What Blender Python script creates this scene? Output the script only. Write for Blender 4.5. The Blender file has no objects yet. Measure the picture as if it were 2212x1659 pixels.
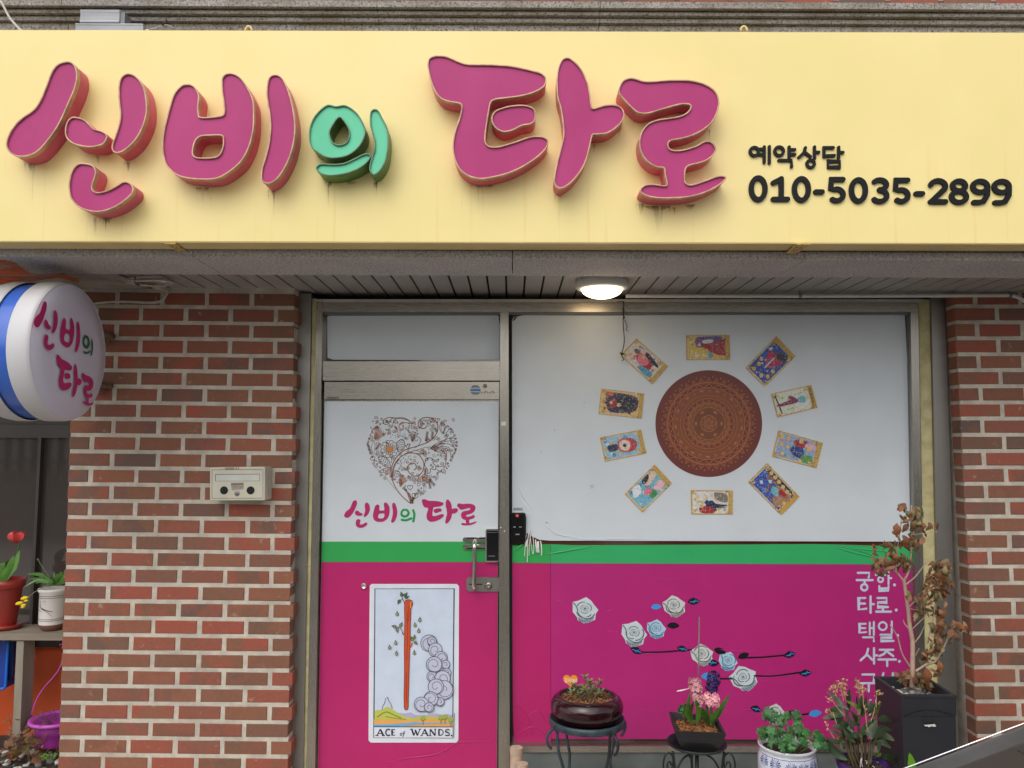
import bpy, math, random
from mathutils import Vector, Matrix
from mathutils.geometry import tessellate_polygon
rnd = random.Random(11)
sc = bpy.context.scene
COL = sc.collection
V = Vector

# ------------------------------------------------------------------ camera
F, CX, CY, EYE = 1700.0, 1106.0, 829.5, 1.65
PITCH, ROLL = math.radians(4.45), math.radians(0.25)
CAMROT = Matrix.Rotation(math.radians(90) + PITCH, 3, 'X') @ Matrix.Rotation(ROLL, 3, 'Z')
cam = bpy.data.cameras.new('camera'); camo = bpy.data.objects.new('camera', cam); COL.objects.link(camo)
camo.matrix_world = Matrix.Translation((0, 0, EYE)) @ CAMROT.to_4x4()
cam.sensor_fit = 'HORIZONTAL'; cam.sensor_width = 36.0; cam.lens = F / 2212.0 * 36.0
cam.clip_start = 0.05; cam.clip_end = 500
sc.camera = camo

# ------------------------------------------------------------------ light
SUN_EL, SUN_AZ = math.radians(48), math.radians(202)     # azimuth of the sun, behind the viewer's left shoulder
world = bpy.data.worlds.new('World'); sc.world = world; world.use_nodes = True
wn = world.node_tree; wn.nodes.clear()
sky = wn.nodes.new('ShaderNodeTexSky'); sky.sky_type = 'NISHITA'; sky.sun_disc = False
sky.sun_elevation = SUN_EL; sky.sun_rotation = SUN_AZ; sky.dust_density = 3.0; sky.air_density = 1.0
hsv = wn.nodes.new('ShaderNodeHueSaturation'); hsv.inputs['Saturation'].default_value = 0.22   # overcast
bg = wn.nodes.new('ShaderNodeBackground'); bg.inputs['Strength'].default_value = 0.15
wo = wn.nodes.new('ShaderNodeOutputWorld')
wn.links.new(sky.outputs[0], hsv.inputs['Color']); wn.links.new(hsv.outputs[0], bg.inputs['Color'])
wn.links.new(bg.outputs[0], wo.inputs['Surface'])
sl = bpy.data.lights.new('sun', 'SUN'); sl.energy = .7; sl.angle = math.radians(85); sl.color = (1.0, 0.96, 0.9)
slo = bpy.data.objects.new('sun', sl); COL.objects.link(slo)
sdir = V((math.sin(SUN_AZ) * math.cos(SUN_EL), math.cos(SUN_AZ) * math.cos(SUN_EL), math.sin(SUN_EL)))
slo.rotation_euler = sdir.to_track_quat('Z', 'Y').to_euler(); slo.location = (-2, -6, 9)
sc.view_settings.view_transform = 'Standard'; sc.view_settings.look = 'None'
sc.view_settings.gamma = 1.0; sc.view_settings.use_curve_mapping = False
sc.view_settings.exposure = 0.33
sc.render.engine = 'CYCLES'
sc.cycles.max_bounces = 6; sc.cycles.diffuse_bounces = 4; sc.cycles.glossy_bounces = 4; sc.cycles.transparent_max_bounces = 12
sc.cycles.sample_clamp_indirect = 6.0; sc.cycles.use_denoising = True

# ------------------------------------------------------------------ helpers
def ray(dx, dy):
    return CAMROT @ V(((dx - CX) / F, (CY - dy) / F, -1.0))
def P(dx, dy, Y):                       # point seen at photo position (2212 wide) on the wall plane y = Y
    r = ray(dx, dy); t = Y / r.y
    return V((r.x * t, Y, EYE + r.z * t))
def Pz(dx, dy, z):
    r = ray(dx, dy); t = (z - EYE) / r.z
    return V((r.x * t, r.y * t, z))
def proj(p):
    q = CAMROT.transposed() @ (V(p) - V((0, 0, EYE)))
    return (CX + F * q.x / -q.z, CY - F * q.y / -q.z)
def S(r, g, b):
    f = lambda c: (c / 255) / 12.92 if c <= 10 else (((c / 255) + .055) / 1.055) ** 2.4
    return (f(r), f(g), f(b), 1.0)

class NT:
    def __init__(s, name):
        s.m = bpy.data.materials.new(name); s.m.use_nodes = True; s.t = s.m.node_tree; s.t.nodes.clear()
        s.o = s.n('ShaderNodeOutputMaterial'); s.b = s.n('ShaderNodeBsdfPrincipled'); s.l(s.b, 0, s.o, 'Surface')
    def n(s, t, **k):
        x = s.t.nodes.new(t)
        for a, b in k.items(): setattr(x, a, b)
        return x
    def l(s, a, ao, b, bi): s.t.links.new(a.outputs[ao], b.inputs[bi])
    def noise(s, scale, detail=4, vec=None, rough=.55, stretch=None):
        tc = s.n('ShaderNodeTexCoord'); x = s.n('ShaderNodeTexNoise'); x.inputs['Scale'].default_value = scale
        x.inputs['Detail'].default_value = detail; x.inputs['Roughness'].default_value = rough
        if stretch:
            mp = s.n('ShaderNodeMapping'); mp.inputs['Scale'].default_value = stretch
            s.l(tc, 'Object', mp, 'Vector'); s.l(mp, 0, x, 'Vector')
        else: s.l(tc, 'Object', x, 'Vector')
        return x
    def ramp(s, src, stops, out=0):
        r = s.n('ShaderNodeValToRGB'); e = r.color_ramp.elements
        while len(e) < len(stops): e.new(.5)
        for i, (p, c) in enumerate(stops):
            e[i].position = p; e[i].color = c if len(c) == 4 else (*c, 1)
        s.l(src, out, r, 0); return r
    def mix(s, fac, a, b, mode='MIX'):
        x = s.n('ShaderNodeMix', data_type='RGBA', blend_type=mode)
        for i, v in ((0, fac), (6, a), (7, b)):
            if hasattr(v, 'outputs'): s.t.links.new(v.outputs[2 if v.bl_idname == 'ShaderNodeMix' else 0], x.inputs[i])
            else: x.inputs[i].default_value = v
        return x
    def col(s, x): s.t.links.new(x.outputs[2 if x.bl_idname == 'ShaderNodeMix' else 0], s.b.inputs['Base Color'])
    def bump(s, h, strength=.3, dist=.002):
        b = s.n('ShaderNodeBump'); b.inputs['Strength'].default_value = strength; b.inputs['Distance'].default_value = dist
        s.t.links.new(h.outputs[0], b.inputs['Height']); s.l(b, 0, s.b, 'Normal')
def mat(name, c, rough=.5, metal=0, var=.15, scale=8, bump=0, bscale=60, spec=.5, coat=0, stretch=None, bdist=.002, c2=None, lo=.35, hi=.65):
    t = NT(name); c = c if len(c) == 4 else (*c, 1)
    t.b.inputs['Roughness'].default_value = rough; t.b.inputs['Metallic'].default_value = metal
    t.b.inputs['Specular IOR Level'].default_value = spec; t.b.inputs['Coat Weight'].default_value = coat
    n = t.noise(scale, 5, stretch=stretch)
    d = c2 if c2 else tuple(x * (1 - var) for x in c[:3]) + (1,)
    u = c if c2 else tuple(min(1, x * (1 + var * .6)) for x in c[:3]) + (1,)
    t.col(t.ramp(n, [(lo, d), (hi, u)]))
    if bump:
        t.bump(t.noise(bscale, 6, stretch=stretch), bump, bdist)
    return t.m

# ---- mesh builder
WL = {}
class MB:
    def __init__(s): s.v = []; s.f = []; s.mi = []; s.c = []; s.sm = []
    def face(s, idx, m=0, c=None, sm=False): s.f.append(idx); s.mi.append(m); s.c.append(c); s.sm.append(sm)
    def add(s, pts, faces, m=0, c=None, sm=False):
        b = len(s.v); s.v += [V(p) for p in pts]
        for f in faces: s.face([b + i for i in f], m, c, sm)
    def box(s, x0, x1, y0, y1, z0, z1, m=0, c=None, jit=0, r=None):
        p = [V((x, y, z)) for z in (z0, z1) for y in (y0, y1) for x in (x0, x1)]
        if jit: p = [q + V([(r or rnd).uniform(-jit, jit) for _ in range(3)]) for q in p]
        s.add(p, [(0, 2, 3, 1), (4, 5, 7, 6), (0, 1, 5, 4), (2, 6, 7, 3), (0, 4, 6, 2), (1, 3, 7, 5)], m, c)
        return s
    def hexa(s, a, b, m=0, c=None):       # a: 4 front points (ccw seen from front), b: matching back points
        s.add(list(a) + list(b), [(0, 1, 2, 3), (7, 6, 5, 4), (0, 4, 5, 1), (1, 5, 6, 2), (2, 6, 7, 3), (3, 7, 4, 0)], m, c); return s
    def plane(s, loops, fn, m=0, c=None, flip=False):
        pts = [V((p[0], p[1], 0)) for l in loops for p in l]
        tri = tessellate_polygon([[V((p[0], p[1], 0)) for p in l] for l in loops])
        b = len(s.v); s.v += [V(fn(p.x, p.y)) for p in pts]
        for t in tri:
            a = (pts[t[1]] - pts[t[0]]).cross(pts[t[2]] - pts[t[0]]).z
            t = list(t) if a < 0 else [t[0], t[2], t[1]]      # photo y runs down: negative area faces the viewer
            s.face([b + i for i in t], m, c)
    def wall(s, loop, f0, f1, m=0, c=None, sm=True):
        n = len(loop); b = len(s.v)
        s.v += [V(f0(*p)) for p in loop] + [V(f1(*p)) for p in loop]
        for i in range(n):
            j = (i + 1) % n; s.face([b + i, b + j, b + n + j, b + n + i], m, c, sm)
    def tube(s, pts, r, n=8, m=0, c=None, caps=True, flat=None):
        pts = [V(p) for p in pts]; N = len(pts); rs = r if isinstance(r, (list, tuple)) else [r] * N
        b = len(s.v); up = V((0, 0, 1)); last = None
        for i, p in enumerate(pts):
            t = (pts[min(i + 1, N - 1)] - pts[max(i - 1, 0)]); t = t.normalized() if t.length else V((0, 0, 1))
            if last is None: u = t.orthogonal().normalized()
            else:
                u = last - t * last.dot(t); u = u.normalized() if u.length > 1e-6 else t.orthogonal().normalized()
            last = u; w = t.cross(u)
            for k in range(n):
                a = 2 * math.pi * k / n; s.v.append(p + (u * math.cos(a) + w * math.sin(a)) * rs[i])
        for i in range(N - 1):
            for k in range(n):
                k2 = (k + 1) % n
                s.face([b + i * n + k, b + i * n + k2, b + (i + 1) * n + k2, b + (i + 1) * n + k], m, c, True)
        if caps:
            s.face([b + k for k in range(n)][::-1], m, c); s.face([b + (N - 1) * n + k for k in range(n)], m, c)
        return s
    def lathe(s, prof, cen, n=40, axis='Z', m=0, c=None, sm=True, close=False):
        b = len(s.v); cen = V(cen)
        for (r, h) in prof:
            for k in range(n):
                a = 2 * math.pi * k / n; x, y = r * math.cos(a), r * math.sin(a)
                s.v.append(cen + (V((x, y, h)) if axis == 'Z' else V((h, x, y)) if axis == 'X' else V((x, h, y))))
        for i in range(len(prof) - 1):
            for k in range(n):
                k2 = (k + 1) % n; s.face([b + i * n + k, b + i * n + k2, b + (i + 1) * n + k2, b + (i + 1) * n + k], m, c, sm)
        if close:
            s.face([b + k for k in range(n)][::-1], m, c); s.face([b + (len(prof) - 1) * n + k for k in range(n)], m, c)
        return s
    def build(s, name, mats, parent=None, origin=None):
        if not isinstance(mats, (list, tuple)): mats = [mats]
        if origin is None:
            if parent is not None: origin = WL[parent.name]
            else:
                lo = V([min(p[i] for p in s.v) for i in range(3)]); hi = V([max(p[i] for p in s.v) for i in range(3)])
                origin = V(((lo.x + hi.x) / 2, (lo.y + hi.y) / 2, lo.z))
        origin = V(origin)
        me = bpy.data.meshes.new(name); me.from_pydata([p - origin for p in s.v], [], s.f)
        for m_ in mats: me.materials.append(m_)
        me.polygons.foreach_set('material_index', s.mi); me.polygons.foreach_set('use_smooth', s.sm)
        if any(c is not None for c in s.c):
            at = me.color_attributes.new('Col', 'FLOAT_COLOR', 'CORNER'); buf = []
            for f, c in zip(s.f, s.c): buf += list(c or (1, 1, 1, 1)) * len(f)
            at.data.foreach_set('color', buf)
        me.update()
        o = bpy.data.objects.new(name, me); COL.objects.link(o); WL[o.name] = origin
        if parent is not None: o.parent = parent; o.location = origin - WL[parent.name]
        else: o.location = origin
        return o
def tag(o, label=None, cat=None, group=None, kind=None):
    if label: o['label'] = label
    if cat: o['category'] = cat
    if group: o['group'] = group
    if kind: o['kind'] = kind
    return o
def thing(name, label, cat, loc, group=None, kind=None):
    o = bpy.data.objects.new(name, None); COL.objects.link(o); o.location = loc; o.empty_display_size = .1; WL[o.name] = V(loc)
    return tag(o, label, cat, group, kind)
def inst(mesh, name, parent, mtx):
    o = bpy.data.objects.new(name, mesh); COL.objects.link(o); o.parent = parent
    o.matrix_local = Matrix.Translation(-WL[parent.name]) @ mtx; return o

def cat(pts, n=6, closed=True):        # Catmull-Rom
    out = []; N = len(pts)
    for i in range(N if closed else N - 1):
        g = (lambda k: pts[k % N]) if closed else (lambda k: pts[max(0, min(N - 1, k))])
        p0, p1, p2, p3 = g(i - 1), g(i), g(i + 1), g(i + 2)
        for k in range(n):
            t = k / n
            out.append(tuple(.5 * (2 * b + (c - a) * t + (2 * a - 5 * b + 4 * c - d) * t * t + (3 * b - a - 3 * c + d) * t ** 3) for a, b, c, d in zip(p0, p1, p2, p3)))
    if not closed: out.append(tuple(pts[-1]))
    return out
def area(l): return sum(a[0] * b[1] - b[0] * a[1] for a, b in zip(l, l[1:] + l[:1])) / 2
def inset(loop, d):
    n = len(loop); sgn = 1 if area(loop) > 0 else -1; out = []
    for i in range(n):
        a, b, c = loop[i - 1], loop[i], loop[(i + 1) % n]
        e1 = V((b[0] - a[0], b[1] - a[1])); e2 = V((c[0] - b[0], c[1] - b[1]))
        if e1.length < 1e-9 or e2.length < 1e-9: out.append(b); continue
        e1.normalize(); e2.normalize(); nn = V((-(e1.y + e2.y), e1.x + e2.x)) * sgn
        if nn.length < 1e-6: out.append(b); continue
        nn.normalize(); out.append((b[0] + nn.x * d, b[1] + nn.y * d))
    return out

class Art(MB):                          # flat print: coloured polygons in thin layers on a surface map fn(x, y, layer)
    def __init__(s, fn): super().__init__(); s.fn = fn; s.k = 0
    def bumpl(s, layer): s.k = (s.k + 1) % 40; return layer + s.k * .02
    def poly(s, pts, c, layer=0, holes=(), smooth=0):
        if smooth: pts = cat(pts, smooth)
        layer = s.bumpl(layer)
        s.plane([pts] + list(holes), lambda x, y: s.fn(x, y, layer), 0, c)
    def circ(s, x, y, r, c, layer=0, n=16, ry=None):
        s.poly([(x + r * math.cos(2 * math.pi * k / n), y + (ry or r) * math.sin(2 * math.pi * k / n)) for k in range(n)], c, layer)
    def line(s, pts, w, c, layer=0, smooth=0, closed=False, cap=True, taper=None):
        if smooth: pts = cat(pts, smooth, closed)
        layer = s.bumpl(layer)
        if closed: pts = list(pts) + [pts[0]]
        N = len(pts); L = []; Rr = []
        for i, p in enumerate(pts):
            a, b = pts[max(0, i - 1)], pts[min(N - 1, i + 1)]
            if closed and i in (0, N - 1): a, b = pts[-2], pts[1]
            t = V((b[0] - a[0], b[1] - a[1])); t = t.normalized() if t.length > 1e-9 else V((1, 0))
            k = 1.0
            if 0 < i < N - 1 or closed:
                e = V((p[0] - a[0], p[1] - a[1]))
                if e.length > 1e-9: k = 1 / max(.6, abs(e.normalized().dot(t)))
            h = w / 2 * k
            if taper: h *= taper(i / (N - 1))
            L.append((p[0] - t.y * h, p[1] + t.x * h)); Rr.append((p[0] + t.y * h, p[1] - t.x * h))
        b = len(s.v); s.v += [V(s.fn(*p, layer)) for p in L] + [V(s.fn(*p, layer)) for p in Rr]
        for i in range(N - 1): s.face([b + i, b + i + 1, b + N + i + 1, b + N + i], 0, c)
        if cap and not closed and w > 1.2:
            for (p, q) in ((pts[0], pts[1]), (pts[-1], pts[-2])):
                t = V((p[0] - q[0], p[1] - q[1]))
                if t.length < 1e-9: continue
                a0 = math.atan2(t.y, t.x); h = w / 2 * (taper(0) if taper and p is pts[0] else taper(1) if taper else 1)
                s.poly([(p[0] + h * math.cos(a0 + math.pi * (k / 8 - .5)), p[1] + h * math.sin(a0 + math.pi * (k / 8 - .5))) for k in range(9)], c, layer)
    def text(s, body, fn2, c, layer=0, bold=0.0):    # fn2 maps font units to canvas; flat printed lettering
        cu = bpy.data.curves.new('lettering', 'FONT'); cu.body = body; cu.offset = bold; cu.resolution_u = 3
        o = bpy.data.objects.new('lettering', cu); COL.objects.link(o); bpy.context.view_layer.update()
        me = o.to_mesh(); b = len(s.v)
        s.v += [V(s.fn(*fn2(v.co.x, v.co.y), layer)) for v in me.vertices]
        for p in me.polygons: s.face([b + i for i in p.vertices], 0, c)
        w = max((v.co.x for v in me.vertices), default=1)
        o.to_mesh_clear(); bpy.data.objects.remove(o); bpy.data.curves.remove(cu); return w
def textw(body):
    cu = bpy.data.curves.new('lettering', 'FONT'); cu.body = body
    o = bpy.data.objects.new('lettering', cu); COL.objects.link(o); bpy.context.view_layer.update()
    me = o.to_mesh(); w = max((v.co.x for v in me.vertices), default=1); o.to_mesh_clear(); bpy.data.objects.remove(o); bpy.data.curves.remove(cu); return w
def fit_text(art, body, p0, p1, h, c, layer=0, bold=0.0):   # baseline from p0 to p1 in canvas units, cap height h
    w = textw(body); d = V((p1[0] - p0[0], p1[1] - p0[1])); L = d.length; d.normalize(); up = V((d.y, -d.x))
    art.text(body, lambda x, y: (p0[0] + d.x * x / w * L + up.x * y / .7 * h, p0[1] + d.y * x / w * L + up.y * y / .7 * h), c, layer, bold)

def print_mat(name, rough=.4, spec=.4, bump=.05, coat=0):
    t = NT(name); a = t.n('ShaderNodeVertexColor', layer_name='Col'); n = t.noise(14, 4)
    r = t.ramp(n, [(.3, (.9, .9, .9)), (.7, (1, 1, 1))]); t.col(t.mix(1.0, a, r, 'MULTIPLY'))
    t.b.inputs['Roughness'].default_value = rough; t.b.inputs['Specular IOR Level'].default_value = spec; t.b.inputs['Coat Weight'].default_value = coat
    return t.m
M_PRINT = print_mat('printed_vinyl')
def paint_mat():
    t = NT('watercolour_print'); a = t.n('ShaderNodeVertexColor', layer_name='Col'); n = t.noise(95, 5, rough=.7); n2 = t.noise(150, 4, rough=.7)
    r = t.ramp(n, [(.30, (.22, .2, .26)), (.45, (.85, .8, .8)), (.6, (1, 1, 1))]); c = t.mix(.75, a, r, 'MULTIPLY')
    k = t.ramp(n2, [(.56, (0, 0, 0)), (.68, (.75, .75, .75))]); t.col(t.mix(k, c, S(226, 220, 206))); t.b.inputs['Roughness'].default_value = .4; return t.m
M_PAINT = paint_mat()

# ------------------------------------------------------------------ materials
def granite(name, base, dark, stain, amount=.55, flow=False):
    t = NT(name); n1 = t.noise(110, 4, rough=.85); n2 = t.noise(5, 6, stretch=(1, 1, 2.2)); n3 = t.noise(60, 5)
    c = t.ramp(n1, [(.38, dark), (.5, base), (.66, tuple(min(1, x * 1.35) for x in base[:3]) + (1,))])
    st = t.ramp(n2, [(.42, (0, 0, 0)), (.68, (amount, amount, amount))])
    m1 = t.mix(st, c, stain); m2 = t.mix(.35, m1, t.ramp(n3, [(.3, (.35, .35, .35)), (.7, (1, 1, 1))]), 'MULTIPLY')
    t.col(m2); t.b.inputs['Roughness'].default_value = .85; t.bump(n1, .35, .002); return t.m
M_GRAN = granite('weathered_granite', S(168, 163, 158), S(70, 68, 66), S(112, 98, 72))
M_GRAN_D = granite('underside_granite', S(196, 192, 190), S(120, 118, 118), S(214, 210, 204), .4)
def steel(name, c, rough=.32, st=(25, 25, .7)):
    t = NT(name); n = t.noise(9, 6, stretch=st); n2 = t.noise(4, 4); t.b.inputs['Metallic'].default_value = .85
    t.col(t.mix(t.ramp(n2, [(.4, (0, 0, 0)), (.75, (.5, .5, .5))]), c, tuple(x * .72 for x in c[:3]) + (1,)))
    r = t.ramp(n, [(.3, (rough - .01,) * 3), (.7, (rough + .05,) * 3)]); t.l(r, 0, t.b, 'Roughness'); t.bump(n, .012, .0006); return t.m
M_STEEL = steel('stainless_steel', S(166, 160, 150), .26)
M_STEEL_H = steel('stainless_steel_rail', S(172, 166, 156), .26, st=(.7, 25, 25))
M_POST = steel('dull_steel_post', S(150, 146, 140), .42)
M_CHROME = mat('chrome', S(220, 215, 210), .15, 1, var=.1)
M_DARK = mat('black_gap', S(22, 21, 20), .8)
M_PUTTY = mat('yellowed_sealant', S(196, 186, 138), .7, var=.18, scale=20, bump=.3, bscale=90)
M_RAIL = mat('pale_rail', S(190, 186, 178), .5, var=.15, scale=6)
M_MORTAR = mat('mortar', S(196, 187, 172), .95, var=.2, scale=18, bump=.6, bscale=220, bdist=.004)
def brick_mat():
    t = NT('fired_brick'); oi = t.n('ShaderNodeObjectInfo')
    stops = [(0, S(146, 86, 66)), (.14, S(160, 82, 64)), (.3, S(124, 86, 66)), (.45, S(148, 94, 70)), (.58, S(108, 84, 74)), (.7, S(156, 84, 66)), (.82, S(116, 86, 68)), (.92, S(144, 94, 70)), (1, S(98, 82, 72))]
    a = t.ramp(oi, stops, out='Random'); a.color_ramp.interpolation = 'LINEAR'
    m = t.n('ShaderNodeMath', operation='MULTIPLY'); m.inputs[1].default_value = 7.31; t.l(oi, 'Random', m, 0)
    fr = t.n('ShaderNodeMath', operation='FRACT'); t.l(m, 0, fr, 0)
    b = t.ramp(fr, stops)
    tc = t.n('ShaderNodeTexCoord'); ad = t.n('ShaderNodeVectorMath', operation='ADD'); mm = t.n('ShaderNodeVectorMath', operation='SCALE')
    cx = t.n('ShaderNodeCombineXYZ'); t.l(oi, 'Random', cx, 0); t.l(m, 0, cx, 1)
    t.l(cx, 0, mm, 0); mm.inputs['Scale'].default_value = 37; t.l(tc, 'Object', ad, 0); t.l(mm, 0, ad, 1)
    n = t.n('ShaderNodeTexNoise'); n.inputs['Scale'].default_value = 9; t.l(ad, 0, n, 'Vector')
    k = t.ramp(n, [(.42, (0, 0, 0)), (.6, (1, 1, 1))]); c = t.mix(k, a, b)
    n2 = t.n('ShaderNodeTexNoise'); n2.inputs['Scale'].default_value = 70; n2.inputs['Detail'].default_value = 6; t.l(ad, 0, n2, 'Vector')
    c2 = t.mix(.5, c, t.ramp(n2, [(.3, (.72, .72, .72)), (.7, (1.0, 1.0, 1.0))]), 'MULTIPLY')
    n3 = t.n('ShaderNodeTexNoise'); n3.inputs['Scale'].default_value = 26; n3.inputs['Detail'].default_value = 8; t.l(ad, 0, n3, 'Vector')
    k3 = t.ramp(n3, [(.66, (0, 0, 0)), (.78, (.55, .55, .55))]); t.col(t.mix(k3, c2, S(190, 168, 150)))
    t.b.inputs['Roughness'].default_value = .75
    t.bump(n2, .35, .002); return t.m
M_BRICK = brick_mat()
def panel_mat():
    t = NT('yellow_sign_panel'); n = t.noise(2.2, 4); a = t.ramp(n, [(.35, S(241, 222, 147)), (.65, S(247, 226, 156))])
    s1 = t.noise(20, 5, stretch=(1.6, 1, .05)); k = t.ramp(s1, [(.58, (0, 0, 0)), (.72, (.5, .5, .5))])
    tc = t.n('ShaderNodeTexCoord'); sp = t.n('ShaderNodeSeparateXYZ'); t.l(tc, 'Object', sp, 0)
    mr = t.n('ShaderNodeMapRange'); t.l(sp, 'Z', mr, 0); mr.inputs[1].default_value = .42; mr.inputs[2].default_value = .08
    mu = t.n('ShaderNodeMath', operation='MULTIPLY'); t.l(k, 0, mu, 0); t.l(mr, 0, mu, 1)
    c = t.mix(mu, a, S(226, 190, 92)); n4 = t.noise(240, 2); sp2 = t.ramp(n4, [(.86, (0, 0, 0)), (.9, (.6, .6, .6))])
    t.col(t.mix(sp2, c, S(120, 95, 50))); t.b.inputs['Roughness'].default_value = .42; return t.m
M_PANEL = panel_mat()
M_LIP = mat('yellow_metal_return', S(228, 205, 140), .5, var=.08, scale=5)
def acryl(name, c, spot):
    t = NT(name); n = t.noise(5, 5, stretch=(1, 1, .6)); a = t.ramp(n, [(.35, c), (.7, tuple(min(1, x * 1.12 + .012) for x in c[:3]) + (1,))])
    n2 = t.noise(90, 4); k = t.ramp(n2, [(.68, (0, 0, 0)), (.82, (.35, .35, .35))]); t.col(t.mix(k, a, spot))
    t.b.inputs['Roughness'].default_value = .5; t.b.inputs['Specular IOR Level'].default_value = .35; return t.m
M_LFACE = acryl('magenta_acrylic', S(174, 46, 112), S(205, 120, 160))
M_GFACE = acryl('mint_acrylic', S(98, 200, 158), S(190, 225, 205))
def ret_mat(name, c, grime):
    t = NT(name); n = t.noise(16, 5, stretch=(1, 1, 1)); g = t.n('ShaderNodeNewGeometry'); sp = t.n('ShaderNodeSeparateXYZ'); t.l(g, 'Normal', sp, 0)
    r = t.ramp(n, [(.45, (0, 0, 0)), (.75, (.7, .7, .7))]); t.col(t.mix(r, c, grime)); t.b.inputs['Roughness'].default_value = .45; return t.m
M_RET = ret_mat('pink_letter_return', S(212, 98, 124), S(186, 70, 96))
M_GRET = ret_mat('green_letter_return', S(92, 132, 66), S(60, 78, 48))
M_TRIM = mat('bronze_trim', S(196, 160, 132), .45, metal=.2, var=.3, scale=30)
M_GTRIM = mat('green_trim', S(92, 128, 98), .4, metal=.2, var=.25, scale=30)
M_BLACK = mat('black_acrylic', S(15, 15, 17), .5, var=.15, spec=.25)
M_WHITEP = mat('white_plastic', S(225, 222, 216), .45, var=.08)
M_CABLE = mat('white_cable', S(205, 198, 184), .5, var=.15, scale=30)
M_BLACKW = mat('black_wire', S(26, 24, 24), .5)
M_ALU = mat('aluminium_extrusion', S(168, 170, 174), .45, .6, var=.1)
M_GREY = mat('grey_plastic', S(120, 122, 126), .5)
M_SLAT = mat('grey_soffit_slat', S(176, 172, 167), .28, metal=.1, var=.16, scale=2.2, stretch=(1, .3, 1))
M_CONC = mat('rough_concrete', S(150, 144, 134), .9, var=.3, scale=9, bump=.4, bscale=80)
M_ORANGE = mat('orange_paint', S(205, 82, 30), .7, var=.15, scale=3)
M_STONE = mat('grey_base_stone', S(104, 112, 108), .6, var=.22, scale=7, bump=.1)
M_ASPH = mat('asphalt', S(138, 136, 132), .9, var=.3, scale=40, bump=.4, bscale=200)
M_GLASSD = NT('dark_window_glass'); M_GLASSD.b.inputs['Base Color'].default_value = S(74, 66, 62); M_GLASSD.b.inputs['Roughness'].default_value = .05
M_GLASSD.b.inputs['Specular IOR Level'].default_value = 1.0; M_GLASSD.b.inputs['Coat Weight'].default_value = 1.0; M_GLASSD.bump(M_GLASSD.noise(3, 2), .02, .01); M_GLASSD = M_GLASSD.m

# ------------------------------------------------------------------ setting
WALL, DOORP, SIGN, SLABF, SLABB = 3.5, 3.62, 2.75, 2.86, 3.12
zs_bot = P(1106, 523, SIGN).z; zs_top = P(1106, 66, SIGN).z
z_und = P(1106, 558, SLABF).z
q = Pz(1106, 596, z_und); SLABB = q.y
z_sof = z_und + .012
print('SLAB', z_und, SLABB, 'sign', zs_bot, zs_top, 'px soffit at wall', proj((0, WALL, z_sof)), proj((0, DOORP, z_sof)))
XL, XR = -3.6, 3.6
m = MB(); m.add([(-40, -40, 0), (40, -40, 0), (40, 40, 0), (-40, 40, 0)], [(0, 1, 2, 3)])
tag(m.build('street', M_ASPH), 'grey worn asphalt street in front of the shop', kind='structure')
m = MB(); m.box(XL, XR, 2.55, 3.95, .004, .12)
tag(m.build('pavement', mat('pale_paving', S(190, 184, 172), .85, var=.15, scale=5, bump=.2)), 'narrow raised concrete pavement under the canopy', kind='structure')

# canopy: slab edge, soffit boards, mouldings
can = thing('canopy', 'weathered granite edged canopy with grey boarded soffit above the shopfront', 'canopy', (0, SLABF, z_und), kind='structure')
yt = P(1106, 541, SLABF).z
for i, (x0, x1) in enumerate([(XL, -2.35), (-2.35, -1.18), (-1.18, .0), (.0, 1.08), (1.08, 2.2), (2.2, XR)]):
    m = MB(); e = .0015
    m.box(x0 + e, x1 - e, SLABF, SLABB, z_und, z_und + .028)
    m.box(x0 + e, x1 - e, SLABF + .012, SLABB, z_und + .0285, z_und + .5)
    m.build('edge_stone', M_GRAN_D, can)
# soffit
xb = Pz(256, 596, z_und).x
m = MB(); m.box(XL, xb - .004, SLABB + .002, 4.3, z_und + .006, z_und + .09); m.build('soffit_concrete', M_CONC, can)
m = MB(); m.box(xb, XR, SLABB + .002, DOORP + .12, z_sof + .016, z_sof + .05); m.build('soffit_backing', M_DARK, can)
px = Pz(1518, 595, z_und).x; pitch = 42.55 / F * (SLABB + .02) ; w = pitch - .009
k0 = math.ceil((xb - px) / pitch)
bm_ = MB(); bm_.box(.0045, .0045 + w, 0, DOORP + .1 - SLABB - .004, 0, .012)
slat0 = None
for k in range(k0, int((XR - px) / pitch)):
    x = px + k * pitch
    if slat0 is None:
        slat0 = bm_.build('soffit_slat', M_SLAT, can, origin=(0, 0, 0)); slat0.location = V((x, SLABB + .004, z_sof)) - WL[can.name]
    else:
        o = slat0.copy(); COL.objects.link(o); o.location = V((x, SLABB + .004, z_sof + rnd.uniform(-.0008, .0008))) - WL[can.name]
# hidden structure above the soffit
m = MB(); m.box(XL, XR, 3.0, 4.4, z_sof + .1, z_sof + .45); m.build('slab', M_CONC, can)

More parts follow.
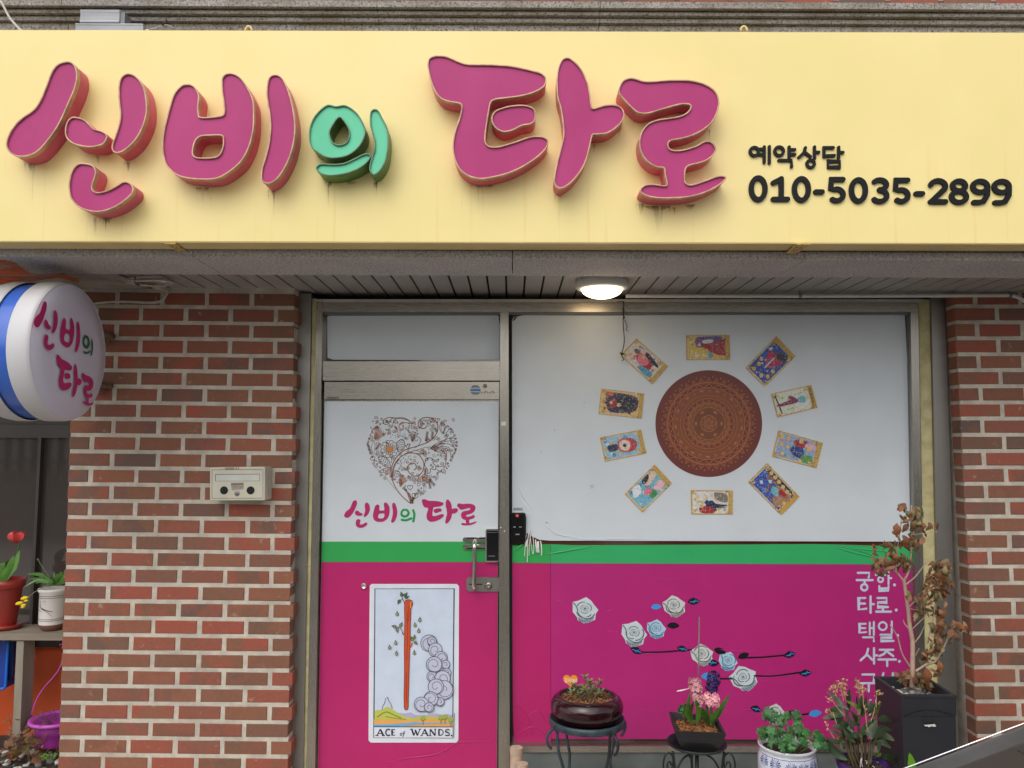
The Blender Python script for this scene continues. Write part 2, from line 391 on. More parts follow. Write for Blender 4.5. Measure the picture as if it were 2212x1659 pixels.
# cornice behind the sign
cor = thing('cornice', 'stained granite cornice with stepped mouldings running above the yellow sign', 'cornice', (0, 2.9, 3.0), kind='structure')
def zpx(y, Y): return P(1106, y, Y).z
prof = []   # (Y, z)
Ys = [2.925, 2.912, 2.896, 2.872]
zt = zpx(2.5, Ys[3]); z3 = zpx(17, Ys[3]); z3b = zpx(23.5, Ys[2]); z2 = zpx(33, Ys[2]); z2b = zpx(38.5, Ys[1]); z1 = zpx(49, Ys[1]); z1b = zpx(54, Ys[0]); z0 = zs_bot + .1
z2, z1 = max(z2, z2b + .001), z1
xs = [XL, -1.72, -.52, .33, 1.6, XR]
for a, b in zip(xs, xs[1:]):
    m = MB(); a += .001; b -= .001
    pr = [(Ys[3], zt), (Ys[3], z3 + .002), (Ys[3] + .006, z3), (Ys[2] + .004, z3b + .003), (Ys[2] - .003, z3b - .004), (Ys[2] - .006, (z3b + z2) / 2), (Ys[2] - .003, z2), (Ys[1] + .004, z2b + .002), (Ys[1] - .002, z2b - .003), (Ys[1] - .005, (z2b + z1) / 2), (Ys[1] - .002, z1), (Ys[0] + .003, z1b + .002), (Ys[0], z1b - .002), (Ys[0], z0), (3.2, z0), (3.2, zt)]
    n = len(pr); m.add([(a, *p) for p in pr] + [(b, *p) for p in pr], [(i, (i + 1) % n, n + (i + 1) % n, n + i) for i in range(n)])
    m.plane([[(p[0], p[1]) for p in pr]], lambda x, y: (a, x, y)); m.plane([[(p[0], p[1]) for p in pr]], lambda x, y: (b, x, y))
    m.build('moulding', M_GRAN, cor)
t = NT('upper_brickwork'); tc = t.n('ShaderNodeTexCoord'); mp = t.n('ShaderNodeMapping'); mp.inputs['Rotation'].default_value = (math.radians(90), 0, 0); bk = t.n('ShaderNodeTexBrick')
t.l(tc, 'Object', mp, 'Vector'); t.l(mp, 0, bk, 'Vector'); bk.inputs['Scale'].default_value = 1.0; bk.inputs['Brick Width'].default_value = .2017; bk.inputs['Row Height'].default_value = .0722; bk.inputs['Mortar Size'].default_value = .008
bk.inputs['Color1'].default_value = S(128, 70, 62); bk.inputs['Color2'].default_value = S(104, 66, 58); bk.inputs['Mortar'].default_value = S(150, 142, 132); t.l(bk, 0, t.b, 'Base Color'); t.b.inputs['Roughness'].default_value = .85
m = MB(); m.box(XL, XR, 2.89, 3.2, zt + .003, zt + .9); m.build('upper_wall', t.m, cor)

# bricks
def brick_mesh(name, L, Hh, D, seed):
    r = random.Random(seed); m = MB(); b = .0022; n = 0
    xs_ = [0, b, L - b, L]; zs_ = [0, b, Hh - b, Hh]
    def g(x, y, z): return V((x + r.uniform(-.0007, .0007), y + r.uniform(-.0006, .0006), z + r.uniform(-.0009, .0009)))
    fr = [g(x, 0, z) for x, z in ((b, b), (L - b, b), (L - b, Hh - b), (b, Hh - b))]
    md = [g(x, b, z) for x, z in ((0, 0), (L, 0), (L, Hh), (0, Hh))]
    bk = [V((x, D, z)) for x, z in ((0, 0), (L, 0), (L, Hh), (0, Hh))]
    m.add(fr, [(0, 1, 2, 3)]); m.add(fr + md, [(0, 4, 5, 1), (1, 5, 6, 2), (2, 6, 7, 3), (3, 7, 4, 0)])
    m.add(md + bk, [(0, 4, 5, 1), (1, 5, 6, 2), (2, 6, 7, 3), (3, 7, 4, 0)])
    me = bpy.data.meshes.new(name); me.from_pydata(m.v, [], m.f); me.materials.append(M_BRICK); return me
FULL = [brick_mesh('brick', .1815, .0548, .068, i) for i in range(6)]
HALF = [brick_mesh('brick_half', .0882, .0548, .068, 10 + i) for i in range(3)]
def pier(label, xl, xr, zref, pitch_z, k0, k1, offs, slope, lean, xref, halfend, rows_skip=()):
    t = thing('brick_pier', label, 'brick wall', ((xl + xr) / 2, WALL + .03, 0), group='brick piers beside the shopfront')
    r = random.Random(int(xl * 100) + 77)
    for k in range(k0, k1):
        z = zref - k * pitch_z
        ph = k % 2
        x = xl
        first = True
        while x < xr - .03:
            half = (first and ph == offs) or (halfend and xr - x < .12)
            me = r.choice(HALF if half else FULL); L = .0882 if half else .1815
            Lx = min(L, xr - x)
            mt = Matrix.Translation((x + r.uniform(-.0015, .0015) + lean * (z - 1.65), WALL + r.uniform(0, .0025), z - .0532 + slope * (x - xref))) @ Matrix.Rotation(-slope + r.uniform(-.004, .004), 4, 'Y')
            inst(me, 'brick', t, mt)
            x += L + .0202; first = False
    return t
zl0 = P(446, 664.7, WALL).z - .0080; zr0 = P(2110, 662.8, WALL).z - .0080
PX0, PX1 = -1.962, -.968
lp = pier('reddish brown brick pier left of the door with the grey letter box on it', PX0, PX1, zl0, .0723, -1, 30, 0, -.006, -.012, -1.36, True)
RX0 = 1.996
rp = pier('reddish brown brick pier at the right edge beside the display window', RX0, 3.2, zr0, .0720, -1, 30, 1, .004, -.012, 2.06, False)
m = MB()
for k in range(12):
    z0_, z1_ = k * (z_sof + .02) / 12, (k + 1) * (z_sof + .02) / 12; sh_ = -.012 * ((z0_ + z1_) / 2 - 1.65); m.box(PX0 + .003 + sh_, PX1 - .0065 + sh_, WALL + .0042, 4.0, z0_, z1_)
m.build('mortar', M_MORTAR, lp)
m = MB()
for z0_, z1_ in [(k * (z_sof + .02) / 12, (k + 1) * (z_sof + .02) / 12) for k in range(12)]:
    zc = (z0_ + z1_) / 2 - 1.65; m.box(RX0 + .0065 - .012 * zc, 3.3, WALL + .0045, 4.0, z0_, z1_)
m.build('mortar', M_MORTAR, rp)

for row in range(3):
    x = XL + (.1 if row % 2 else 0)
    while x < XR - .2:
        inst(rnd.choice(FULL), 'brick', cor, Matrix.Translation((x, 2.8855 + rnd.uniform(0, .0015), zt + .006 + row * .0722))); x += .2017

# ------------------------------------------------------------------ yellow sign with channel letters
sg = thing('shop_sign', 'long yellow sign box with raised magenta and green Korean letters and a black phone number', 'sign', (0, SIGN + .05, zs_bot))
def syt(x): return 64.0 + .0027 * (x - 0)
def syb(x): return 522.3 + .0023 * (x - 0)
xa, xb_ = -180, 2400
a = [P(xa, syb(xa), SIGN), P(xb_, syb(xb_), SIGN), P(xb_, syt(xb_), SIGN), P(xa, syt(xa), SIGN)]
m = MB(); m.hexa([p + V((0, .0018, 0)) for p in a], [p + V((0, .1, 0)) for p in a]); m.build('sign_box', M_LIP, sg)
ins = V((0, 0, .0035)); f = [a[0] + ins, a[1] + ins, a[2] - ins * .6, a[3] - ins * .6]
m = MB(); m.hexa(f, [p + V((0, .0015, 0)) for p in f]); m.build('face_panel', M_PANEL, sg)
LF = SIGN - .08
L = {}
L['a1'] = [(143,132),(127,136),(117,145),(108,160),(98,187),(92,202),(85,217),(77,230),(67,240),(48,253),(30,270),(17,292),(12,310),(15,323),(25,333),(43,339),(67,335),(87,322),(108,297),(125,272),(137,248),(150,218),(160,195),(166,172),(166,155),(162,142),(154,134)]
L['a2'] = [(162,252),(180,257),(192,267),(202,277),(218,282),(229,289),(231,298),(224,310),(213,315),(193,318),(167,314),(149,305),(141,293),(140,278),(144,263),(152,254)]
L['a3'] = [(276,158),(264,163),(257,177),(255,200),(257,227),(259,247),(256,267),(248,293),(242,310),(241,322),(248,330),(263,328),(283,313),(299,293),(311,267),(317,240),(316,213),(311,190),(302,173),(290,162)]
L['a4'] = [(182,352),(167,354),(155,367),(149,387),(148,410),(153,430),(170,448),(197,457),(220,457),(247,448),(270,433),(286,417),(287,403),(279,394),(265,392),(250,401),(230,411),(211,415),(201,411),(199,401),(205,383),(207,370),(200,357)]
L['a5'] = [(404,181),(390,185),(375,203),(365,233),(357,263),(351,293),(350,320),(355,350),(370,370),(393,383),(433,388),(467,386),(493,373),(520,350),(537,320),(547,283),(549,250),(547,217),(537,193),(522,170),(507,159),(493,157),(483,162),(478,173),(479,200),(483,227),(483,243),(477,249),(453,252),(432,252),(429,245),(428,230),(430,207),(423,190),(415,183)]
L['a5h'] = [(433,295),(455,293),(477,293),(481,300),(480,317),(473,333),(460,339),(430,340),(418,335),(417,323),(422,305)]
L['a6'] = [(595,160),(583,164),(577,177),(575,200),(578,227),(582,253),(583,277),(580,307),(573,337),(565,363),(563,383),(567,393),(580,397),(597,388),(613,367),(627,337),(635,307),(638,277),(635,243),(627,207),(617,180),(607,165)]
g = lambda l: [(603.5 + x * .13492, 192.0 + y * .13492) for x, y in l]
L['g1'] = g([(740,262),(810,250),(905,272),(1020,255),(1110,280),(1230,370),(1310,480),(1370,620),(1370,740),(1310,880),(1200,1000),(1060,1080),(880,1110),(720,1085),(600,1010),(530,960),(480,860),(470,720),(490,580),(550,450),(640,340)])
L['g1h'] = g([(957,455),(870,560),(815,660),(810,740),(850,840),(920,885),(1010,880),(1080,830),(1110,740),(1100,640),(1030,520)])
L['g2'] = g([(690,1192),(880,1200),(1040,1180),(1200,1110),(1330,1045),(1400,1030),(1455,1050),(1465,1080),(1420,1160),(1330,1240),(1200,1310),(1050,1360),(900,1385),(750,1385),(650,1350),(590,1300),(585,1250),(630,1205)])
L['g3'] = g([(1525,317),(1465,350),(1445,440),(1450,580),(1480,700),(1515,830),(1515,960),(1480,1080),(1445,1200),(1440,1300),(1490,1370),(1545,1365),(1620,1300),(1690,1180),(1725,1060),(1745,900),(1745,740),(1720,600),(1660,480),(1590,350)])
g = lambda l: [(737.3 + x / 3, y / 3) for x, y in l]
L['t1'] = g([(640,357),(690,365),(760,395),(820,412),(950,415),(1080,422),(1180,440),(1280,465),(1320,490),(1330,520),(1315,560),(1260,595),(1180,620),(1080,635),(1000,645),(970,665),(958,720),(945,800),(935,880),(938,925),(970,948),(1030,945),(1130,915),(1220,885),(1290,880),(1330,895),(1343,920),(1325,965),(1270,1020),(1180,1080),(1080,1125),(980,1150),(900,1160),(820,1140),(760,1090),(730,1020),(720,940),(735,850),(765,760),(778,690),(760,670),(700,660),(640,635),(600,580),(575,510),(558,430),(565,380),(600,360)])
L['t2'] = g([(1100,683),(1180,678),(1240,695),(1260,730),(1255,780),(1225,805),(1170,815),(1110,845),(1050,855),(1000,830),(975,790),(975,750),(1000,715),(1050,695)])
L['t3'] = g([(1460,370),(1500,385),(1560,450),(1600,540),(1615,620),(1625,690),(1640,698),(1700,680),(1760,675),(1810,690),(1835,730),(1825,780),(1780,830),(1720,865),(1650,872),(1628,880),(1610,960),(1580,1060),(1530,1140),(1470,1200),(1420,1222),(1385,1200),(1378,1150),(1395,1060),(1420,960),(1438,880),(1435,800),(1420,700),(1400,630),(1395,540),(1400,460),(1425,390)])
g = lambda l: [(1316.7 + x * .19842, 137.15 + y * .19842) for x, y in l]
L['r1'] = g([(225,152),(300,165),(370,185),(450,190),(600,178),(750,173),(880,180),(1000,205),(1100,250),(1165,310),(1195,400),(1190,480),(1160,570),(1110,650),(1040,710),(960,760),(860,800),(760,825),(690,835),(655,850),(643,880),(655,920),(700,940),(780,938),(880,915),(960,885),(1020,850),(1080,840),(1130,865),(1160,910),(1160,950),(1130,1000),(1070,1050),(980,1085),(890,1105),(850,1125),(830,1160),(825,1240),(830,1290),(870,1315),(940,1305),(1040,1270),(1150,1230),(1220,1217),(1265,1230),(1270,1255),(1230,1300),(1130,1365),(1000,1420),(860,1455),(700,1468),(540,1468),(430,1450),(360,1420),(333,1390),(345,1350),(390,1320),(480,1310),(590,1325),(622,1315),(615,1270),(600,1200),(590,1140),(520,1130),(440,1090),(370,1020),(330,930),(325,830),(345,750),(390,680),(450,635),(540,605),(650,590),(760,570),(830,540),(870,500),(882,460),(850,445),(780,445),(680,470),(560,505),(460,535),(380,548),(310,535),(260,500),(180,420),(120,350),(98,300),(110,240),(150,180)])
SM = {k: cat(v, 4) for k, v in L.items()}
GROUPS = [('a1', None, 0, 'leaning magenta stroke'), ('a2', None, 0, None), ('a3', None, 0, None), ('a4', None, 0, None), ('a5', 'a5h', 0, None), ('a6', None, 0, None), ('g1', 'g1h', 1, None), ('g2', None, 1, None), ('g3', None, 1, None), ('t1', None, 0, None), ('t2', None, 0, None), ('t3', None, 0, None), ('r1', None, 0, None)]
for key, hole, green, _ in GROUPS:
    loops = [SM[key]] + ([SM[hole]] if hole else [])
    fr_, rt_, tr_ = (M_GFACE, M_GRET, M_GTRIM) if green else (M_LFACE, M_RET, M_TRIM)
    m = MB(); tm = MB(); fm = MB()
    at = lambda Y: (lambda x, y: P(x, y, LF) + V((0, Y - LF, 0)))
    lip = 2.7
    for i, l in enumerate(loops):
        if area(l) > 0: l = l[::-1]
        inner = inset(l, lip if i == 0 else -lip); d_in = inset(l, .6 if i == 0 else -.6)
        m.wall(d_in, at(LF + .0215), at(SIGN))                              # coloured return back to the panel
        cap = at(LF + (.020 if not green else .075))
        if green: cap = at(LF + .020)
        tm.wall(l, at(LF + .0008), cap)
        n = len(l)
        tm.wall(inner, at(LF + .0008), at(LF + .012))
        b = len(tm.v); mid = inset(l, lip * .5 if i == 0 else -lip * .5)
        tm.v += [at(LF + .0008)(*p) for p in l] + [at(LF)(*p) for p in mid] + [at(LF + .0008)(*p) for p in inner]
        for j in range(n):
            k = (j + 1) % n; tm.face([b + j, b + k, b + n + k, b + n + j], 0, None, True); tm.face([b + n + j, b + n + k, b + 2 * n + k, b + 2 * n + j], 0, None, True)
    fl = [inset(loops[0], lip * .8)] + ([inset(loops[1], -lip * .8)] if hole else [])
    fm.plane(fl, at(LF + .007))
    lo = m.build('letter_stroke', rt_, sg); lo['label'] = 'green letter stroke' if green else 'magenta letter stroke'
    tm.build('trim_cap', tr_, lo); fm.build('stroke_face', fr_, lo)
# grime and rust runs under the letters
t = NT('grime_stain'); n = t.noise(30, 6, stretch=(3, 1, .3)); k = t.ramp(n, [(.4, (0, 0, 0)), (.62, (.9, .9, .9))])
a_ = t.n('ShaderNodeVertexColor', layer_name='Col'); mm = t.n('ShaderNodeMath', operation='MULTIPLY'); t.l(k, 0, mm, 0); t.l(a_, 0, mm, 1); t.l(mm, 0, t.b, 'Alpha')
t.b.inputs['Base Color'].default_value = S(82, 56, 36); t.b.inputs['Roughness'].default_value = .8; M_GRIME = t.m
gm = MB(); rg = random.Random(5)
def run(x, y, wd, ln, s=1.0):
    for (x0, w_, l_, s_) in [(x, wd, ln, s)] + [(x + rg.uniform(-14, 14), rg.uniform(1, 2.2), ln * rg.uniform(.3, .8), s * .7) for _ in range(3)]:
        seg = 6; pts = []
        for i in range(seg + 1):
            f_ = i / seg; ww = w_ * (1 - .75 * f_) * .5
            pts.append((x0 - ww, x0 + ww, y + l_ * f_, s_ * (1 - f_) ** 1.1))
        for i in range(seg):
            p0, p1 = pts[i], pts[i + 1]
            gm.add([P(p0[0], p0[2], SIGN - .0012), P(p0[1], p0[2], SIGN - .0012), P(p1[1], p1[2], SIGN - .0012), P(p1[0], p1[2], SIGN - .0012)], [(0, 3, 2, 1)], 0, ((p0[3] + p1[3]) / 2,) * 3 + (1,))
for x, y, w_, l_, s in [(67, 352, 14, 22, .9), (70, 358, 3, 90, .5), (215, 336, 16, 22, 1), (218, 345, 4, 40, .8), (277, 350, 8, 22, 1), (232, 470, 22, 14, 1), (228, 474, 3, 30, .9), (206, 470, 9, 50, .35), (437, 405, 30, 12, 1), (438, 408, 3, 40, .8), (455, 410, 3, 36, .6), (592, 412, 12, 18, 1), (592, 420, 3, 60, .6), (710, 392, 16, 14, .9), (709, 396, 3, 60, .6), (760, 392, 30, 8, .7), (812, 394, 8, 18, 1), (813, 400, 3, 40, .5), (1040, 400, 60, 8, .9), (1033, 402, 3, 110, .3), (1208, 422, 8, 24, .9), (1207, 430, 3, 70, .4), (1284, 312, 6, 30, .8), (1337, 272, 10, 24, .9), (1420, 445, 60, 12, 1), (1425, 448, 4, 34, 1), (1385, 440, 12, 26, .8), (1457, 448, 4, 24, .8), (1490, 442, 22, 12, .7), (1422, 450, 22, 60, .3), (1532, 280, 4, 22, .7), (590, 330, 2, 20, .2), (1645, 560, 2, 10, 0)]:
    run(x, y, w_, l_, s)
gm.build('rust_run', M_GRIME, sg)['kind'] = 'stuff'

# black flat-cut characters of the phone line
def stroke3d(pts, w_, Yf, Yb, mfn, name, par, mtl, smooth=0, closed=False):
    pass
def char(strokes, w_, par, mtl=None, Yf=SIGN - .0085, Yb=SIGN, name='raised_character'):
    m = MB()
    for i, (pts, closed) in enumerate(strokes):
        if closed: pts = list(pts)
        n = len(pts); Lf, Rt = [], []
        for k, p in enumerate(pts):
            a_ = pts[k - 1] if (k or closed) else pts[0]; b_ = pts[(k + 1) % n] if (k < n - 1 or closed) else pts[-1]
            t_ = V((b_[0] - a_[0], b_[1] - a_[1])).normalized(); e = V((p[0] - a_[0], p[1] - a_[1]))
            kk = 1.0
            if e.length > 1e-6: kk = 1 / max(.68, abs(e.normalized().dot(t_)))
            h = w_ / 2 * kk
            Lf.append((p[0] - t_.y * h, p[1] + t_.x * h)); Rt.append((p[0] + t_.y * h, p[1] - t_.x * h))
        Y = Yf + .00035 * i
        f0 = lambda x, y: P(x, y, Y); f1 = lambda x, y: P(x, y, Y) + V((0, Yb - Y, 0))
        if closed:
            m.wall(Lf, f0, f1); m.wall(Rt, f0, f1); b = len(m.v); m.v += [f0(*p) for p in Lf] + [f0(*p) for p in Rt]
            for k in range(n): k2 = (k + 1) % n; m.face([b + k, b + k2, b + n + k2, b + n + k])
        else:
            def capp(p, q_):
                a0 = math.atan2(p[1] - q_[1], p[0] - q_[0]); return [(p[0] + w_ / 2 * math.cos(a0 + math.pi * (j / 8 - .5)), p[1] + w_ / 2 * math.sin(a0 + math.pi * (j / 8 - .5))) for j in range(1, 8)]
            loop = Lf + capp(pts[-1], pts[-2])[::-1] + Rt[::-1] + capp(pts[0], pts[1])[::-1]
            m.wall(loop, f0, f1, sm=False); m.plane([loop], f0)
    return m.build(name, mtl or M_BLACK, par)
def arc(cx, cy, rx, ry, a0, a1, n=14): return [(cx + rx * math.cos(math.radians(a0 + (a1 - a0) * k / n)), cy + ry * math.sin(math.radians(a0 + (a1 - a0) * k / n))) for k in range(n + 1)]
def digit(d, x0, x1, y0, y1, w_):
    h = w_ / 2; x0 += h; x1 -= h; y0 += h; y1 -= h; cx, cy = (x0 + x1) / 2, (y0 + y1) / 2; rx, ry = (x1 - x0) / 2, (y1 - y0) / 2
    if d == '0': return [(arc(cx, cy, rx, ry, 0, 360, 28)[:-1], True)]
    if d == '1': return [([(cx + rx * .12, y1), (cx + rx * .12, y0)], False), ([(cx + rx * .05, y0 + 1), (x0, y0 + ry * .42)], False), ([(x0, y1), (x1, y1)], False)]
    if d == '-': return [([(x0, cy), (x1, cy)], False)]
    if d == '5': return [([(x1 - 1, y0), (x0 + 1.5, y0), (x0 + .5, cy - 2)] + arc(cx - 1, cy + ry * .45, rx + .5, ry * .55, -110, 130, 16), False)]
    if d == '3': return [(arc(cx - 1, y0 + ry * .45, rx, ry * .45, -140, 90, 14), False), (arc(cx - 1, y1 - ry * .52, rx + .8, ry * .52, -90, 140, 14), False)]
    if d == '2': return [(arc(cx, y0 + ry * .55, rx, ry * .55, -165, 25, 12) + [(x0 + 1, y1), ], False), ([(x0, y1), (x1, y1)], False)]
    if d == '8': return [(arc(cx, y0 + ry * .46, rx * .86, ry * .46, 0, 360, 20)[:-1], True), (arc(cx, y1 - ry * .52, rx, ry * .52, 0, 360, 20)[:-1], True)]
    if d == '9': return [(arc(cx, y0 + ry * .52, rx, ry * .52, 0, 360, 20)[:-1], True), ([(x1, y0 + ry * .55), (x1 - .5, cy + ry * .3), (cx + rx * .45, y1 - 2), (cx - rx * .2, y1), (x0 + 2, y1)], False)]
for d, c0, c1, t0, t1 in [('0',430,552,1135,1308),('1',572,698,1140,1306),('0',710,833,1140,1312),('-',848,922,1222,1262),('5',945,1060,1145,1315),('0',1080,1203,1147,1318),('3',1222,1342,1148,1320),('5',1365,1480,1150,1320),('-',1500,1573,1235,1272),('2',1593,1722,1153,1322),('8',1730,1858,1155,1326),('9',1868,1995,1156,1326),('9',2006,2135,1157,1328)]:
    w_ = 10.8
    if d == '-': st = [([(1474.7 + c0 / 3 + 5.4, (t0 + t1) / 6), (1474.7 + c1 / 3 - 5.4, (t0 + t1) / 6)], False)]; w_ = 10.8
    else: st = digit(d, 1474.7 + c0 / 3, 1474.7 + c1 / 3, t0 / 3, t1 / 3, w_)
    char(st, w_, sg)
cc = lambda l: [(1474.7 + x / 3, y / 3) for x, y in l]
ringc = lambda x, y, r: (cc(arc(x, y, r, r, 0, 360, 18)[:-1]), True)
seg = lambda *p: (cc(p), False)
for st in ([ringc(466, 980, 27), seg((500, 965), (528, 965)), seg((500, 1000), (528, 1000)), seg((530, 950), (530, 1052)), seg((563, 948), (563, 1056))],
           [ringc(627, 978, 28), seg((692, 950), (692, 1022)), seg((692, 968), (728, 968)), seg((692, 1000), (728, 1000)), seg((625, 1038), (707, 1038), (707, 1080))],
           [seg((797, 955), (790, 985), (755, 1018)), seg((793, 985), (830, 1014)), seg((856, 950), (856, 1028)), seg((856, 985), (884, 985)), ringc(831, 1060, 24)],
           [seg((978, 955), (918, 955), (918, 1010), (985, 1006)), seg((1013, 952), (1013, 1025)), seg((1013, 986), (1041, 986)), (cc([(943, 1044), (1020, 1044), (1020, 1082), (943, 1082)]), True)]):
    char(st, 6.3, sg)
# sign fixings
for q4 in ([(356, 524.7), (379.5, 524.7), (406.7, 544.5), (389.4, 544.5)], [(1719.7, 526.4), (1749.7, 526.4), (1719.7, 546.4), (1697.4, 546.4)]):
    zb = a[0].z - .0008; pts = [Pz(x, y, zb) for x, y in q4]
    m = MB(); m.add([p for p in pts] + [p - V((0, 0, .003)) for p in pts], [(0, 1, 2, 3), (7, 6, 5, 4), (0, 4, 5, 1), (1, 5, 6, 2), (2, 6, 7, 3), (3, 7, 4, 0)])
    for (u, v_) in ((.3, .3), (.65, .35), (.35, .6), (.7, .7)):
        c_ = pts[0].lerp(pts[1], u).lerp(pts[3].lerp(pts[2], u), v_) - V((0, 0, .0036))
        m.lathe([(.0045, 0), (.0001, -.0003)], c_, 8, m=1)
    m.build('fixing_tab', [mat('rusty_yellow_tab', S(214, 186, 110), .6, var=.3, scale=60, c2=S(120, 70, 30), lo=.3, hi=.5), M_DARK], sg)
for x in (537, 1607):
    c_ = P(x, 67, SIGN + .04); m = MB(); m.tube([c_ + V((.012 * math.cos(t_), 0, .018 * math.sin(t_))) for t_ in [math.pi * k / 10 for k in range(11)]], .004, 8); m.build('lifting_eye', M_LIP, sg)

# aluminium driver boxes and cables above the sign
def ribbed(name, label, x0, x1, y0, y1, Y, D):
    tl, br = P(x0, y0, Y), P(x1, y1, Y); t = thing(name, label, 'power supply', ((tl.x + br.x) / 2, Y + D / 2, br.z))
    m = MB(); m.box(tl.x, br.x, Y + .002, Y + D, br.z, tl.z); m.build('housing', M_ALU, t)
    n = 11; h = (tl.z - br.z) / n; m = MB()
    for i in range(n):
        m.box(tl.x + .001, br.x - .001, Y - .003 if 2 <= i < n - 2 else Y - .005, Y + .003, br.z + i * h + h * .18, br.z + (i + 1) * h - h * .24)
    m.build('cooling_fin', M_ALU, t); return t, tl, br
t, tl, br = ribbed('driver_box', 'upper ribbed aluminium power supply box lying on top of the larger one', 174.5, 259, 22, 50, 2.81, .05)
m = MB(); m.box(br.x + .0005, br.x + .016, 2.812, 2.86, br.z, tl.z - .006); m.build('end_cap', M_GREY, t)
t, tl, br = ribbed('driver_box', 'longer lower ribbed aluminium power supply box just above the sign edge', 164, 310, 51.5, 70, 2.80, .06)
m = MB(); m.box(br.x + .0005, br.x + .012, 2.812, 2.86, br.z, tl.z - .012); m.build('end_cap', M_WHITEP, t)
m = MB(); m.tube(cat([P(x, y, 2.79) for x, y in [(-20, -30), (0, 0), (10, 18), (22, 40), (38, 58), (50, 72)]], 4, False), .0042, 8)
tag(m.build('cable', M_CABLE), 'pale cable hanging down behind the top left corner of the sign', 'cable')
m = MB(); m.tube(cat([P(x, y, 2.82) for x, y in [(318, 64), (335, 60), (350, 54), (362, 54), (375, 60)]], 4, False), .0011, 6)
m.tube([P(350, 54, 2.82), P(358, 49, 2.82), P(360, 43, 2.82)], [.004, .005, .003], 6, m=1); 
tag(m.build('wire', [M_CABLE, M_BLACKW]), 'thin loose wire with a black tail on the granite ledge above the sign', 'wire')

# ------------------------------------------------------------------ shopfront frame
sf = thing('shop_front_frame', 'stainless steel shopfront frame with yellowed sealant around the door and display window', 'window frame', (.3, DOORP, 0))
def bar(name, mt_, xt0, xt1, xb0, xb1, yt_, yb_, Yf, Yb, par=sf):
    a_ = [P(xb0, yb_, Yf), P(xb1, yb_, Yf), P(xt1, yt_, Yf), P(xt0, yt_, Yf)]; m = MB(); m.hexa(a_, [p + V((0, Yb - Yf, 0)) for p in a_]); return m.build(name, mt_, par)
YB = 1800
ex = lambda xt, xb1_, y1: xb1_ + (xb1_ - xt) * (YB - 1600) / (1600 - y1)
bar('outer_post', M_POST, 642, 672.5, ex(642, 627, 641), ex(672.5, 656, 641), 634, YB, 3.572, 3.7)
bar('sealant', M_PUTTY, 675, 683.5, ex(675, 657.5, 646), ex(683.5, 663, 646), 645, YB, 3.586, 3.7)
bar('jamb', M_STEEL, 683.5, 697, ex(683.5, 663, 674), ex(697, 681.5, 674), 653, YB, 3.58, 3.7)
bar('jamb_gap', M_DARK, 670, 706, ex(670, 655, 674), ex(706, 689, 674), 640, YB, 3.64, 3.7)
bar('mullion', M_STEEL, 1080.5, 1098.5, 1076, 1101.5, 674.5, YB, 3.578, 3.7)
bar('head_rail', M_RAIL, 683.5, 1996, 683.5, 1996, 646.3, 652.5, 3.583, 3.7)
bar('header', M_STEEL_H, 683.5, 1983, 683.5, 1983, 653.2, 674, 3.587, 3.7)
bar('header_gasket', M_GREY, 697, 1966, 697, 1966, 674.3, 679.5, 3.602, 3.7)
bar('transom_bar', M_STEEL_H, 697, 1079.5, 697, 1079.5, 780.5, 822, 3.592, 3.7)
bar('gasket', M_DARK, 1098, 1106, 1101, 1107, 676, 1640, 3.612, 3.7)
bar('gasket', M_DARK, 1952, 1966.5, 1972, 1982, 676, 1625, 3.626, 3.7)
bar('glazing_bead', M_GREY, 1960, 1967, 1977.5, 1982, 677, 1625, 3.605, 3.7)
bar('jamb', M_STEEL, 1967, 1983.5, ex(1967, 1982, 674), ex(1983.5, 2001, 674), 674.5, YB, 3.582, 3.7)
bar('sealant', M_PUTTY, 1984, 2008, ex(1984, 2001.5, 646), ex(2008, 2029, 646), 647, YB, 3.592, 3.7)
bar('outer_post', M_POST, 2011.5, 2042, ex(2011.5, 2032, 641), ex(2042, 2070, 641), 634, YB, 3.575, 3.7)
bar('sill', M_STEEL_H, 1101, 1996, 1101, 1996, 1612, 1625.5, 3.566, 3.7)
bar('sill_gap', mat('brown_timber_strip', S(150, 82, 60), .6, var=.3, scale=5), 1101, 1990, 1101, 1990, 1594, 1611.5, 3.632, 3.7)
bar('base_stone', M_STONE, 1102, 2010, 1102, 2030, 1626, YB, 3.574, 3.7)
# screws and a scrap of tape on the frame
m = MB()
for (x, y) in ((666, 1040), (664, 1220), (1082, 1140), (1090, 1148)):
    m.lathe([(.004, 0), (.003, -.0015), (.0001, -.002)], P(x, y, 3.571), 10, axis='Y')
m.build('screw', M_CHROME, sf)
m = MB(); c_ = P(1088, 915, 3.577); m.box(c_.x - .011, c_.x + .010, 3.5765, 3.5775, c_.z - .009, c_.z + .009); m.build('tape_scrap', M_WHITEP, sf)

# interior darkness behind the glass
m = MB(); m.box(-1.0, 2.05, 3.75, 3.8, .1, 2.5); m.build('inner_wall', mat('dim_interior', S(90, 60, 50), .8), sf)

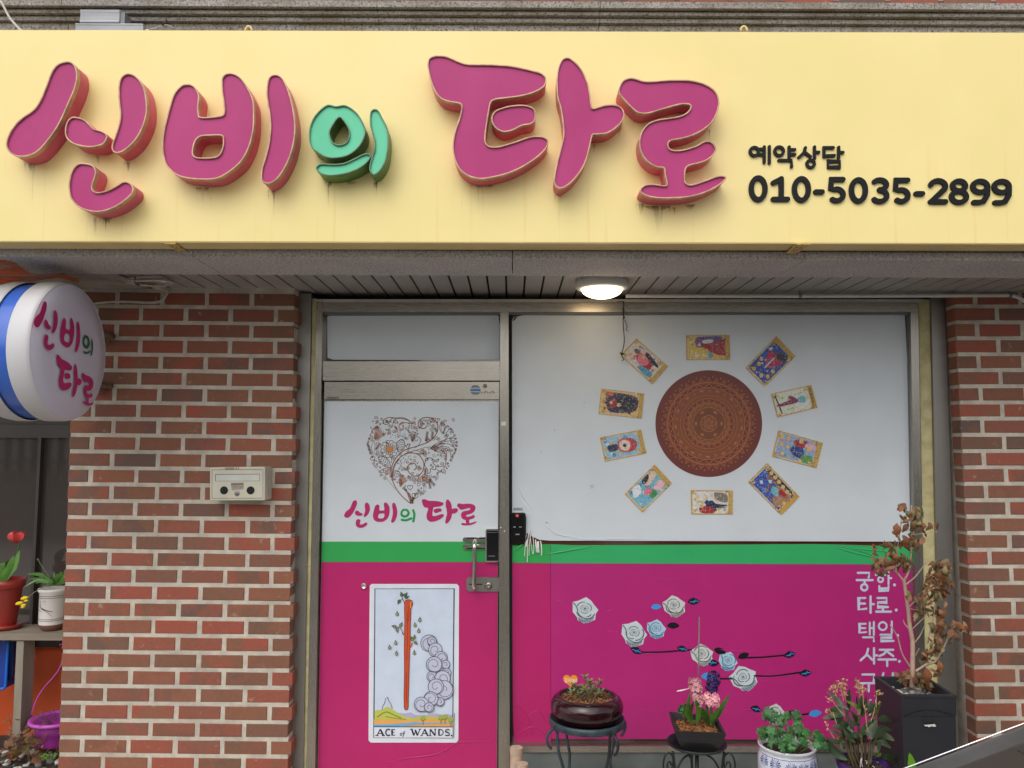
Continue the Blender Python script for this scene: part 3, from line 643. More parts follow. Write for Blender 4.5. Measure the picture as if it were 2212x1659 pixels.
# ------------------------------------------------------------------ films
WH = S(214, 221, 226); PK = S(182, 40, 118); PK2 = S(186, 36, 106); GR = S(52, 168, 84); GRD = S(30, 140, 70)
def vinyl(name, bump=.12):
    t = NT(name); a = t.n('ShaderNodeVertexColor', layer_name='Col'); n = t.noise(5, 5); r = t.ramp(n, [(.3, (.93, .93, .93)), (.7, (1, 1, 1))])
    n2 = t.noise(120, 3); r2 = t.ramp(n2, [(.77, (1, 1, 1)), (.82, (.55, .55, .52))]); c = t.mix(1, a, r, 'MULTIPLY'); t.col(t.mix(.7, c, r2, 'MULTIPLY'))
    t.b.inputs['Roughness'].default_value = .36; t.b.inputs['Specular IOR Level'].default_value = .45
    n3 = t.noise(3.2, 3, stretch=(1, 1, 1.6)); t.bump(n3, bump, .02); return t.m
M_FILM = vinyl('window_film')
FY = 3.612
door = thing('shop_door', 'shop door covered in white, green and magenta film with a tarot card poster', 'door', (P(880, 1200, FY).x, FY, .12))
DX0 = lambda y: 700.6 - (y - 825) * 14 / 775; DX1 = lambda y: 1078.6 - (y - 825) * 4.2 / 775
def dq(y0, y1, Yf, Yb, mt_, name, par=door, x0=None, x1=None):
    A = [P(DX0(y1) if x0 is None else x0, y1, Yf), P(DX1(y1) if x1 is None else x1, y1, Yf), P(DX1(y0) if x1 is None else x1, y0, Yf), P(DX0(y0) if x0 is None else x0, y0, Yf)]
    m = MB(); m.hexa(A, [p + V((0, Yb - Yf, 0)) for p in A]); return m.build(name, mt_, par)
leaf = dq(825.3, YB, 3.6145, 3.65, M_STEEL, 'door_leaf')
rail = dq(825, 862.5, 3.599, 3.6143, M_STEEL_H, 'top_rail')
da = Art(lambda x, y, l: P(x, y, FY + .0008 - .0006 * l))
e = 1.2
da.poly([(DX0(867) + e + 3, 867), (DX1(867) - e - 3, 867), (DX1(870) - e, 870), (DX1(1170) - e, 1170), (DX0(1170) + e, 1170), (DX0(870) + e, 870)], WH)
da.poly([(DX0(1170) + e, 1170.2), (DX1(1170) - e, 1170.2), (DX1(1214) - e, 1214), (DX0(1214) + e, 1214)], GR)
da.poly([(DX0(1214) + e, 1214.2), (DX1(1214) - e, 1214.2), (DX1(YB) - e, YB), (DX0(YB) + e, YB)], PK2)
da.build('door_film', M_FILM, door)
# transom light
tr = thing('transom_window', 'small white filmed transom window above the shop door', 'window', (P(890, 777, 3.615).x, 3.615, P(890, 777, 3.615).z))
bar('glass_pane', M_GLASSD, 697, 1079, 697, 1079, 675, 780, 3.622, 3.63, tr)
ta = Art(lambda x, y, l: P(x, y, 3.619 - .0006 * l))
ta.poly([(710.5, 682), (1075, 681.2), (1077.5, 683), (1077.2, 774), (1070, 776.5), (950, 778), (800, 777.5), (720, 777), (707.5, 773), (706.8, 686), (708, 683)], WH)
ta.build('transom_film', M_FILM, tr)

# logo lettering printed on the door
lg = Art(lambda x, y, l: P(x, y, FY - .0006 - .0006 * l))
dm = lambda p: (743 + (p[0] - 12) * .1844, 1078 + (p[1] - 119) * .185)
MG, GG = S(190, 40, 108), S(24, 160, 84)
for k in ('a1', 'a2', 'a3', 'a4', 'a6', 't1', 't2', 't3', 'r1'):
    l = inset(SM[k], 1.5 if area(SM[k]) else 0); lg.poly([dm(p) for p in l], MG, 0)
lg.poly([dm(p) for p in inset(SM['a5'], 2)], MG, 0, holes=[[dm(p) for p in inset(SM['a5h'], -5)]])
ringo = [dm(p) for p in inset(SM['g1'], 6)]; cgx = sum(p[0] for p in ringo) / len(ringo); cgy = sum(p[1] for p in ringo) / len(ringo)
lg.poly(ringo, GG, 0, holes=[[(cgx + (p[0] - cgx) * .52, cgy + (p[1] - cgy) * .52) for p in ringo]])
lg.line([dm(p) for p in [(690, 362), (740, 366), (800, 345)]], 5, GG, 0, 4); lg.line([dm(p) for p in [(822, 250), (836, 300), (825, 380)]], 5, GG, 0, 4)
lg.build('printed_name', M_PRINT, door)

# ornamental heart
ht = Art(lambda x, y, l: P(768 + x * .13561, 877.8 + y * .13561, FY - .0006 - .0004 * l))
BR, BD, OR = S(146, 84, 54), S(108, 72, 54), S(226, 132, 30)
def curl(x, y, r, turns, a0, d=1, w=8, c=BD, tail=None):
    n = int(10 * turns) + 4; pts = []
    for k in range(n + 1):
        f_ = k / n; a_ = math.radians(a0) + d * f_ * turns * 2 * math.pi; rr = r * (1 - f_ * .86); pts.append((x + rr * math.cos(a_), y + rr * math.sin(a_)))
    if tail: pts = cat([tail] + [pts[0]] + pts[1:3], 4, False)[:9] + pts[1:]
    ht.line(pts, w, c, 0, cap=False)
def hl(pts, w=7, c=BD, n=5): ht.line(pts, w * 1.2, c, 0, n, cap=False)
def leafp(x0, y0, x1, y1, wd, c=BD, w=6, veins=0, fill=None):
    d = V((x1 - x0, y1 - y0)); nn = V((-d.y, d.x)).normalized() * wd; pts = []
    for k in range(11): f_ = k / 10; s_ = math.sin(math.pi * f_) ** .8; pts.append((x0 + d.x * f_ + nn.x * s_, y0 + d.y * f_ + nn.y * s_))
    for k in range(10, -1, -1): f_ = k / 10; s_ = math.sin(math.pi * f_) ** .8; pts.append((x0 + d.x * f_ - nn.x * s_, y0 + d.y * f_ - nn.y * s_))
    if fill: ht.poly(pts, fill, -1)
    ht.line(pts, w, c, 0, cap=False)
    for v_ in range(veins):
        f_ = (v_ + 1) / (veins + 1); s_ = math.sin(math.pi * f_) ** .8 * .9; b = (x0 + d.x * f_, y0 + d.y * f_); f2 = f_ + .1
        for sg_ in (1, -1): ht.line([b, (x0 + d.x * f2 + nn.x * s_ * sg_, y0 + d.y * f2 + nn.y * s_ * sg_)], w * .8, c, 0, cap=False)
def hheart(x, y, s, rot=0, w=6):
    pts = []
    for k in range(21):
        t_ = 2 * math.pi * k / 20; px_ = 16 * math.sin(t_) ** 3; py_ = -(13 * math.cos(t_) - 5 * math.cos(2 * t_) - 2 * math.cos(3 * t_) - math.cos(4 * t_))
        ca, sa = math.cos(rot), math.sin(rot); pts.append((x + s * (px_ * ca - py_ * sa), y + s * (px_ * sa + py_ * ca)))
    ht.line(pts, w, BD, 0, cap=False)
def flower(x, y, R_, n, w=7):
    pts = []
    for k in range(n * 8 + 1):
        a_ = 2 * math.pi * k / (n * 8); pts.append((x + (R_ * .9 + R_ * .1 * abs(math.sin(a_ * n / 2)) * 1.6) * math.cos(a_), y + (R_ * .9 + R_ * .1 * abs(math.sin(a_ * n / 2)) * 1.6) * math.sin(a_)))
    ht.line(pts, w, BD, 0, cap=False)
    for k in range(n):
        a_ = 2 * math.pi * k / n; leafp(x + R_ * .34 * math.cos(a_), y + R_ * .34 * math.sin(a_), x + R_ * .74 * math.cos(a_), y + R_ * .74 * math.sin(a_), R_ * .12, BD, w * .8)
    ht.circ(x, y, R_ * .32, OR, 1, 18)
hl([(880, 1550), (760, 1450), (660, 1330), (590, 1180), (565, 1050), (590, 920), (660, 800), (780, 700), (930, 650), (1080, 600), (1200, 540), (1290, 430), (1310, 310), (1260, 220), (1180, 180), (1090, 180), (1020, 220), (1000, 290), (1040, 345), (1100, 350), (1135, 310)], 11, BR)
hl([(580, 1180), (590, 1020), (640, 890), (740, 790), (870, 740), (1000, 770), (1080, 880), (1080, 1000), (1020, 1090), (930, 1110), (850, 1050), (825, 980), (860, 920), (920, 905), (965, 940), (955, 1000), (925, 1010)], 11, BR)
hl([(600, 1170), (610, 1000), (680, 850), (800, 750), (960, 700), (1130, 650), (1170, 665)], 6)
hl([(880, 1550), (820, 1380), (770, 1310), (795, 1250)], 6); hl([(880, 1540), (850, 1400), (790, 1320), (795, 1260)], 6); hl([(885, 1530), (878, 1450), (850, 1390)], 9, BR)
hl([(900, 270), (830, 210), (740, 180), (640, 185), (530, 175), (460, 210), (440, 260), (480, 290), (530, 270), (570, 200), (630, 180)], 8)
hl([(900, 280), (800, 260), (720, 270), (690, 330), (740, 365), (770, 330)], 7); hl([(900, 275), (850, 230), (760, 200), (640, 195), (600, 250), (590, 320), (540, 350)], 7)
curl(640, 250, 40, 1.2, -160); curl(545, 315, 32, 1.2, 90, -1); curl(500, 235, 34, 1.3, 0, 1, 6); leafp(620, 310, 668, 378, 14, BR, 6, 0, S(165, 110, 85))
leafp(890, 360, 950, 245, 26, BR, 7, 2); leafp(840, 355, 860, 300, 12); curl(975, 330, 30, 1, 180, -1, 5); curl(1065, 275, 30, 1.2, 90, 1, 7); leafp(1055, 310, 1040, 215, 20, BD, 6, 2)
hl([(1070, 235), (1090, 210), (1110, 240), (1130, 212), (1150, 240), (1170, 212), (1200, 235), (1240, 240)], 6, BD, 3)
flower(540, 680, 135, 12, 8); flower(1100, 1160, 70, 11, 7)
leafp(680, 720, 750, 520, 70, BD, 8, 6); leafp(560, 970, 360, 790, 60, BD, 8, 6); leafp(560, 985, 370, 1050, 30, BR, 6, 4); leafp(560, 990, 470, 1100, 26, BR, 6, 3)
for (x, y, s_) in ((375, 460, 1), (755, 1190, .8)):     # tulip like blooms
    for k in range(-3, 4):
        leafp(x - 50 * s_ + 8 * k * s_, y + 60 * s_, x + (20 + 22 * k) * s_, y - (95 - 6 * abs(k)) * s_ + 20 * k * s_, 11 * s_, BR, 5, 0, S(204, 186, 174))
        ht.circ(x + (24 + 24 * k) * s_, y - (104 - 6 * abs(k)) * s_ + 20 * k * s_, 7 * s_, BD, 0, 8)
    hl([(x - 70 * s_, y + 10), (x - 60 * s_, y + 70 * s_), (x + 10 * s_, y + 75 * s_)], 8, BR)
hl([(290, 540), (255, 640), (290, 740), (400, 775), (500, 830), (555, 900)], 4); hl([(300, 540), (310, 640), (300, 720)], 4)
for (x0, y0, x1, y1, n) in ((185, 580, 245, 740, 7), (310, 690, 400, 590, 5), (1120, 560, 1145, 400, 7), (1215, 520, 1230, 400, 6), (1300, 410, 1260, 340, 4), (1105, 1100, 1115, 990, 6), (1170, 1150, 1260, 1260, 7), (1175, 1180, 1190, 1310, 6), (1120, 560, 1160, 500, 3)):
    hl([(x0, y0), (x1, y1)], 6, BD, 1); d = V((x1 - x0, y1 - y0)).normalized(); nn = V((-d.y, d.x))
    for k in range(n):
        b = V((x0, y0)).lerp(V((x1, y1)), (k + .3) / n)
        for s_ in (1, -1): leafp(b.x, b.y, b.x + d.x * 14 + nn.x * 24 * s_, b.y + d.y * 14 + nn.y * 24 * s_, 3, BD, 3.5)
for p in ((480, 420), (520, 410), (558, 415), (600, 415), (640, 412), (668, 405), (510, 440), (560, 445), (590, 455), (635, 462), (680, 425), (668, 450), (635, 495), (562, 490), (700, 465), (730, 850), (760, 830), (800, 780), (840, 800), (840, 830), (870, 790), (800, 845), (785, 870), (775, 895), (812, 890), (770, 812), (575, 830), (575, 850), (573, 870), (572, 890)): ht.circ(p[0], p[1], 7.5, BD, 0, 8)
hl([(770, 490), (720, 470), (710, 410), (760, 370), (830, 375), (880, 430), (920, 520), (935, 600)], 4, S(120, 110, 104)); curl(770, 455, 36, 1.2, 180, -1, 5, S(120, 110, 104)); curl(860, 465, 22, 1, 90, 1, 4); curl(895, 520, 16, 1, 0, 1, 4)
hl([(900, 400), (905, 450), (950, 470), (980, 455), (1000, 430), (960, 430), (930, 410), (900, 400)], 7); hl([(940, 470), (935, 510), (960, 550), (985, 545), (990, 520)], 7); hl([(935, 500), (970, 485), (1020, 500), (1040, 550), (1000, 620), (950, 660)], 7)
hl([(805, 630), (820, 660), (835, 690)], 5); hl([(830, 610), (845, 650), (840, 690)], 5); hl([(862, 610), (860, 660), (842, 690)], 5)
for p in ((803, 628), (830, 605), (862, 604)): ht.circ(p[0], p[1], 12, BD, 0, 10)
hheart(815, 515, 1.4, .4); hheart(870, 1290, 2.8, 0, 8); hheart(1005, 1245, 1.8, .4); hheart(1300, 510, 1.7, .7); hheart(285, 910, 1.3, -.4); hheart(325, 955, 1.6, -.3); hheart(405, 1100, 1.1); hheart(465, 1150, 1.3); hheart(335, 770, 1.0); hheart(275, 830, 2.6, -.6, 7); hheart(700, 890, 2.4, 1.0, 7); hheart(945, 1430, 3.2, .3, 8); hheart(1070, 1390, 1.1, .4); hheart(910, 1065, 1.2)
hl([(640, 1330), (560, 1230), (500, 1150), (420, 1080), (350, 1000)], 4)
ht.circ(1175, 665, 22, S(200, 205, 208), 0, 14); ht.line(arc(1175, 665, 22, 22, 0, 360, 14), 7, BD, 1)
for k, (dx_, dy_, w_) in enumerate(((260, -130, 24), (250, -70, 22), (160, -10, 22), (230, 40, 24), (250, 80, 22), (120, -40, 16), (120, 30, 16))): leafp(1195, 665, 1175 + dx_, 665 + dy_, w_, BR if k > 4 else BD, 7, 0)
for pts in ([(1300, 620), (1400, 540), (1540, 500)], [(1320, 610), (1420, 560), (1580, 545)], [(1340, 610), (1450, 590), (1560, 640), (1590, 690)], [(1350, 640), (1470, 650), (1530, 700)], [(1350, 650), (1450, 720), (1430, 830)], [(1380, 660), (1500, 700), (1520, 840)], [(1420, 545), (1470, 480)], [(1360, 690), (1440, 760), (1450, 830), (1430, 900), (1450, 990)]): hl(pts, 6)
for (x, y, r_) in ((1555, 490, 24), (1595, 520, 20), (1605, 570, 20), (1595, 625, 22), (1590, 680, 24), (1590, 715, 18), (1540, 700, 22), (1540, 820, 28), (1525, 865, 20), (1470, 465, 24), (1440, 462, 18), (1560, 770, 24), (1430, 840, 22), (1470, 905, 18), (1480, 950, 16), (1455, 990, 12)): curl(x, y, r_, 1.2, rg.uniform(0, 360), rg.choice((1, -1)), 6)
for k in range(6): x = 1185 + k * 30; ht.circ(x, 180 + k * 4, 10, BR, 0, 8); hl([(x, 188 + k * 4), (x + 6, 235)], 5, BR, 1)
leafp(1390, 440, 1380, 230, 44, BD, 8, 0); leafp(1390, 420, 1385, 270, 24, BR, 6, 0); leafp(1400, 435, 1490, 320, 30, BD, 7, 0); curl(1540, 410, 36, 1.3, 120, 1, 7); curl(1525, 355, 22, 1.2, 0, 1, 6)
hl([(1120, 850), (1100, 940), (1150, 1010), (1150, 1070), (1190, 1050), (1200, 990), (1260, 1010), (1280, 960), (1230, 890), (1300, 880), (1325, 840), (1260, 860), (1200, 820), (1140, 830)], 8); ht.line(arc(1130, 848, 20, 20, 0, 360, 12), 7, BD)
for pts in ([(870, 740), (940, 700), (1030, 715), (1090, 680)], [(880, 745), (1000, 750), (1060, 755)]): hl(pts, 7, BR)
for k in range(5): a_ = math.radians(-70 + 28 * k); leafp(1065, 755, 1065 + 80 * math.cos(a_), 755 + 70 * math.sin(a_), 9, BR, 6)
curl(1375, 920, 36, 1.4, 90, -1, 7, BD, (1290, 960)); curl(1395, 1030, 44, 1.4, 60, -1, 7, BD, (1280, 1000)); curl(1330, 1040, 24, 1.1, 0, 1, 6); curl(1200, 1110, 34, 1.3, 0, 1, 6); curl(1290, 1120, 34, 1.2, -90, 1, 6); curl(1290, 1160, 26, 1.1, 90, 1, 6)
curl(660, 1090, 55, 1.5, -60, -1, 8, BD, (700, 1040)); hl([(600, 1120), (590, 1060), (640, 1020), (700, 1050), (705, 1120)], 7); curl(1015, 1370, 34, 1.3, -40, 1, 7, BD, (1040, 1430)); curl(1090, 1345, 28, 1.2, 0, 1, 6); curl(1110, 1290, 34, 1.2, 120, 1, 4, S(130, 120, 114))
for k in range(5): leafp(850 + k * 36, 1100 + k * 12, 872 + k * 34, 1185 + k * 4, 13, BD, 6)
for k in range(46):                                     # small curls that carry the outline of the heart
    t_ = 2 * math.pi * k / 46; px_ = 16 * math.sin(t_) ** 3; py_ = -(13 * math.cos(t_) - 5 * math.cos(2 * t_) - 2 * math.cos(3 * t_) - math.cos(4 * t_))
    x, y = 905 + px_ * 43, 760 + py_ * 44
    if 1150 < y < 1500 or (x < 420 and y > 200): curl(x, y, rg.uniform(14, 24), 1.1, rg.uniform(0, 360), rg.choice((1, -1)), 6)
for (x, y) in ((720, 950), (760, 990), (790, 1010), (700, 990), (740, 1020), (1020, 960), (1035, 990)): curl(x, y, 22, 1.1, rg.uniform(0, 360), 1, 6)
curl(1250, 780, 36, 1.3, 0, 1, 4); curl(1375, 800, 32, 1.3, 180, 1, 4); curl(1240, 300, 28, 1.3, 0, 1, 4); curl(945, 800, 26, 1.2, 0, 1, 4)
for k in range(9): curl(rg.uniform(240, 420), rg.uniform(215, 380) , 15, 1.1, rg.uniform(0, 360), 1, 6)
rh = random.Random(13)
def in_heart(x, y):
    u, v_ = (x - 905) / 43 / 16, -(y - 760) / 44 / 16; return (u * u + (v_ + .0) ** 2 * .9 - .78) ** 3 - u * u * v_ ** 3 * 1.1 < 0
n_c = 0
while n_c < 95:
    x, y = rh.uniform(190, 1620), rh.uniform(180, 1500)
    if in_heart(x, y): curl(x, y, rh.uniform(14, 34), 1.3, rh.uniform(0, 360), rh.choice((1, -1)), 6.5, rh.choice((BR, BD, S(150, 110, 88)))); n_c += 1
for k in range(90):
    t_ = 2 * math.pi * k / 90; x, y = 905 + 16 * math.sin(t_) ** 3 * 44, 775 - (13 * math.cos(t_) - 5 * math.cos(2 * t_) - 2 * math.cos(3 * t_) - math.cos(4 * t_)) * 44.5; curl(x, y, rh.uniform(12, 22), 1.15, rh.uniform(0, 360), rh.choice((1, -1)), 7.5, rh.choice((BR, BD)))
ht.build('printed_heart', M_PRINT, door)

# tarot poster
ps = Art(lambda x, y, l: P(658.3 + x * .27249, 1206.9 + y * .27249, FY - .0008 - .0005 * l))
INK = S(40, 46, 60); PW = S(226, 230, 238)
ps.poly([(530, 200), (1205, 200), (1223, 218), (1218, 1440), (1200, 1458), (522, 1458), (505, 1440), (515, 215)], PW, 0)
def frame(x0, y0, x1, y1, x2, y2, x3, y3, w_=5): ps.line([(x0, y0), (x1, y1), (x2, y2), (x3, y3)], w_, S(40, 66, 84), 3, closed=True)
ps.poly([(556, 238), (1184, 238), (1172, 1422), (548, 1420)], S(208, 220, 238), 1)
hills = [(548, 1215), (580, 1200), (612, 1200), (640, 1180), (655, 1176), (690, 1190), (740, 1225), (800, 1255), (860, 1262), (920, 1250), (1000, 1248), (1060, 1255), (1100, 1248), (1174, 1262), (1173, 1332), (548, 1330)]
ps.poly([(548, 1212), (575, 1198), (620, 1212), (700, 1210), (745, 1222), (790, 1228), (840, 1218), (880, 1240), (930, 1242), (990, 1235), (1050, 1226), (1090, 1240), (1130, 1232), (1174, 1240), (1174, 1290), (548, 1290)], S(186, 176, 212), 2)
ps.poly(hills, S(196, 200, 90), 3)
ps.poly([(548, 1272), (640, 1276), (760, 1268), (850, 1280), (1000, 1268), (1174, 1270), (1173, 1330), (548, 1332)], S(232, 172, 96), 4)
ps.poly([(548, 1315), (700, 1312), (860, 1298), (1000, 1302), (1173, 1300), (1173, 1308), (960, 1312), (870, 1318), (700, 1332), (548, 1332)], S(110, 178, 222), 5)
ps.line([(575, 1255), (640, 1215), (700, 1235), (760, 1262)], 8, S(120, 150, 60), 5, 4); ps.line([(640, 1250), (700, 1262), (800, 1275)], 7, S(140, 165, 70), 5, 4)
for x, y in ((938, 1266), (1080, 1262), (1112, 1258), (1158, 1278)):
    ps.line([(x, y + 18), (x + 1, y + 48)], 6, S(130, 100, 60), 6)
    ps.poly([(x + 24 * math.cos(a_) * (1 + .15 * math.sin(5 * a_)), y + 24 * math.sin(a_)) for a_ in [k * math.pi / 8 for k in range(16)]], S(168, 176, 84), 6)
    ps.line([(x - 14, y + 12), (x, y + 18), (x + 14, y + 8)], 4, S(90, 110, 50), 7, 3)
ps.poly([(612, 1200), (622, 1160), (632, 1150), (640, 1110), (655, 1098), (668, 1130), (680, 1146), (694, 1186), (655, 1174)], S(206, 212, 226), 4); ps.line([(612, 1200), (622, 1160), (632, 1150), (640, 1110), (655, 1098), (668, 1130), (680, 1146), (694, 1186)], 4, INK, 5)
# staff with sprouting twigs
WD = S(206, 84, 48)
ps.poly([(790, 350), (800, 330), (825, 324), (850, 332), (856, 360), (842, 400), (838, 520), (836, 650), (830, 800), (826, 950), (820, 1180), (812, 1198), (795, 1198), (788, 1180), (786, 1080), (790, 900), (788, 700), (792, 500), (790, 400)], WD, 6)
ps.line([(790, 350), (800, 330), (825, 324), (850, 332), (856, 360), (842, 400), (838, 520), (836, 650), (830, 800), (826, 950), (820, 1180), (812, 1198), (795, 1198), (788, 1180), (786, 1080), (790, 900), (788, 700), (792, 500), (790, 400)], 4, S(90, 36, 26), 7, closed=True)
for pts in ([(812, 420), (816, 600), (808, 800)], [(824, 380), (826, 470)], [(804, 900), (808, 1140)]): ps.line(pts, 4, S(150, 54, 34), 8, 4)
ps.line([(838, 700), (852, 672), (850, 668)], 12, WD, 7); ps.line([(794, 610), (776, 590)], 12, WD, 7); ps.line([(846, 338), (838, 360), (842, 390)], 7, S(240, 160, 70), 8, 3)
ps.circ(816, 482, 8, S(150, 54, 34), 8, 10)
def tleaf(x, y, s_, rot, c=S(150, 160, 104), layer=8):
    pts = [(0, -1.25), (.28, -.55), (.62, -.1), (.6, .4), (.2, .72), (-.25, .7), (-.6, .35), (-.5, -.15), (-.15, -.5)]
    q_ = [(x + s_ * (a_ * math.cos(rot) - b * math.sin(rot)), y + s_ * (a_ * math.sin(rot) + b * math.cos(rot))) for a_, b in pts]
    ps.poly(q_, c, layer); ps.line(q_, 3.6, S(60, 64, 44), layer + 1, closed=True); ps.line([q_[0], q_[4]], 2.5, S(60, 64, 44), layer + 1)
DG = S(96, 130, 96)
for x, y, r_ in ((768, 284, -.3), (798, 286, .7), (806, 304, 1.3), (748, 340, 3.6)): tleaf(x, y, 20, r_, DG)
ps.line([(788, 345), (776, 318), (770, 300)], 5, S(70, 60, 50), 8); ps.line([(776, 318), (752, 332)], 4, S(70, 60, 50), 8)
for x, y, r_ in ((710, 538, -1.3), (762, 525, .4), (734, 566, 2.9)): tleaf(x, y, 20, r_)
ps.line([(778, 594), (766, 560), (748, 545), (722, 540)], 5, S(70, 60, 50), 8, 3)
for x, y, r_ in ((868, 622, .2), (852, 638, -.5), (880, 666, 2.3)): tleaf(x, y, 19, r_)
for x, y in ((732, 438), (912, 485), (874, 527), (903, 573), (720, 668), (672, 705), (727, 752), (868, 747)): tleaf(x, y, 19, rg.uniform(-.2, .1), S(178, 184, 124))
# scrolls of cloud
def scroll(x, y, r_, a0, d=1, l=4, f=True):
    scroll.i = getattr(scroll, 'i', 0) + 1; l = 4 + scroll.i * .9
    if f: ps.circ(x, y, r_, S(196, 200, 222), l, 22)
    ps.line(arc(x, y, r_, r_, 0, 360, 24), 5, S(86, 82, 90), l + .6)
    pts = []
    for k in range(16): f_ = k / 15; rr = r_ * (1 - .8 * f_); a_ = math.radians(a0) + d * f_ * 8; pts.append((x + rr * math.cos(a_), y + rr * math.sin(a_)))
    ps.line(pts, 4, S(86, 82, 90), l + .6, 2, cap=False)
for (x, y, r_, a0, d) in ((985, 670, 66, 30, 1), (1008, 655, 36, 200, -1), (1035, 722, 54, 0, 1), (1080, 785, 50, 100, -1), (1115, 840, 36, 0, 1), (1122, 905, 38, 60, 1), (1025, 838, 62, 60, 1), (1010, 935, 42, 0, 1), (1092, 950, 62, 200, -1), (1105, 1040, 74, -60, 1), (1040, 1015, 62, 120, -1), (1072, 1135, 34, 0, 1), (1000, 1110, 56, 160, 1), (925, 1155, 58, 60, 1), (985, 1180, 38, 200, -1)): scroll(x, y, r_, a0, d, 4)
# lower panel lettering
ps.poly([(549, 1332), (1173, 1334), (1172, 1420), (548, 1418)], S(222, 228, 240), 7)
def word(strokes, w_=11): 
    for s_ in strokes: ps.line(s_, w_, S(22, 24, 32), 9, cap=False)
def serif(x, y, l=13): ps.line([(x - l, y), (x + l, y)], 6, S(22, 24, 32), 9, cap=False)
bx, by = 1352, 1402
word([[(572, by), (598, bx)]], 7); word([[(598, bx), (624, by)]], 13); word([[(580, 1386), (616, 1386)]], 6); serif(572, by); serif(624, by)
word([arc(662, 1377, 20, 25, -45, -315, 12)], 10)
word([[(692, bx), (692, by)]], 13); word([[(692, bx + 3), (716, bx + 3)], [(692, 1377), (710, 1377)], [(692, by - 3), (717, by - 3)]], 6)
word([arc(764, 1392, 8, 9, 0, 360, 12)], 5); word([[(796, 1368), (786, 1372), (784, 1400), (776, 1414)], [(776, 1384), (794, 1384)]], 5)
word([[(848, bx), (866, by)], [(876, bx + 4), (894, by)]], 12); word([[(866, by), (880, bx + 4)], [(894, by), (912, bx)]], 6); serif(846, bx, 11); serif(914, bx, 9)
word([[(926, by), (950, bx)]], 6); word([[(950, bx), (974, by)]], 12); word([[(934, 1386), (966, 1386)]], 6); serif(926, by, 9); serif(975, by, 9)
word([[(994, by), (994, bx)], [(1034, by), (1034, bx)]], 7); word([[(994, bx), (1034, by)]], 12); serif(994, by, 9); serif(1034, bx, 9)
word([[(1064, bx), (1064, by)]], 12); word([[(1060, bx + 3)] + arc(1070, 1377, 28, 24, -85, 85, 12) + [(1060, by - 3)]], 7)
word([[(1148, 1360), (1136, 1353), (1118, 1358), (1116, 1370), (1146, 1384), (1146, 1398), (1126, 1403), (1112, 1396)]], 8); ps.circ(1164, 1402, 7, S(22, 24, 32), 9, 10)
frame(556, 238, 1184, 238, 1172, 1422, 547, 1418, 6); ps.line([(549, 1332), (1173, 1334)], 6, S(40, 66, 84), 8)
ps.line([(1186, 1225), (1180, 1420)], 4, S(80, 84, 90), 8)
ps.build('card_poster', M_PRINT, door)

# ridge of loose film low on the door, stud, handle and locks
m = MB(); pts = [P(659 + x * .27249, 1206.9 + y * .27249, FY - .0004) for x, y in cat([(650, 1618), (760, 1592), (850, 1575), (930, 1568), (1050, 1545), (1130, 1505), (1200, 1462), (1280, 1448), (1380, 1450), (1460, 1455), (1528, 1466)], 5, False)]
n = len(pts); m.tube(pts, [.0004 + .0024 * math.sin(math.pi * min(1, .15 + .9 * i / n)) for i in range(n)], 8)
m.build('film_crease', mat('creased_magenta_film', PK2, .35, var=.05), door)
m = MB(); m.lathe([(.0125, 0), (.0125, -.008), (.010, -.011), (.009, -.009), (.0001, -.009)], P(786.5, 1265.5, FY), 20, axis='Y'); m.build('fixing_stud', M_CHROME, door)
def pbox(mb, x0, x1, y0, y1, Yf, Yb, mi=0):
    a_ = [P(x0, y1, Yf), P(x1, y1, Yf), P(x1, y0, Yf), P(x0, y0, Yf)]; mb.hexa(a_, [p + V((0, Yb - Yf, 0)) for p in a_], mi)
def rrect(x0, y0, x1, y1, r_, n=4):
    out = []
    for cx_, cy_, a0 in ((x1 - r_, y0 + r_, -90), (x1 - r_, y1 - r_, 0), (x0 + r_, y1 - r_, 90), (x0 + r_, y0 + r_, 180)): out += arc(cx_, cy_, r_, r_, a0, a0 + 90, n)
    return out
def slab(mb, loop, Yf, Yb, bev=0, mi=0):
    f0 = lambda x, y: P(x, y, Yf); lp_ = inset(loop, bev) if bev else loop
    if area(loop) > 0: loop = loop[::-1]; lp_ = inset(loop, bev) if bev else loop
    if bev:
        bb = .002; mb.wall(loop, lambda x, y: P(x, y, Yf) + V((0, bb, 0)), lambda x, y: P(x, y, Yf) + V((0, Yb - Yf, 0)), mi)
        b = len(mb.v); n_ = len(loop); mb.v += [P(*p, Yf) + V((0, bb, 0)) for p in loop] + [f0(*p) for p in lp_]
        for k in range(n_): mb.face([b + k, b + (k + 1) % n_, b + n_ + (k + 1) % n_, b + n_ + k], mi, None, True)
    else: mb.wall(loop, f0, lambda x, y: P(x, y, Yf) + V((0, Yb - Yf, 0)), mi)
    mb.plane([lp_], f0, mi)
M_GLOSSB = mat('gloss_black', S(20, 20, 22), .12, var=.1, coat=.4)
lk = MB(); slab(lk, rrect(1048.8, 1143.2, 1078.2, 1214.5, 3.5), FY - .020, FY, 1.2); lock = lk.build('door_lock', M_CHROME, door)
m = MB(); slab(m, rrect(1051.2, 1146.5, 1076.6, 1211.5, 2), FY - .0225, FY - .019, .8); m.build('lock_cover', M_GLOSSB, lock)
m = MB(); pbox(m, 1053, 1075, 1150, 1150.7, FY - .0228, FY - .0224); pbox(m, 1055, 1069, 1200.5, 1202, FY - .0228, FY - .0224); m.build('lock_marking', M_GREY, lock)
m = MB()
for (y0, y1) in ((1160.8, 1171.6), (1176.6, 1186.5)):
    lp_ = arc(1004.6, (y0 + y1) / 2, 5.4, (y1 - y0) / 2, 90, 270, 8) + [(1050, y0), (1050, y1)]
    slab(m, lp_, FY - .012, FY, 1)
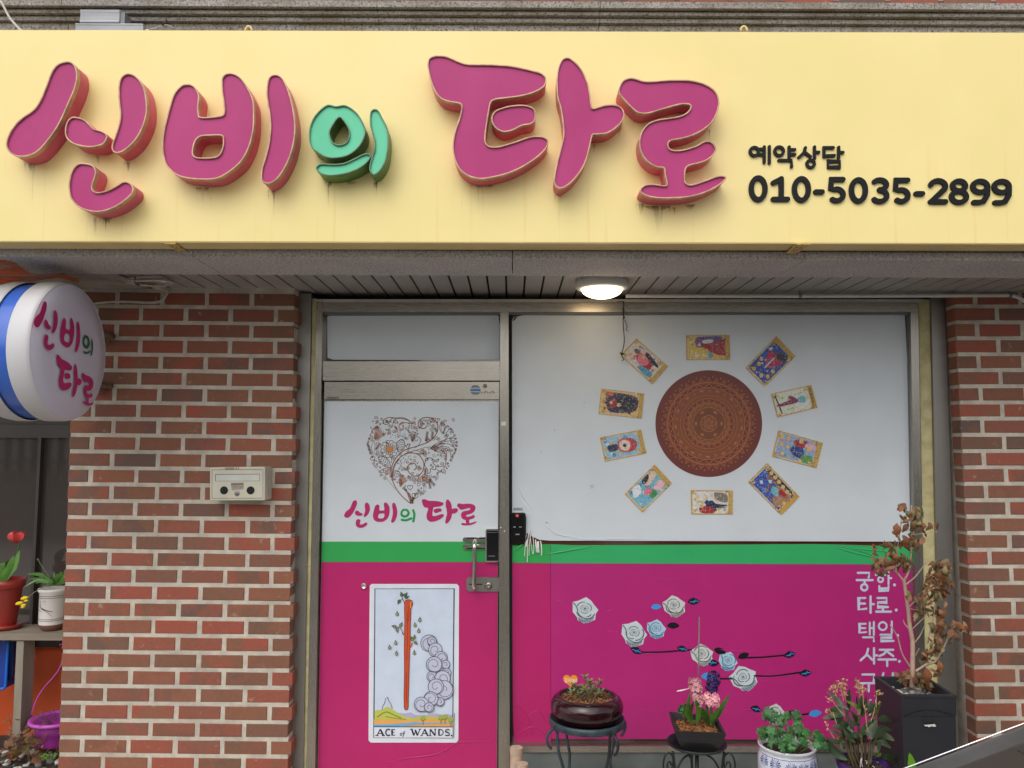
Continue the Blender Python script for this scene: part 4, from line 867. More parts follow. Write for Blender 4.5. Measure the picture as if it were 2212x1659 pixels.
m.build('lock_bracket', M_CHROME, lock)
m = MB()
for y in (1162.5, 1184.5): pbox(m, 1008, 1048, y - 1.3, y + 1.3, FY - .0125, FY - .0119)
m.build('bracket_slot', M_BLACK, lock)
hd = MB(); hx = 1026
zt_, zb_ = P(hx, 1171, FY).z, P(hx, 1268, FY).z; X_ = P(hx, 1220, FY).x
path = [(X_, FY - .004, zt_ + .006), (X_, FY - .03, zt_ + .008), (X_, FY - .052, zt_ - .002), (X_, FY - .060, zt_ - .03), (X_, FY - .060, zb_ + .035), (X_, FY - .052, zb_ + .006), (X_, FY - .03, zb_ - .002), (X_, FY - .004, zb_)]
hd.tube(cat(path, 5, False), .0098, 16); hd.build('handle', M_CHROME, door)
m = MB(); slab(m, [(1012, 1247), (1079, 1247), (1079, 1278.5), (1012, 1278.5), (1007, 1272), (1007, 1253)], FY - .006, FY, .8); slab(m, rrect(1046.8, 1252.5, 1078.8, 1274, 1), FY - .0085, FY - .005, .6)
pl = m.build('latch_plate', M_POST, door)
m = MB(); m.lathe([(.0165, 0), (.0160, -.005), (.008, -.008), (.0035, -.0082), (.0034, -.006), (.0001, -.006)], P(1055.6, 1264.5, FY - .0085), 22, axis='Y'); m.build('lock_cylinder', M_STEEL, pl)
m = MB(); pbox(m, 1013, 1042, 1261, 1263.5, FY - .0066, FY - .0059); m.build('latch_slot', M_DARK, pl)
# small stickers on the top rail
st = Art(lambda x, y, l: P(1113.9 + (x - 1200) * .0, y, 3.598) if False else P(x, y, 3.5986 - .0004 * l))
st.circ(1027, 842.5, 20.6 / 2 * 1.0, S(206, 216, 222), 0, 24); st.poly([(1017, 840.5), (1037, 840.5), (1037, 845), (1017, 845)], S(60, 120, 178), 1)
for y in (834.5, 837.8, 847.5, 850.3): st.line([(1020, y), (1034, y)], 1.5, S(60, 64, 70), 2)
st.line(arc(1027, 842.5, 10.4, 10.4, 0, 360, 24), .8, S(60, 64, 70), 1)
st.circ(1047.6, 834, 4.6, S(190, 180, 165), 0, 16); st.line(arc(1047.6, 834, 4.4, 4.4, 0, 360, 16), .9, S(50, 48, 46), 1); st.line([(1045, 834), (1050.4, 834)], 1.4, S(40, 38, 36), 2); st.line([(1047.6, 831.4), (1047.6, 836.6)], 1.4, S(40, 38, 36), 2)
for k in range(14): x = 1039 + k * 2.2; st.line([(x, 846 + 2 * math.sin(k)), (x + 1.5, 849 + 2 * math.cos(k * 2.1))], 1.2, S(110, 104, 96), 0)
for k in range(12): x = 706 + k * 2.2; st.line([(x, 857), (x + .8, 860 + (k % 3) * .7)], 1.2, S(50, 46, 44), 0)
st.line([(702, 863 - 1.4), (731, 863 - 1.4)], .8, S(50, 46, 44), 0)
st.build('rail_sticker', M_PRINT, door)

# ------------------------------------------------------------------ display window
WY = 3.615
dw = thing('display_window', 'wide display window with white film, circle of tarot cards and magenta lower film', 'window', (P(1540, 1600, WY).x, WY, P(1540, 1600, WY).z))
bar('glass_pane', mat('brown_tinted_pane', S(92, 50, 38), .1, var=.25, scale=4, spec=.8), 1104, 1955, 1107, 1988, 676, 1612, WY + .010, WY + .018, dw)
def wmap(x, y, l): 
    p = P(x, y, WY - .0006 * l); return p
uf = Art(wmap)
uf.poly([(1118, 683.5), (1130, 681), (1300, 681.5), (1500, 680.3), (1700, 678), (1850, 677.5), (1952, 676.6), (1954.5, 679), (1960, 780), (1966, 920), (1973, 1050), (1979.5, 1163), (1979, 1171), (1940, 1170), (1700, 1169.2), (1400, 1168.4), (1230, 1168), (1190, 1168), (1165, 1166), (1152, 1160), (1136, 1150), (1136.5, 1118), (1134, 1108.5), (1104, 1108), (1103.5, 1000), (1101.6, 800), (1101, 700), (1104, 691), (1110, 694)], WH, 0)
uf.build('upper_film', M_FILM, dw)
lf = Art(wmap)
gtop = [(1106, 1178), (1135, 1178.5), (1160, 1176), (1190, 1175.5), (1240, 1177.5), (1400, 1177), (1600, 1176.2), (1760, 1175.2), (1820, 1176.5), (1900, 1179), (1980, 1182.5)]
lf.poly([p for p in gtop if p[0] <= 1190] + [(1188.8, 1216.6), (1120, 1216), (1106, 1215)], GR, 0)
lf.poly([p for p in gtop if p[0] >= 1190] + [(1982, 1219.3), (1188.8, 1216.6)], S(54, 176, 104), 1)
lf.poly([(1106, 1215.4), (1120, 1216.3), (1188.8, 1217), (1190.5, 1603), (1150, 1607), (1111, 1611), (1108.5, 1560), (1107, 1400)], PK2, 0)
lf.poly([(1188.8, 1216.8), (1982, 1219.6), (1985, 1300), (1989, 1450), (1992, 1600), (1700, 1598), (1500, 1597), (1190, 1596)], PK, 1)
lf.line([(1189, 1177), (1189.5, 1400), (1190.5, 1598)], .9, S(120, 30, 80), 2)
lf.build('lower_film', M_FILM, dw)
# creases in the films
def crease(pts, r_, mt_, name='film_crease', Y=WY - .0002):
    m = MB(); q_ = [P(x, y, Y) for x, y in cat(pts, 5, False)]; n = len(q_); m.tube(q_, [.0002 + r_ * math.sin(math.pi * i / (n - 1)) for i in range(n)], 8); return m.build(name, mt_, dw)
M_CRW = mat('creased_white_film', WH, .35, var=.04); M_CRG = mat('creased_green_film', S(54, 172, 98), .35, var=.04); M_CRP = mat('creased_magenta_window_film', PK, .35, var=.04)
q4 = lambda l: [(1086.2 + x * .13226, 1042.3 + y * .13226) for x, y in l]
for pts, r_ in (([(235, 20), (290, 150), (380, 300), (500, 450)], .0034), ([(250, 220), (330, 350), (450, 470)], .002), ([(620, 650), (750, 740), (880, 840), (1100, 880), (1300, 890)], .0032), ([(640, 680), (780, 760), (920, 820)], .0016), ([(900, 850), (1300, 925), (1900, 925), (2600, 915)], .0026), ([(560, 870), (620, 865), (660, 868)], .001)): crease(q4(pts), r_, M_CRW)
crease([(1116, 683), (1108, 689), (1112, 697)], .0012, M_CRW)
for pts, r_ in (([(680, 1180), (900, 1140), (1150, 1095), (1500, 1040)], .0052), ([(170, 1150), (230, 1090), (300, 1030), (350, 1010)], .0050), ([(165, 1190), (200, 1300)], .002), ([(800, 1120), (1300, 1060), (1700, 1020)], .0022)): crease(q4(pts), r_, M_CRG)
for pts in ([(1790, 1178), (1830, 1190), (1880, 1202), (1930, 1212)], [(1800, 1180), (1860, 1186), (1920, 1192), (1970, 1204)], [(1820, 1178), (1870, 1194), (1925, 1216)]): crease(pts, .0038, M_CRG)
q5 = lambda l: [(1179.5 + x * .27282, 1234.3 + y * .27282) for x, y in l]
for pts in ([(55, 238), (110, 238), (155, 262)], [(460, 295), (480, 315), (505, 312), (535, 293)], [(770, 285), (832, 283)], [(485, 476), (530, 478)], [(545, 478), (592, 478)], [(1320, 598), (1420, 625), (1600, 632), (1745, 648)], [(1650, 838), (1800, 838), (1970, 822)], [(1690, 868), (1750, 872)], [(1530, 1096), (1640, 1102)], [(800, 30), (950, 66), (1100, 60)], [(1620, 205), (1645, 210)], [(740, 650), (900, 652)]): crease(q5(pts), .0020, M_CRP)
for pts in ([(1115, 1520), (1140, 1550), (1150, 1590)], [(1125, 1560), (1160, 1535), (1180, 1560)], [(1112, 1590), (1150, 1570), (1185, 1590)]): crease(pts, .002, mat('creased_red_film', PK2, .35, var=.04) if 'M_CRR' not in globals() else M_CRR)

# text column on the lower film
wt = Art(lambda x, y, l: P(1755.5 + x * .35521, 1069.8 + y * .35521, WY - .0012 - .0006 * l)); TW = S(206, 214, 234)
def ws(*st_, w_=13.5):
    for s_ in st_:
        if s_[0] == 'o': wt.line(arc(s_[1], s_[2], s_[3], s_[3], 0, 360, 20), w_, TW, 0, cap=False)
        else: wt.line(list(s_), w_, TW, rg.choice((0, 1)))
ws([(275, 472), (345, 472), (340, 500)], [(268, 516), (364, 516)], [(316, 516), (316, 538)], ('o', 314, 560, 19))
ws([(415, 462), (428, 462)], [(384, 484), (442, 484)], ('o', 413, 513, 15), [(461, 468), (461, 540)], [(461, 504), (478, 504)], [(405, 552), (405, 580), (461, 580), (461, 552)], [(405, 566), (461, 566)], w_=12)
wt.circ(498, 545, 9, TW); wt.circ(508, 698, 9, TW); wt.circ(517, 853, 9, TW); wt.circ(527, 1010, 9, TW)
ws([(320, 625), (280, 625), (280, 695), (326, 690)], [(282, 659), (318, 659)], [(352, 615), (352, 715)], [(352, 662), (372, 662)])
ws([(394, 625), (450, 625), (450, 652), (396, 652), (396, 680), (458, 680)], [(427, 682), (427, 706)], [(386, 708), (476, 708)])
ws([(322, 782), (285, 782), (285, 836), (325, 832)], [(287, 808), (320, 808)], [(347, 774), (347, 848)], [(372, 770), (372, 850)], [(349, 808), (370, 808)], [(306, 864), (372, 864), (372, 888)], w_=12)
ws(('o', 426, 796, 24), [(481, 768), (481, 836)], [(412, 848), (482, 848), (482, 866), (414, 866), (414, 886), (492, 886)], w_=12)
ws([(337, 934), (327, 972), (292, 1004)], [(332, 970), (362, 1000)], [(373, 930), (373, 1024)], [(373, 974), (392, 974)])
ws([(408, 940), (490, 940)], [(450, 942), (436, 964), (406, 978)], [(452, 950), (490, 978)], [(400, 999), (506, 999)], [(453, 999), (453, 1038)])
ws([(303, 1090), (374, 1090), (370, 1138)], [(294, 1143), (392, 1143)], [(341, 1143), (341, 1192)])
ws([(430, 1082), (424, 1110)], [(488, 1082), (488, 1140)]); ws([(352, 1246), (342, 1276), (326, 1298)], [(348, 1272), (372, 1294)], ('o', 362, 1322, 18), [(388, 1246), (388, 1310)])
wt.build('printed_text', M_PRINT, dw)

# mandala
md = Art(lambda x, y, l: P(1398.9 + x * .15545, 784.5 + y * .15545, WY - .0008 - .0005 * l)); mx, my = 850, 840
RB, GB, GO = S(116, 58, 50), S(140, 80, 54), S(204, 130, 86)
md.circ(mx, my, 742, RB, 0, 96); md.circ(mx, my, 500, GB, 1, 72); md.circ(mx, my, 340, RB, 2, 60); md.circ(mx, my, 285, S(132, 80, 50), 3, 60); md.circ(mx, my, 220, S(122, 70, 48), 4, 48); md.circ(mx, my, 112, S(128, 74, 48), 5, 40)
pol = lambda r_, a_: (mx + r_ * math.cos(a_), my + r_ * math.sin(a_))
for r_, w_ in ((570, 7), (555, 4), (500, 6), (395, 4), (350, 4), (285, 5), (272, 4), (222, 5), (112, 6), (56, 5), (40, 5), (24, 4)): md.line([pol(r_, 2 * math.pi * k / 80) for k in range(81)], w_, GO, 6)
def tri_ring(r0, r1, n, w_, dot=True, off=0):
    for k in range(n):
        a_ = 2 * math.pi * (k + off) / n; h = math.pi / n * .86
        md.line([pol(r0, a_ - h), pol(r1, a_), pol(r0, a_ + h)], w_, GO, 7, cap=False); md.line([pol(r0 + 4, a_ - h * .8), pol(r0 + 4, a_ + h * .8)], w_, GO, 7, cap=False)
        c_ = pol(r0 + (r1 - r0) * .42, a_); md.line([(c_[0] + 11 * math.cos(t_), c_[1] + 11 * math.sin(t_)) for t_ in [k2 * math.pi / 4 for k2 in range(9)]], w_ * .8, GO, 7, cap=False)
        if dot:
            c_ = pol(r1 + 2, a_ + math.pi / n); md.line([(c_[0] + 11 * math.cos(t_), c_[1] + 11 * math.sin(t_)) for t_ in [k2 * math.pi / 4 for k2 in range(9)]], w_ * .8, GO, 7, cap=False)
def zig(r0, r1, n, w_):
    md.line([pol(r0 if k % 2 else r1, math.pi * k / n) for k in range(2 * n + 1)], w_, GO, 7, cap=False)
    for k in range(2 * n): c_ = pol((r0 + r1) / 2, math.pi * (k + .5) / n + 0); md.circ(c_[0], c_[1], 7 if r0 > 400 else 4, GO, 7, 8)
tri_ring(576, 646, 36, 5); zig(506, 552, 24, 5); tri_ring(290, 340, 24, 4); zig(228, 268, 16, 4); zig(64, 108, 6, 4)
for k in range(13):
    a_ = 2 * math.pi * (k + .3) / 13; c_ = pol(450, a_)
    for j in range(5): b = a_ + math.pi * (.5 + (j - 2) * .2) - math.pi / 2; md.line([c_, (c_[0] + 34 * math.cos(b), c_[1] + 34 * math.sin(b))], 6, GO, 7)
    c_ = pol(450, a_ + math.pi / 13); md.circ(c_[0], c_[1], 24, S(160, 98, 54), 6, 12)
    if k < 6:
        a_ = 2 * math.pi * k / 6; c_ = pol(165, a_)
        for j in range(5): b = a_ + (j - 2) * .6; md.line([c_, (c_[0] + 34 * math.cos(b), c_[1] + 34 * math.sin(b))], 6, GO, 7)
for k in range(60): a_ = 2 * math.pi * k / 60; md.line([pol(352, a_), pol(393, a_ + .05)], 4, S(168, 104, 62), 7, cap=False)
md.build('printed_mandala', M_PRINT, dw)

# ten cards round the mandala
cardm = lambda p: (1261.8 + p[0] * .28105, 685.8 + p[1] * .28105)
GOLD, CREAM = S(208, 164, 74), S(226, 214, 176)
def card(c0, c1, c2, c3, title, num, bg, shapes, blank=False):   # c0-c1 runs from the far end to the title edge
    C = [cardm(p) for p in (c0, c1, c2, c3)]
    def mp(u, v_): 
        a_ = (C[0][0] + (C[1][0] - C[0][0]) * u, C[0][1] + (C[1][1] - C[0][1]) * u); b = (C[3][0] + (C[2][0] - C[3][0]) * u, C[3][1] + (C[2][1] - C[3][1]) * u)
        return (a_[0] + (b[0] - a_[0]) * v_, a_[1] + (b[1] - a_[1]) * v_)
    A = Art(lambda x, y, l: P(*mp(x, y), WY - .0008 - .0004 * l)); r = random.Random(title + num)
    A.poly([(0, 0), (1, 0), (1, 1), (0, 1)], CREAM, 0)
    A.poly([(.05, .07), (.88, .07), (.88, .93), (.05, .93)], bg[0], 1)
    for k in range(60):
        u, v_, s_ = r.uniform(.1, .84), r.uniform(.14, .86), r.uniform(.015, .075)
        A.poly([(min(.88, max(.05, u + s_ * .7 * math.cos(t_) * r.uniform(.6, 1.3))), min(.93, max(.07, v_ + s_ * 1.2 * math.sin(t_) * r.uniform(.6, 1.3)))) for t_ in [j * math.pi / 5 for j in range(10)]], r.choice(bg), 2 + (k % 3) * .3)
    for s_ in shapes:
        if s_[0] == 'c': A.circ(s_[1], s_[2], s_[3], s_[4], 4 + s_[5] if len(s_) > 5 else 4, 16, ry=s_[3] * 1.7)
        elif s_[0] == 'l': A.line(s_[1], s_[2], s_[3], 4.5, 4, taper=None)
        else: A.poly(s_[1], s_[2], 4 if len(s_) < 4 else s_[3], smooth=3)
    # gilt border with ragged ornament in the corners
    A.line([(.015, .025), (.985, .025), (.985, .975), (.015, .975)], .022, GOLD, 6, closed=True)
    for cu, cv in ((.06, .1), (.06, .9), (.84, .1), (.84, .9)):
        for k in range(9):
            u, v_ = cu + r.uniform(-.045, .06), cv + r.uniform(-.1, .1); A.circ(min(.9, max(.03, u)), min(.96, max(.04, v_)), r.uniform(.012, .028), r.choice((GOLD, S(222, 186, 110), S(176, 132, 70), CREAM)), 6.5 + (k % 3) * .3, 8, ry=r.uniform(.02, .045))
    A.poly([(.895, .04), (.975, .04), (.975, .93), (.895, .96)], S(200, 162, 74), 7.5)
    if not blank: fit_text(A, title, (.965, .80), (.965, .12), .062, S(40, 34, 20), 8, .012)
    fit_text(A, num, (.93, .975), (.93, .93), .05, S(30, 28, 24), 8.5, .01)
    return A.build('printed_card', M_PAINT, dw)
RD, BL, SKN, PNK, BK, TEAL, PUR = S(170, 40, 48), S(50, 90, 176), S(232, 200, 180), S(222, 120, 140), S(40, 36, 48), S(110, 186, 200), S(110, 84, 150)
dress = lambda c, u0=.4, u1=.82: ('p', [(u0, .44), (u1, .2), (u1 + .02, .5), (u1, .84), (u0, .6)], c)
coin = lambda u, v_: ('c', u, v_, .045, S(222, 190, 110), 1)
cs = [
 card((403,160),(645,375),(525,515),(275,290), 'THE EMPEROR', 'IV', (S(214,214,214),S(232,170,140),S(206,130,110),S(80,150,190)), [dress(RD,.28,.7), ('p',[(.3,.35),(.5,.3),(.62,.5),(.5,.75),(.34,.6)],PNK,4.6), ('c',.22,.5,.06,SKN), ('p',[(.14,.4),(.2,.3),(.3,.34),(.24,.5)],S(90,90,100),4.4), ('p',[(.45,.15),(.8,.25),(.8,.36),(.45,.3)],BK,4.8), ('p',[(.5,.75),(.8,.65),(.84,.9),(.55,.9)],S(60,160,200),4.8), coin(.42,.4)]),
 card((783,135),(1118,133),(1125,328),(786,328), 'QUEEN of PENTACLES', '.', (S(226,196,80),S(236,214,150),S(206,150,120),S(222,222,226)), [('p',[(.22,.2),(.3,.08),(.86,.08),(.86,.4),(.3,.5),(.22,.4)],PUR), dress(RD,.46,.86), ('p',[(.36,.32),(.48,.34),(.48,.48),(.36,.46)],RD,4.6), ('c',.30,.40,.035,SKN), ('p',[(.38,.22),(.6,.18),(.6,.3),(.4,.34)],S(226,226,220),4.7), coin(.46,.62), ('p',[(.52,.7),(.58,.7),(.58,.9),(.52,.9)],S(90,170,210),4.8)]),
 card((1237,385),(1478,140),(1628,300),(1390,535), 'SIX', 'VI', (S(36,76,170),S(50,100,190),S(200,210,226),S(80,90,80)), [dress(S(190,40,90),.36,.66), ('l',[(.3,.5),(.62,.5)],.05,S(190,220,236)), ('c',.72,.48,.04,S(150,80,60)), ('p',[(.62,.5),(.8,.55),(.86,.8),(.74,.86),(.68,.66)],S(50,56,50),4.4), coin(.12,.25), coin(.14,.6), coin(.22,.8), coin(.38,.8), coin(.28,.26), coin(.4,.2)], True),
 card((1435,585),(1747,517),(1795,695),(1485,770), 'THE HANGED MAN', 'XII', (S(222,226,214),S(176,190,120),S(236,214,210),S(206,220,190)), [('p',[(.1,.5),(.5,.42),(.62,.5),(.5,.6),(.1,.58)],S(130,40,80)), ('p',[(.38,.3),(.46,.26),(.6,.5),(.5,.52)],S(140,50,90),4.5), ('p',[(.6,.4),(.76,.38),(.76,.62),(.6,.6)],TEAL,4.4), ('c',.82,.48,.04,SKN), ('l',[(.08,.08),(.14,.9)],.035,S(90,66,40))]),
 card((1493,865),(1837,962),(1788,1160),(1443,1070), 'TEN', 'X', (S(150,176,214),S(214,186,150),S(186,150,170),S(120,170,90)), [('p',[(.34,.5),(.56,.36),(.66,.6),(.6,.8),(.4,.7)],S(36,64,140)), ('p',[(.4,.2),(.66,.12),(.7,.34),(.46,.4)],RD,4.5), ('p',[(.66,.2),(.86,.2),(.84,.4),(.66,.4)],S(226,180,196),4.6), ('p',[(.62,.7),(.82,.6),(.86,.88),(.64,.9)],S(96,160,80),4.4), coin(.12,.2), coin(.26,.2), coin(.14,.46), coin(.28,.5), coin(.2,.78), coin(.54,.18), coin(.72,.4), coin(.6,.9)], True),
 card((1408,1117),(1658,1378),(1515,1522),(1258,1265), 'EIGHT', 'VIII', (S(40,84,180),S(90,140,206),S(200,216,232),S(150,110,90)), [('p',[(.1,.1),(.86,.1),(.86,.3),(.4,.26),(.1,.22)],S(70,46,44)), ('p',[(.5,.3),(.86,.2),(.86,.8),(.7,.9),(.56,.6)],S(170,130,100)), ('p',[(.44,.45),(.6,.4),(.66,.6),(.5,.66)],TEAL,4.5), ('c',.4,.52,.04,S(120,80,60)), ('p',[(.62,.3),(.8,.34),(.78,.46),(.62,.5)],RD,4.6), coin(.1,.14), coin(.22,.16), coin(.34,.16), coin(.46,.18), coin(.6,.2), coin(.74,.22), coin(.86,.6)], True),
 card((818,1325),(1145,1328),(1143,1515),(823,1515), 'KNIGHT of PENTACLES', '.', (S(226,226,222),S(214,190,100),S(222,206,160),S(200,200,206)), [('p',[(.36,.56),(.5,.42),(.6,.56),(.84,.6),(.84,.66),(.6,.72),(.62,.84),(.4,.8)],S(40,46,80)), ('p',[(.32,.5),(.4,.4),(.46,.56),(.38,.6)],S(50,60,110),4.4), ('p',[(.2,.7),(.4,.66),(.58,.82),(.5,.94),(.24,.92)],RD,4.6), ('p',[(.56,.1),(.84,.16),(.86,.5),(.62,.4)],S(130,120,114),4.2), coin(.26,.66), ('l',[(.6,.62),(.84,.6)],.03,BK), ('l',[(.6,.72),(.84,.72)],.03,BK)]),
 card((310,1355),(541,1128),(677,1275),(450,1500), 'THE LOVERS', 'VI', (S(120,190,214),S(70,140,200),S(206,226,230),S(140,196,160)), [('p',[(.2,.1),(.4,.14),(.3,.4),(.12,.4)],S(232,236,238)), ('p',[(.5,.2),(.86,.14),(.84,.34),(.56,.42)],SKN), ('p',[(.5,.12),(.72,.08),(.66,.24),(.5,.28)],BK,4.4), ('p',[(.6,.6),(.84,.56),(.86,.84),(.66,.84)],S(232,190,196),4.4), ('p',[(.34,.5),(.5,.44),(.54,.64),(.4,.7)],PNK,4.6), ('p',[(.4,.7),(.56,.66),(.6,.86),(.42,.88)],S(60,150,90),4.5)]),
 card((120,922),(438,860),(480,1045),(160,1110), 'WHEEL of FORTUNE', 'X', (S(150,200,226),S(214,230,236),S(80,140,200),S(214,186,120)), [('p',[(.14,.4),(.36,.4),(.36,.62),(.16,.64)],S(40,50,80)), ('p',[(.4,.3),(.7,.25),(.84,.5),(.7,.78),(.42,.72)],S(190,60,70),4.3), ('c',.54,.5,.17,S(206,90,90),.5), ('c',.54,.5,.13,S(230,214,200),1), ('c',.54,.5,.045,BK,2), ('l',[(.54,.3),(.54,.7)],.012,BK), ('l',[(.42,.5),(.66,.5)],.02,BK)]),
 card((131,545),(463,583),(443,780),(110,742), 'KING of PENTACLES', '.', (S(226,190,120),S(206,150,80),S(200,200,206),S(60,54,70)), [('p',[(.16,.2),(.4,.1),(.84,.2),(.84,.7),(.5,.86),(.2,.8)],S(60,50,84)), ('p',[(.4,.3),(.8,.26),(.82,.66),(.5,.74)],BK,4.4), ('p',[(.24,.4),(.36,.36),(.36,.66),(.24,.66)],RD,4.5), ('c',.26,.5,.035,SKN,1), coin(.44,.56), ('p',[(.12,.1),(.3,.12),(.28,.24),(.12,.24)],S(190,90,50),4.6)])]

# roses and arrows on the lower film
ro = lambda l: (1179.5 + l[0] * .27282, 1234.3 + l[1] * .27282)
def rose(x, y, s_, pal, seed, tip=1, rot=0):
    A = Art(lambda a_, b, l: P(*ro((x + s_ * (a_ * math.cos(rot) - b * math.sin(rot)), y + s_ * (a_ * math.sin(rot) + b * math.cos(rot)))), WY - .0012 - .0004 * l)); r = random.Random(seed)
    W_, M_, D_ = pal
    out = [(-.95,-.62),(-.5,-.72),(.1,-1.0),(.5,-.7),(.75,-.35),(1.05,.0),(.85,.3),(.8,.75),(.25,1.0),(-.1,1.05),(-.55,.8),(-.62,.55),(-.95,.15)]
    A.poly(out, W_, 0); A.poly([(-.5, .55), (0, .75), (.6, .5), (.7, .7), (.25, .98), (-.1, 1.02), (-.5, .8)], M_, 1, smooth=3)
    for k in range(5): A.line([(-.45 + k * .2, .68 + .04 * k), (-.3 + k * .17, .95)], .05, D_, 1.2)
    rr = .78; k = 0; a0 = r.uniform(0, 6)
    while rr > .1:
        ln = 1.9; n = 10; pts = [(rr * .95 * math.cos(a0 + ln * j / n), rr * .82 * math.sin(a0 + ln * j / n) - .1) for j in range(n + 1)]
        tp = lambda f_: math.sin(math.pi * min(.98, max(.02, f_))) ** .7
        A.line(pts, .20 * rr + .04, D_, 1.5 + k * .25, cap=False, taper=tp); A.line([(p[0] * .93, (p[1] + .1) * .93 - .1) for p in pts], .15 * rr + .03, M_, 1.6 + k * .25, cap=False, taper=tp)
        A.line([(p[0] * .86, (p[1] + .1) * .86 - .1) for p in pts], .17 * rr + .03, W_, 1.7 + k * .25, cap=False, taper=tp)
        a0 += 2.05; rr *= .80; k += 1
    A.circ(.0, -.1, .07, D_, 6, 10); A.line([(-.9, -.58), (-.62, -.2), (-.5, .3), (-.1, .62), (.4, .66), (.78, .3)], .07, D_, 5.5, 4, cap=False); A.line([(-.84, -.55), (-.55, -.18), (-.44, .28), (-.08, .55), (.4, .58), (.72, .28)], .07, W_, 5.6, 4, cap=False)
    return A.build('printed_rose', M_PRINT, dw)
SIL = (S(206, 216, 220), S(146, 162, 170), S(84, 98, 106)); SIL2 = (S(206, 210, 208), S(160, 164, 160), S(86, 88, 86)); BLU = (S(176, 208, 226), S(120, 164, 192), S(64, 106, 140))
rose(308, 305, 102, SIL, 1); rose(695, 492, 102, SIL, 2, rot=.1); rose(1015, 275, 88, SIL2, 3, rot=-.3); rose(872, 455, 76, BLU, 4); rose(1235, 660, 88, SIL2, 5, rot=-.25); rose(1440, 710, 76, BLU, 6, rot=.2); rose(1565, 845, 104, SIL, 7, rot=-.5); rose(1815, 1130, 84, SIL2, 8)
aw = Art(lambda x, y, l: P(*ro((x, y)), WY - .0011 - .0002 * l)); AB = S(24, 24, 30); SB = S(66, 152, 224)
def ahead(x, y, ang, s_=1.0, blue=True):
    ca, sa = math.cos(ang), math.sin(ang); T = lambda l: [(x + s_ * (a_ * ca - b * sa), y + s_ * (a_ * sa + b * ca)) for a_, b in l]
    aw.poly(T([(-52, 0), (-40, -8), (-34, -20), (-22, -20), (-14, -30), (-4, -26), (6, -32), (14, -22), (26, -22), (30, -12), (52, -6), (48, 2), (36, 10), (26, 20), (14, 20), (4, 28), (-8, 24), (-20, 24), (-30, 14), (-42, 10)]), AB, 2)
    if blue: aw.line(T([(-30, 2), (38, -2)]), 6 * s_, SB, 3); aw.line(T([(-2, 0), (16, -14)]), 4 * s_, SB, 3); aw.line(T([(-14, 0), (4, 13)]), 4 * s_, SB, 3)
def pleaf(x, y, ang, s_, c):
    ca, sa = math.cos(ang), math.sin(ang); T = lambda l: [(x + s_ * (a_ * ca - b * sa), y + s_ * (a_ * sa + b * ca)) for a_, b in l]
    aw.poly(T([(-48, 0), (-22, -22), (10, -24), (34, -14), (50, 4), (30, 18), (0, 26), (-28, 18)]), c, 2, smooth=3)
for pts in ([(730, 640), (850, 640), (960, 636), (1050, 628), (1150, 620)], [(1560, 684), (1700, 680), (1800, 672), (1890, 664)], [(1380, 850), (1480, 850)], [(1650, 826), (1780, 830), (1900, 816), (2010, 800)], [(1990, 1138), (2090, 1126)]): aw.line(pts, 13, AB, 1, 3)
ahead(715, 628, .45); ahead(1080, 614, .3, .9); ahead(1930, 660, -.25, .95); ahead(2055, 806, -.1); ahead(1170, 238, -.05); ahead(1320, 724, math.pi + .1); ahead(1664, 1090, .3, .95)
pleaf(1006, 428, 0, 1, AB); pleaf(1376, 630, .3, 1, AB); pleaf(1562, 668, -.4, .95, AB); pleaf(1960, 1124, 0, 1, AB); pleaf(872, 280, -.1, .85, SB); pleaf(2130, 1124, -.2, 1.05, SB); pleaf(1280, 830, 0, 1.1, SB)
aw.build('printed_stem', M_PRINT, dw)
# flecks on the white film
fk = Art(lambda x, y, l: P(x, y, WY - .0009))
for (x, y) in ((1261, 867), (1197, 927), (1168, 975)): fk.poly([(x, y), (x + 1.2, y + .3), (x + 2, y + 4), (x + 1, y + 4)], S(150, 156, 158), 0)
fk.poly(q4([(700, 645), (745, 650), (705, 675)]), S(150, 156, 158), 0); fk.line(q4([(1430, 50), (1470, 40), (1480, 80), (1450, 92), (1430, 50)]), .8, S(140, 144, 146), 0)
fit_text(fk, '유리문수리', *q4([(172, 432), (318, 432)]), 2.2, S(30, 30, 30), 0, .03); fk.line(q4([(175, 447), (318, 447)]), 1.6, S(50, 50, 52), 0)
fk.build('printed_speck', M_PRINT, dw)

# ------------------------------------------------------------------ card reader and paper strips
cr = thing('card_reader', 'black card reader keypad fixed on the window glass beside the door', 'card reader', P(1118, 1172, WY))
m = MB(); slab(m, rrect(1101.8, 1108, 1135.6, 1172, 4.5), WY - .022, WY - .001, 1.6); m.build('reader_case', M_BLACK, cr)
m = MB(); slab(m, rrect(1104, 1110.5, 1132.5, 1168.5, 3), WY - .0235, WY - .021, .8); m.build('reader_face', M_GLOSSB, cr)
ca = Art(lambda x, y, l: P(x, y, WY - .0238 - .0003 * l))
ca.poly([(1114, 1110.8), (1120.4, 1110.8), (1120.4, 1117.2), (1114, 1117.2)], S(206, 50, 52), 0); ca.poly([(1115, 1113), (1119.4, 1113), (1119.4, 1114.8), (1115, 1114.8)], S(230, 150, 150), 1)
fit_text(ca, 'CARD', (1113.2, 1155.6), (1122, 1155.6), 2.6, S(190, 190, 192), 1, .02); ca.line([(1109.6, 1138.4), (1113.4, 1138.4)], 1.6, S(170, 170, 172), 1); ca.line([(1122, 1138.4), (1126.4, 1138.4)], 1.6, S(170, 170, 172), 1)
ca.build('printed_marking', M_PRINT, cr)
pp = thing('paper_fringe', 'bunch of torn white paper strips hanging below the black card reader', 'paper strips', P(1145, 1215, WY - .012))
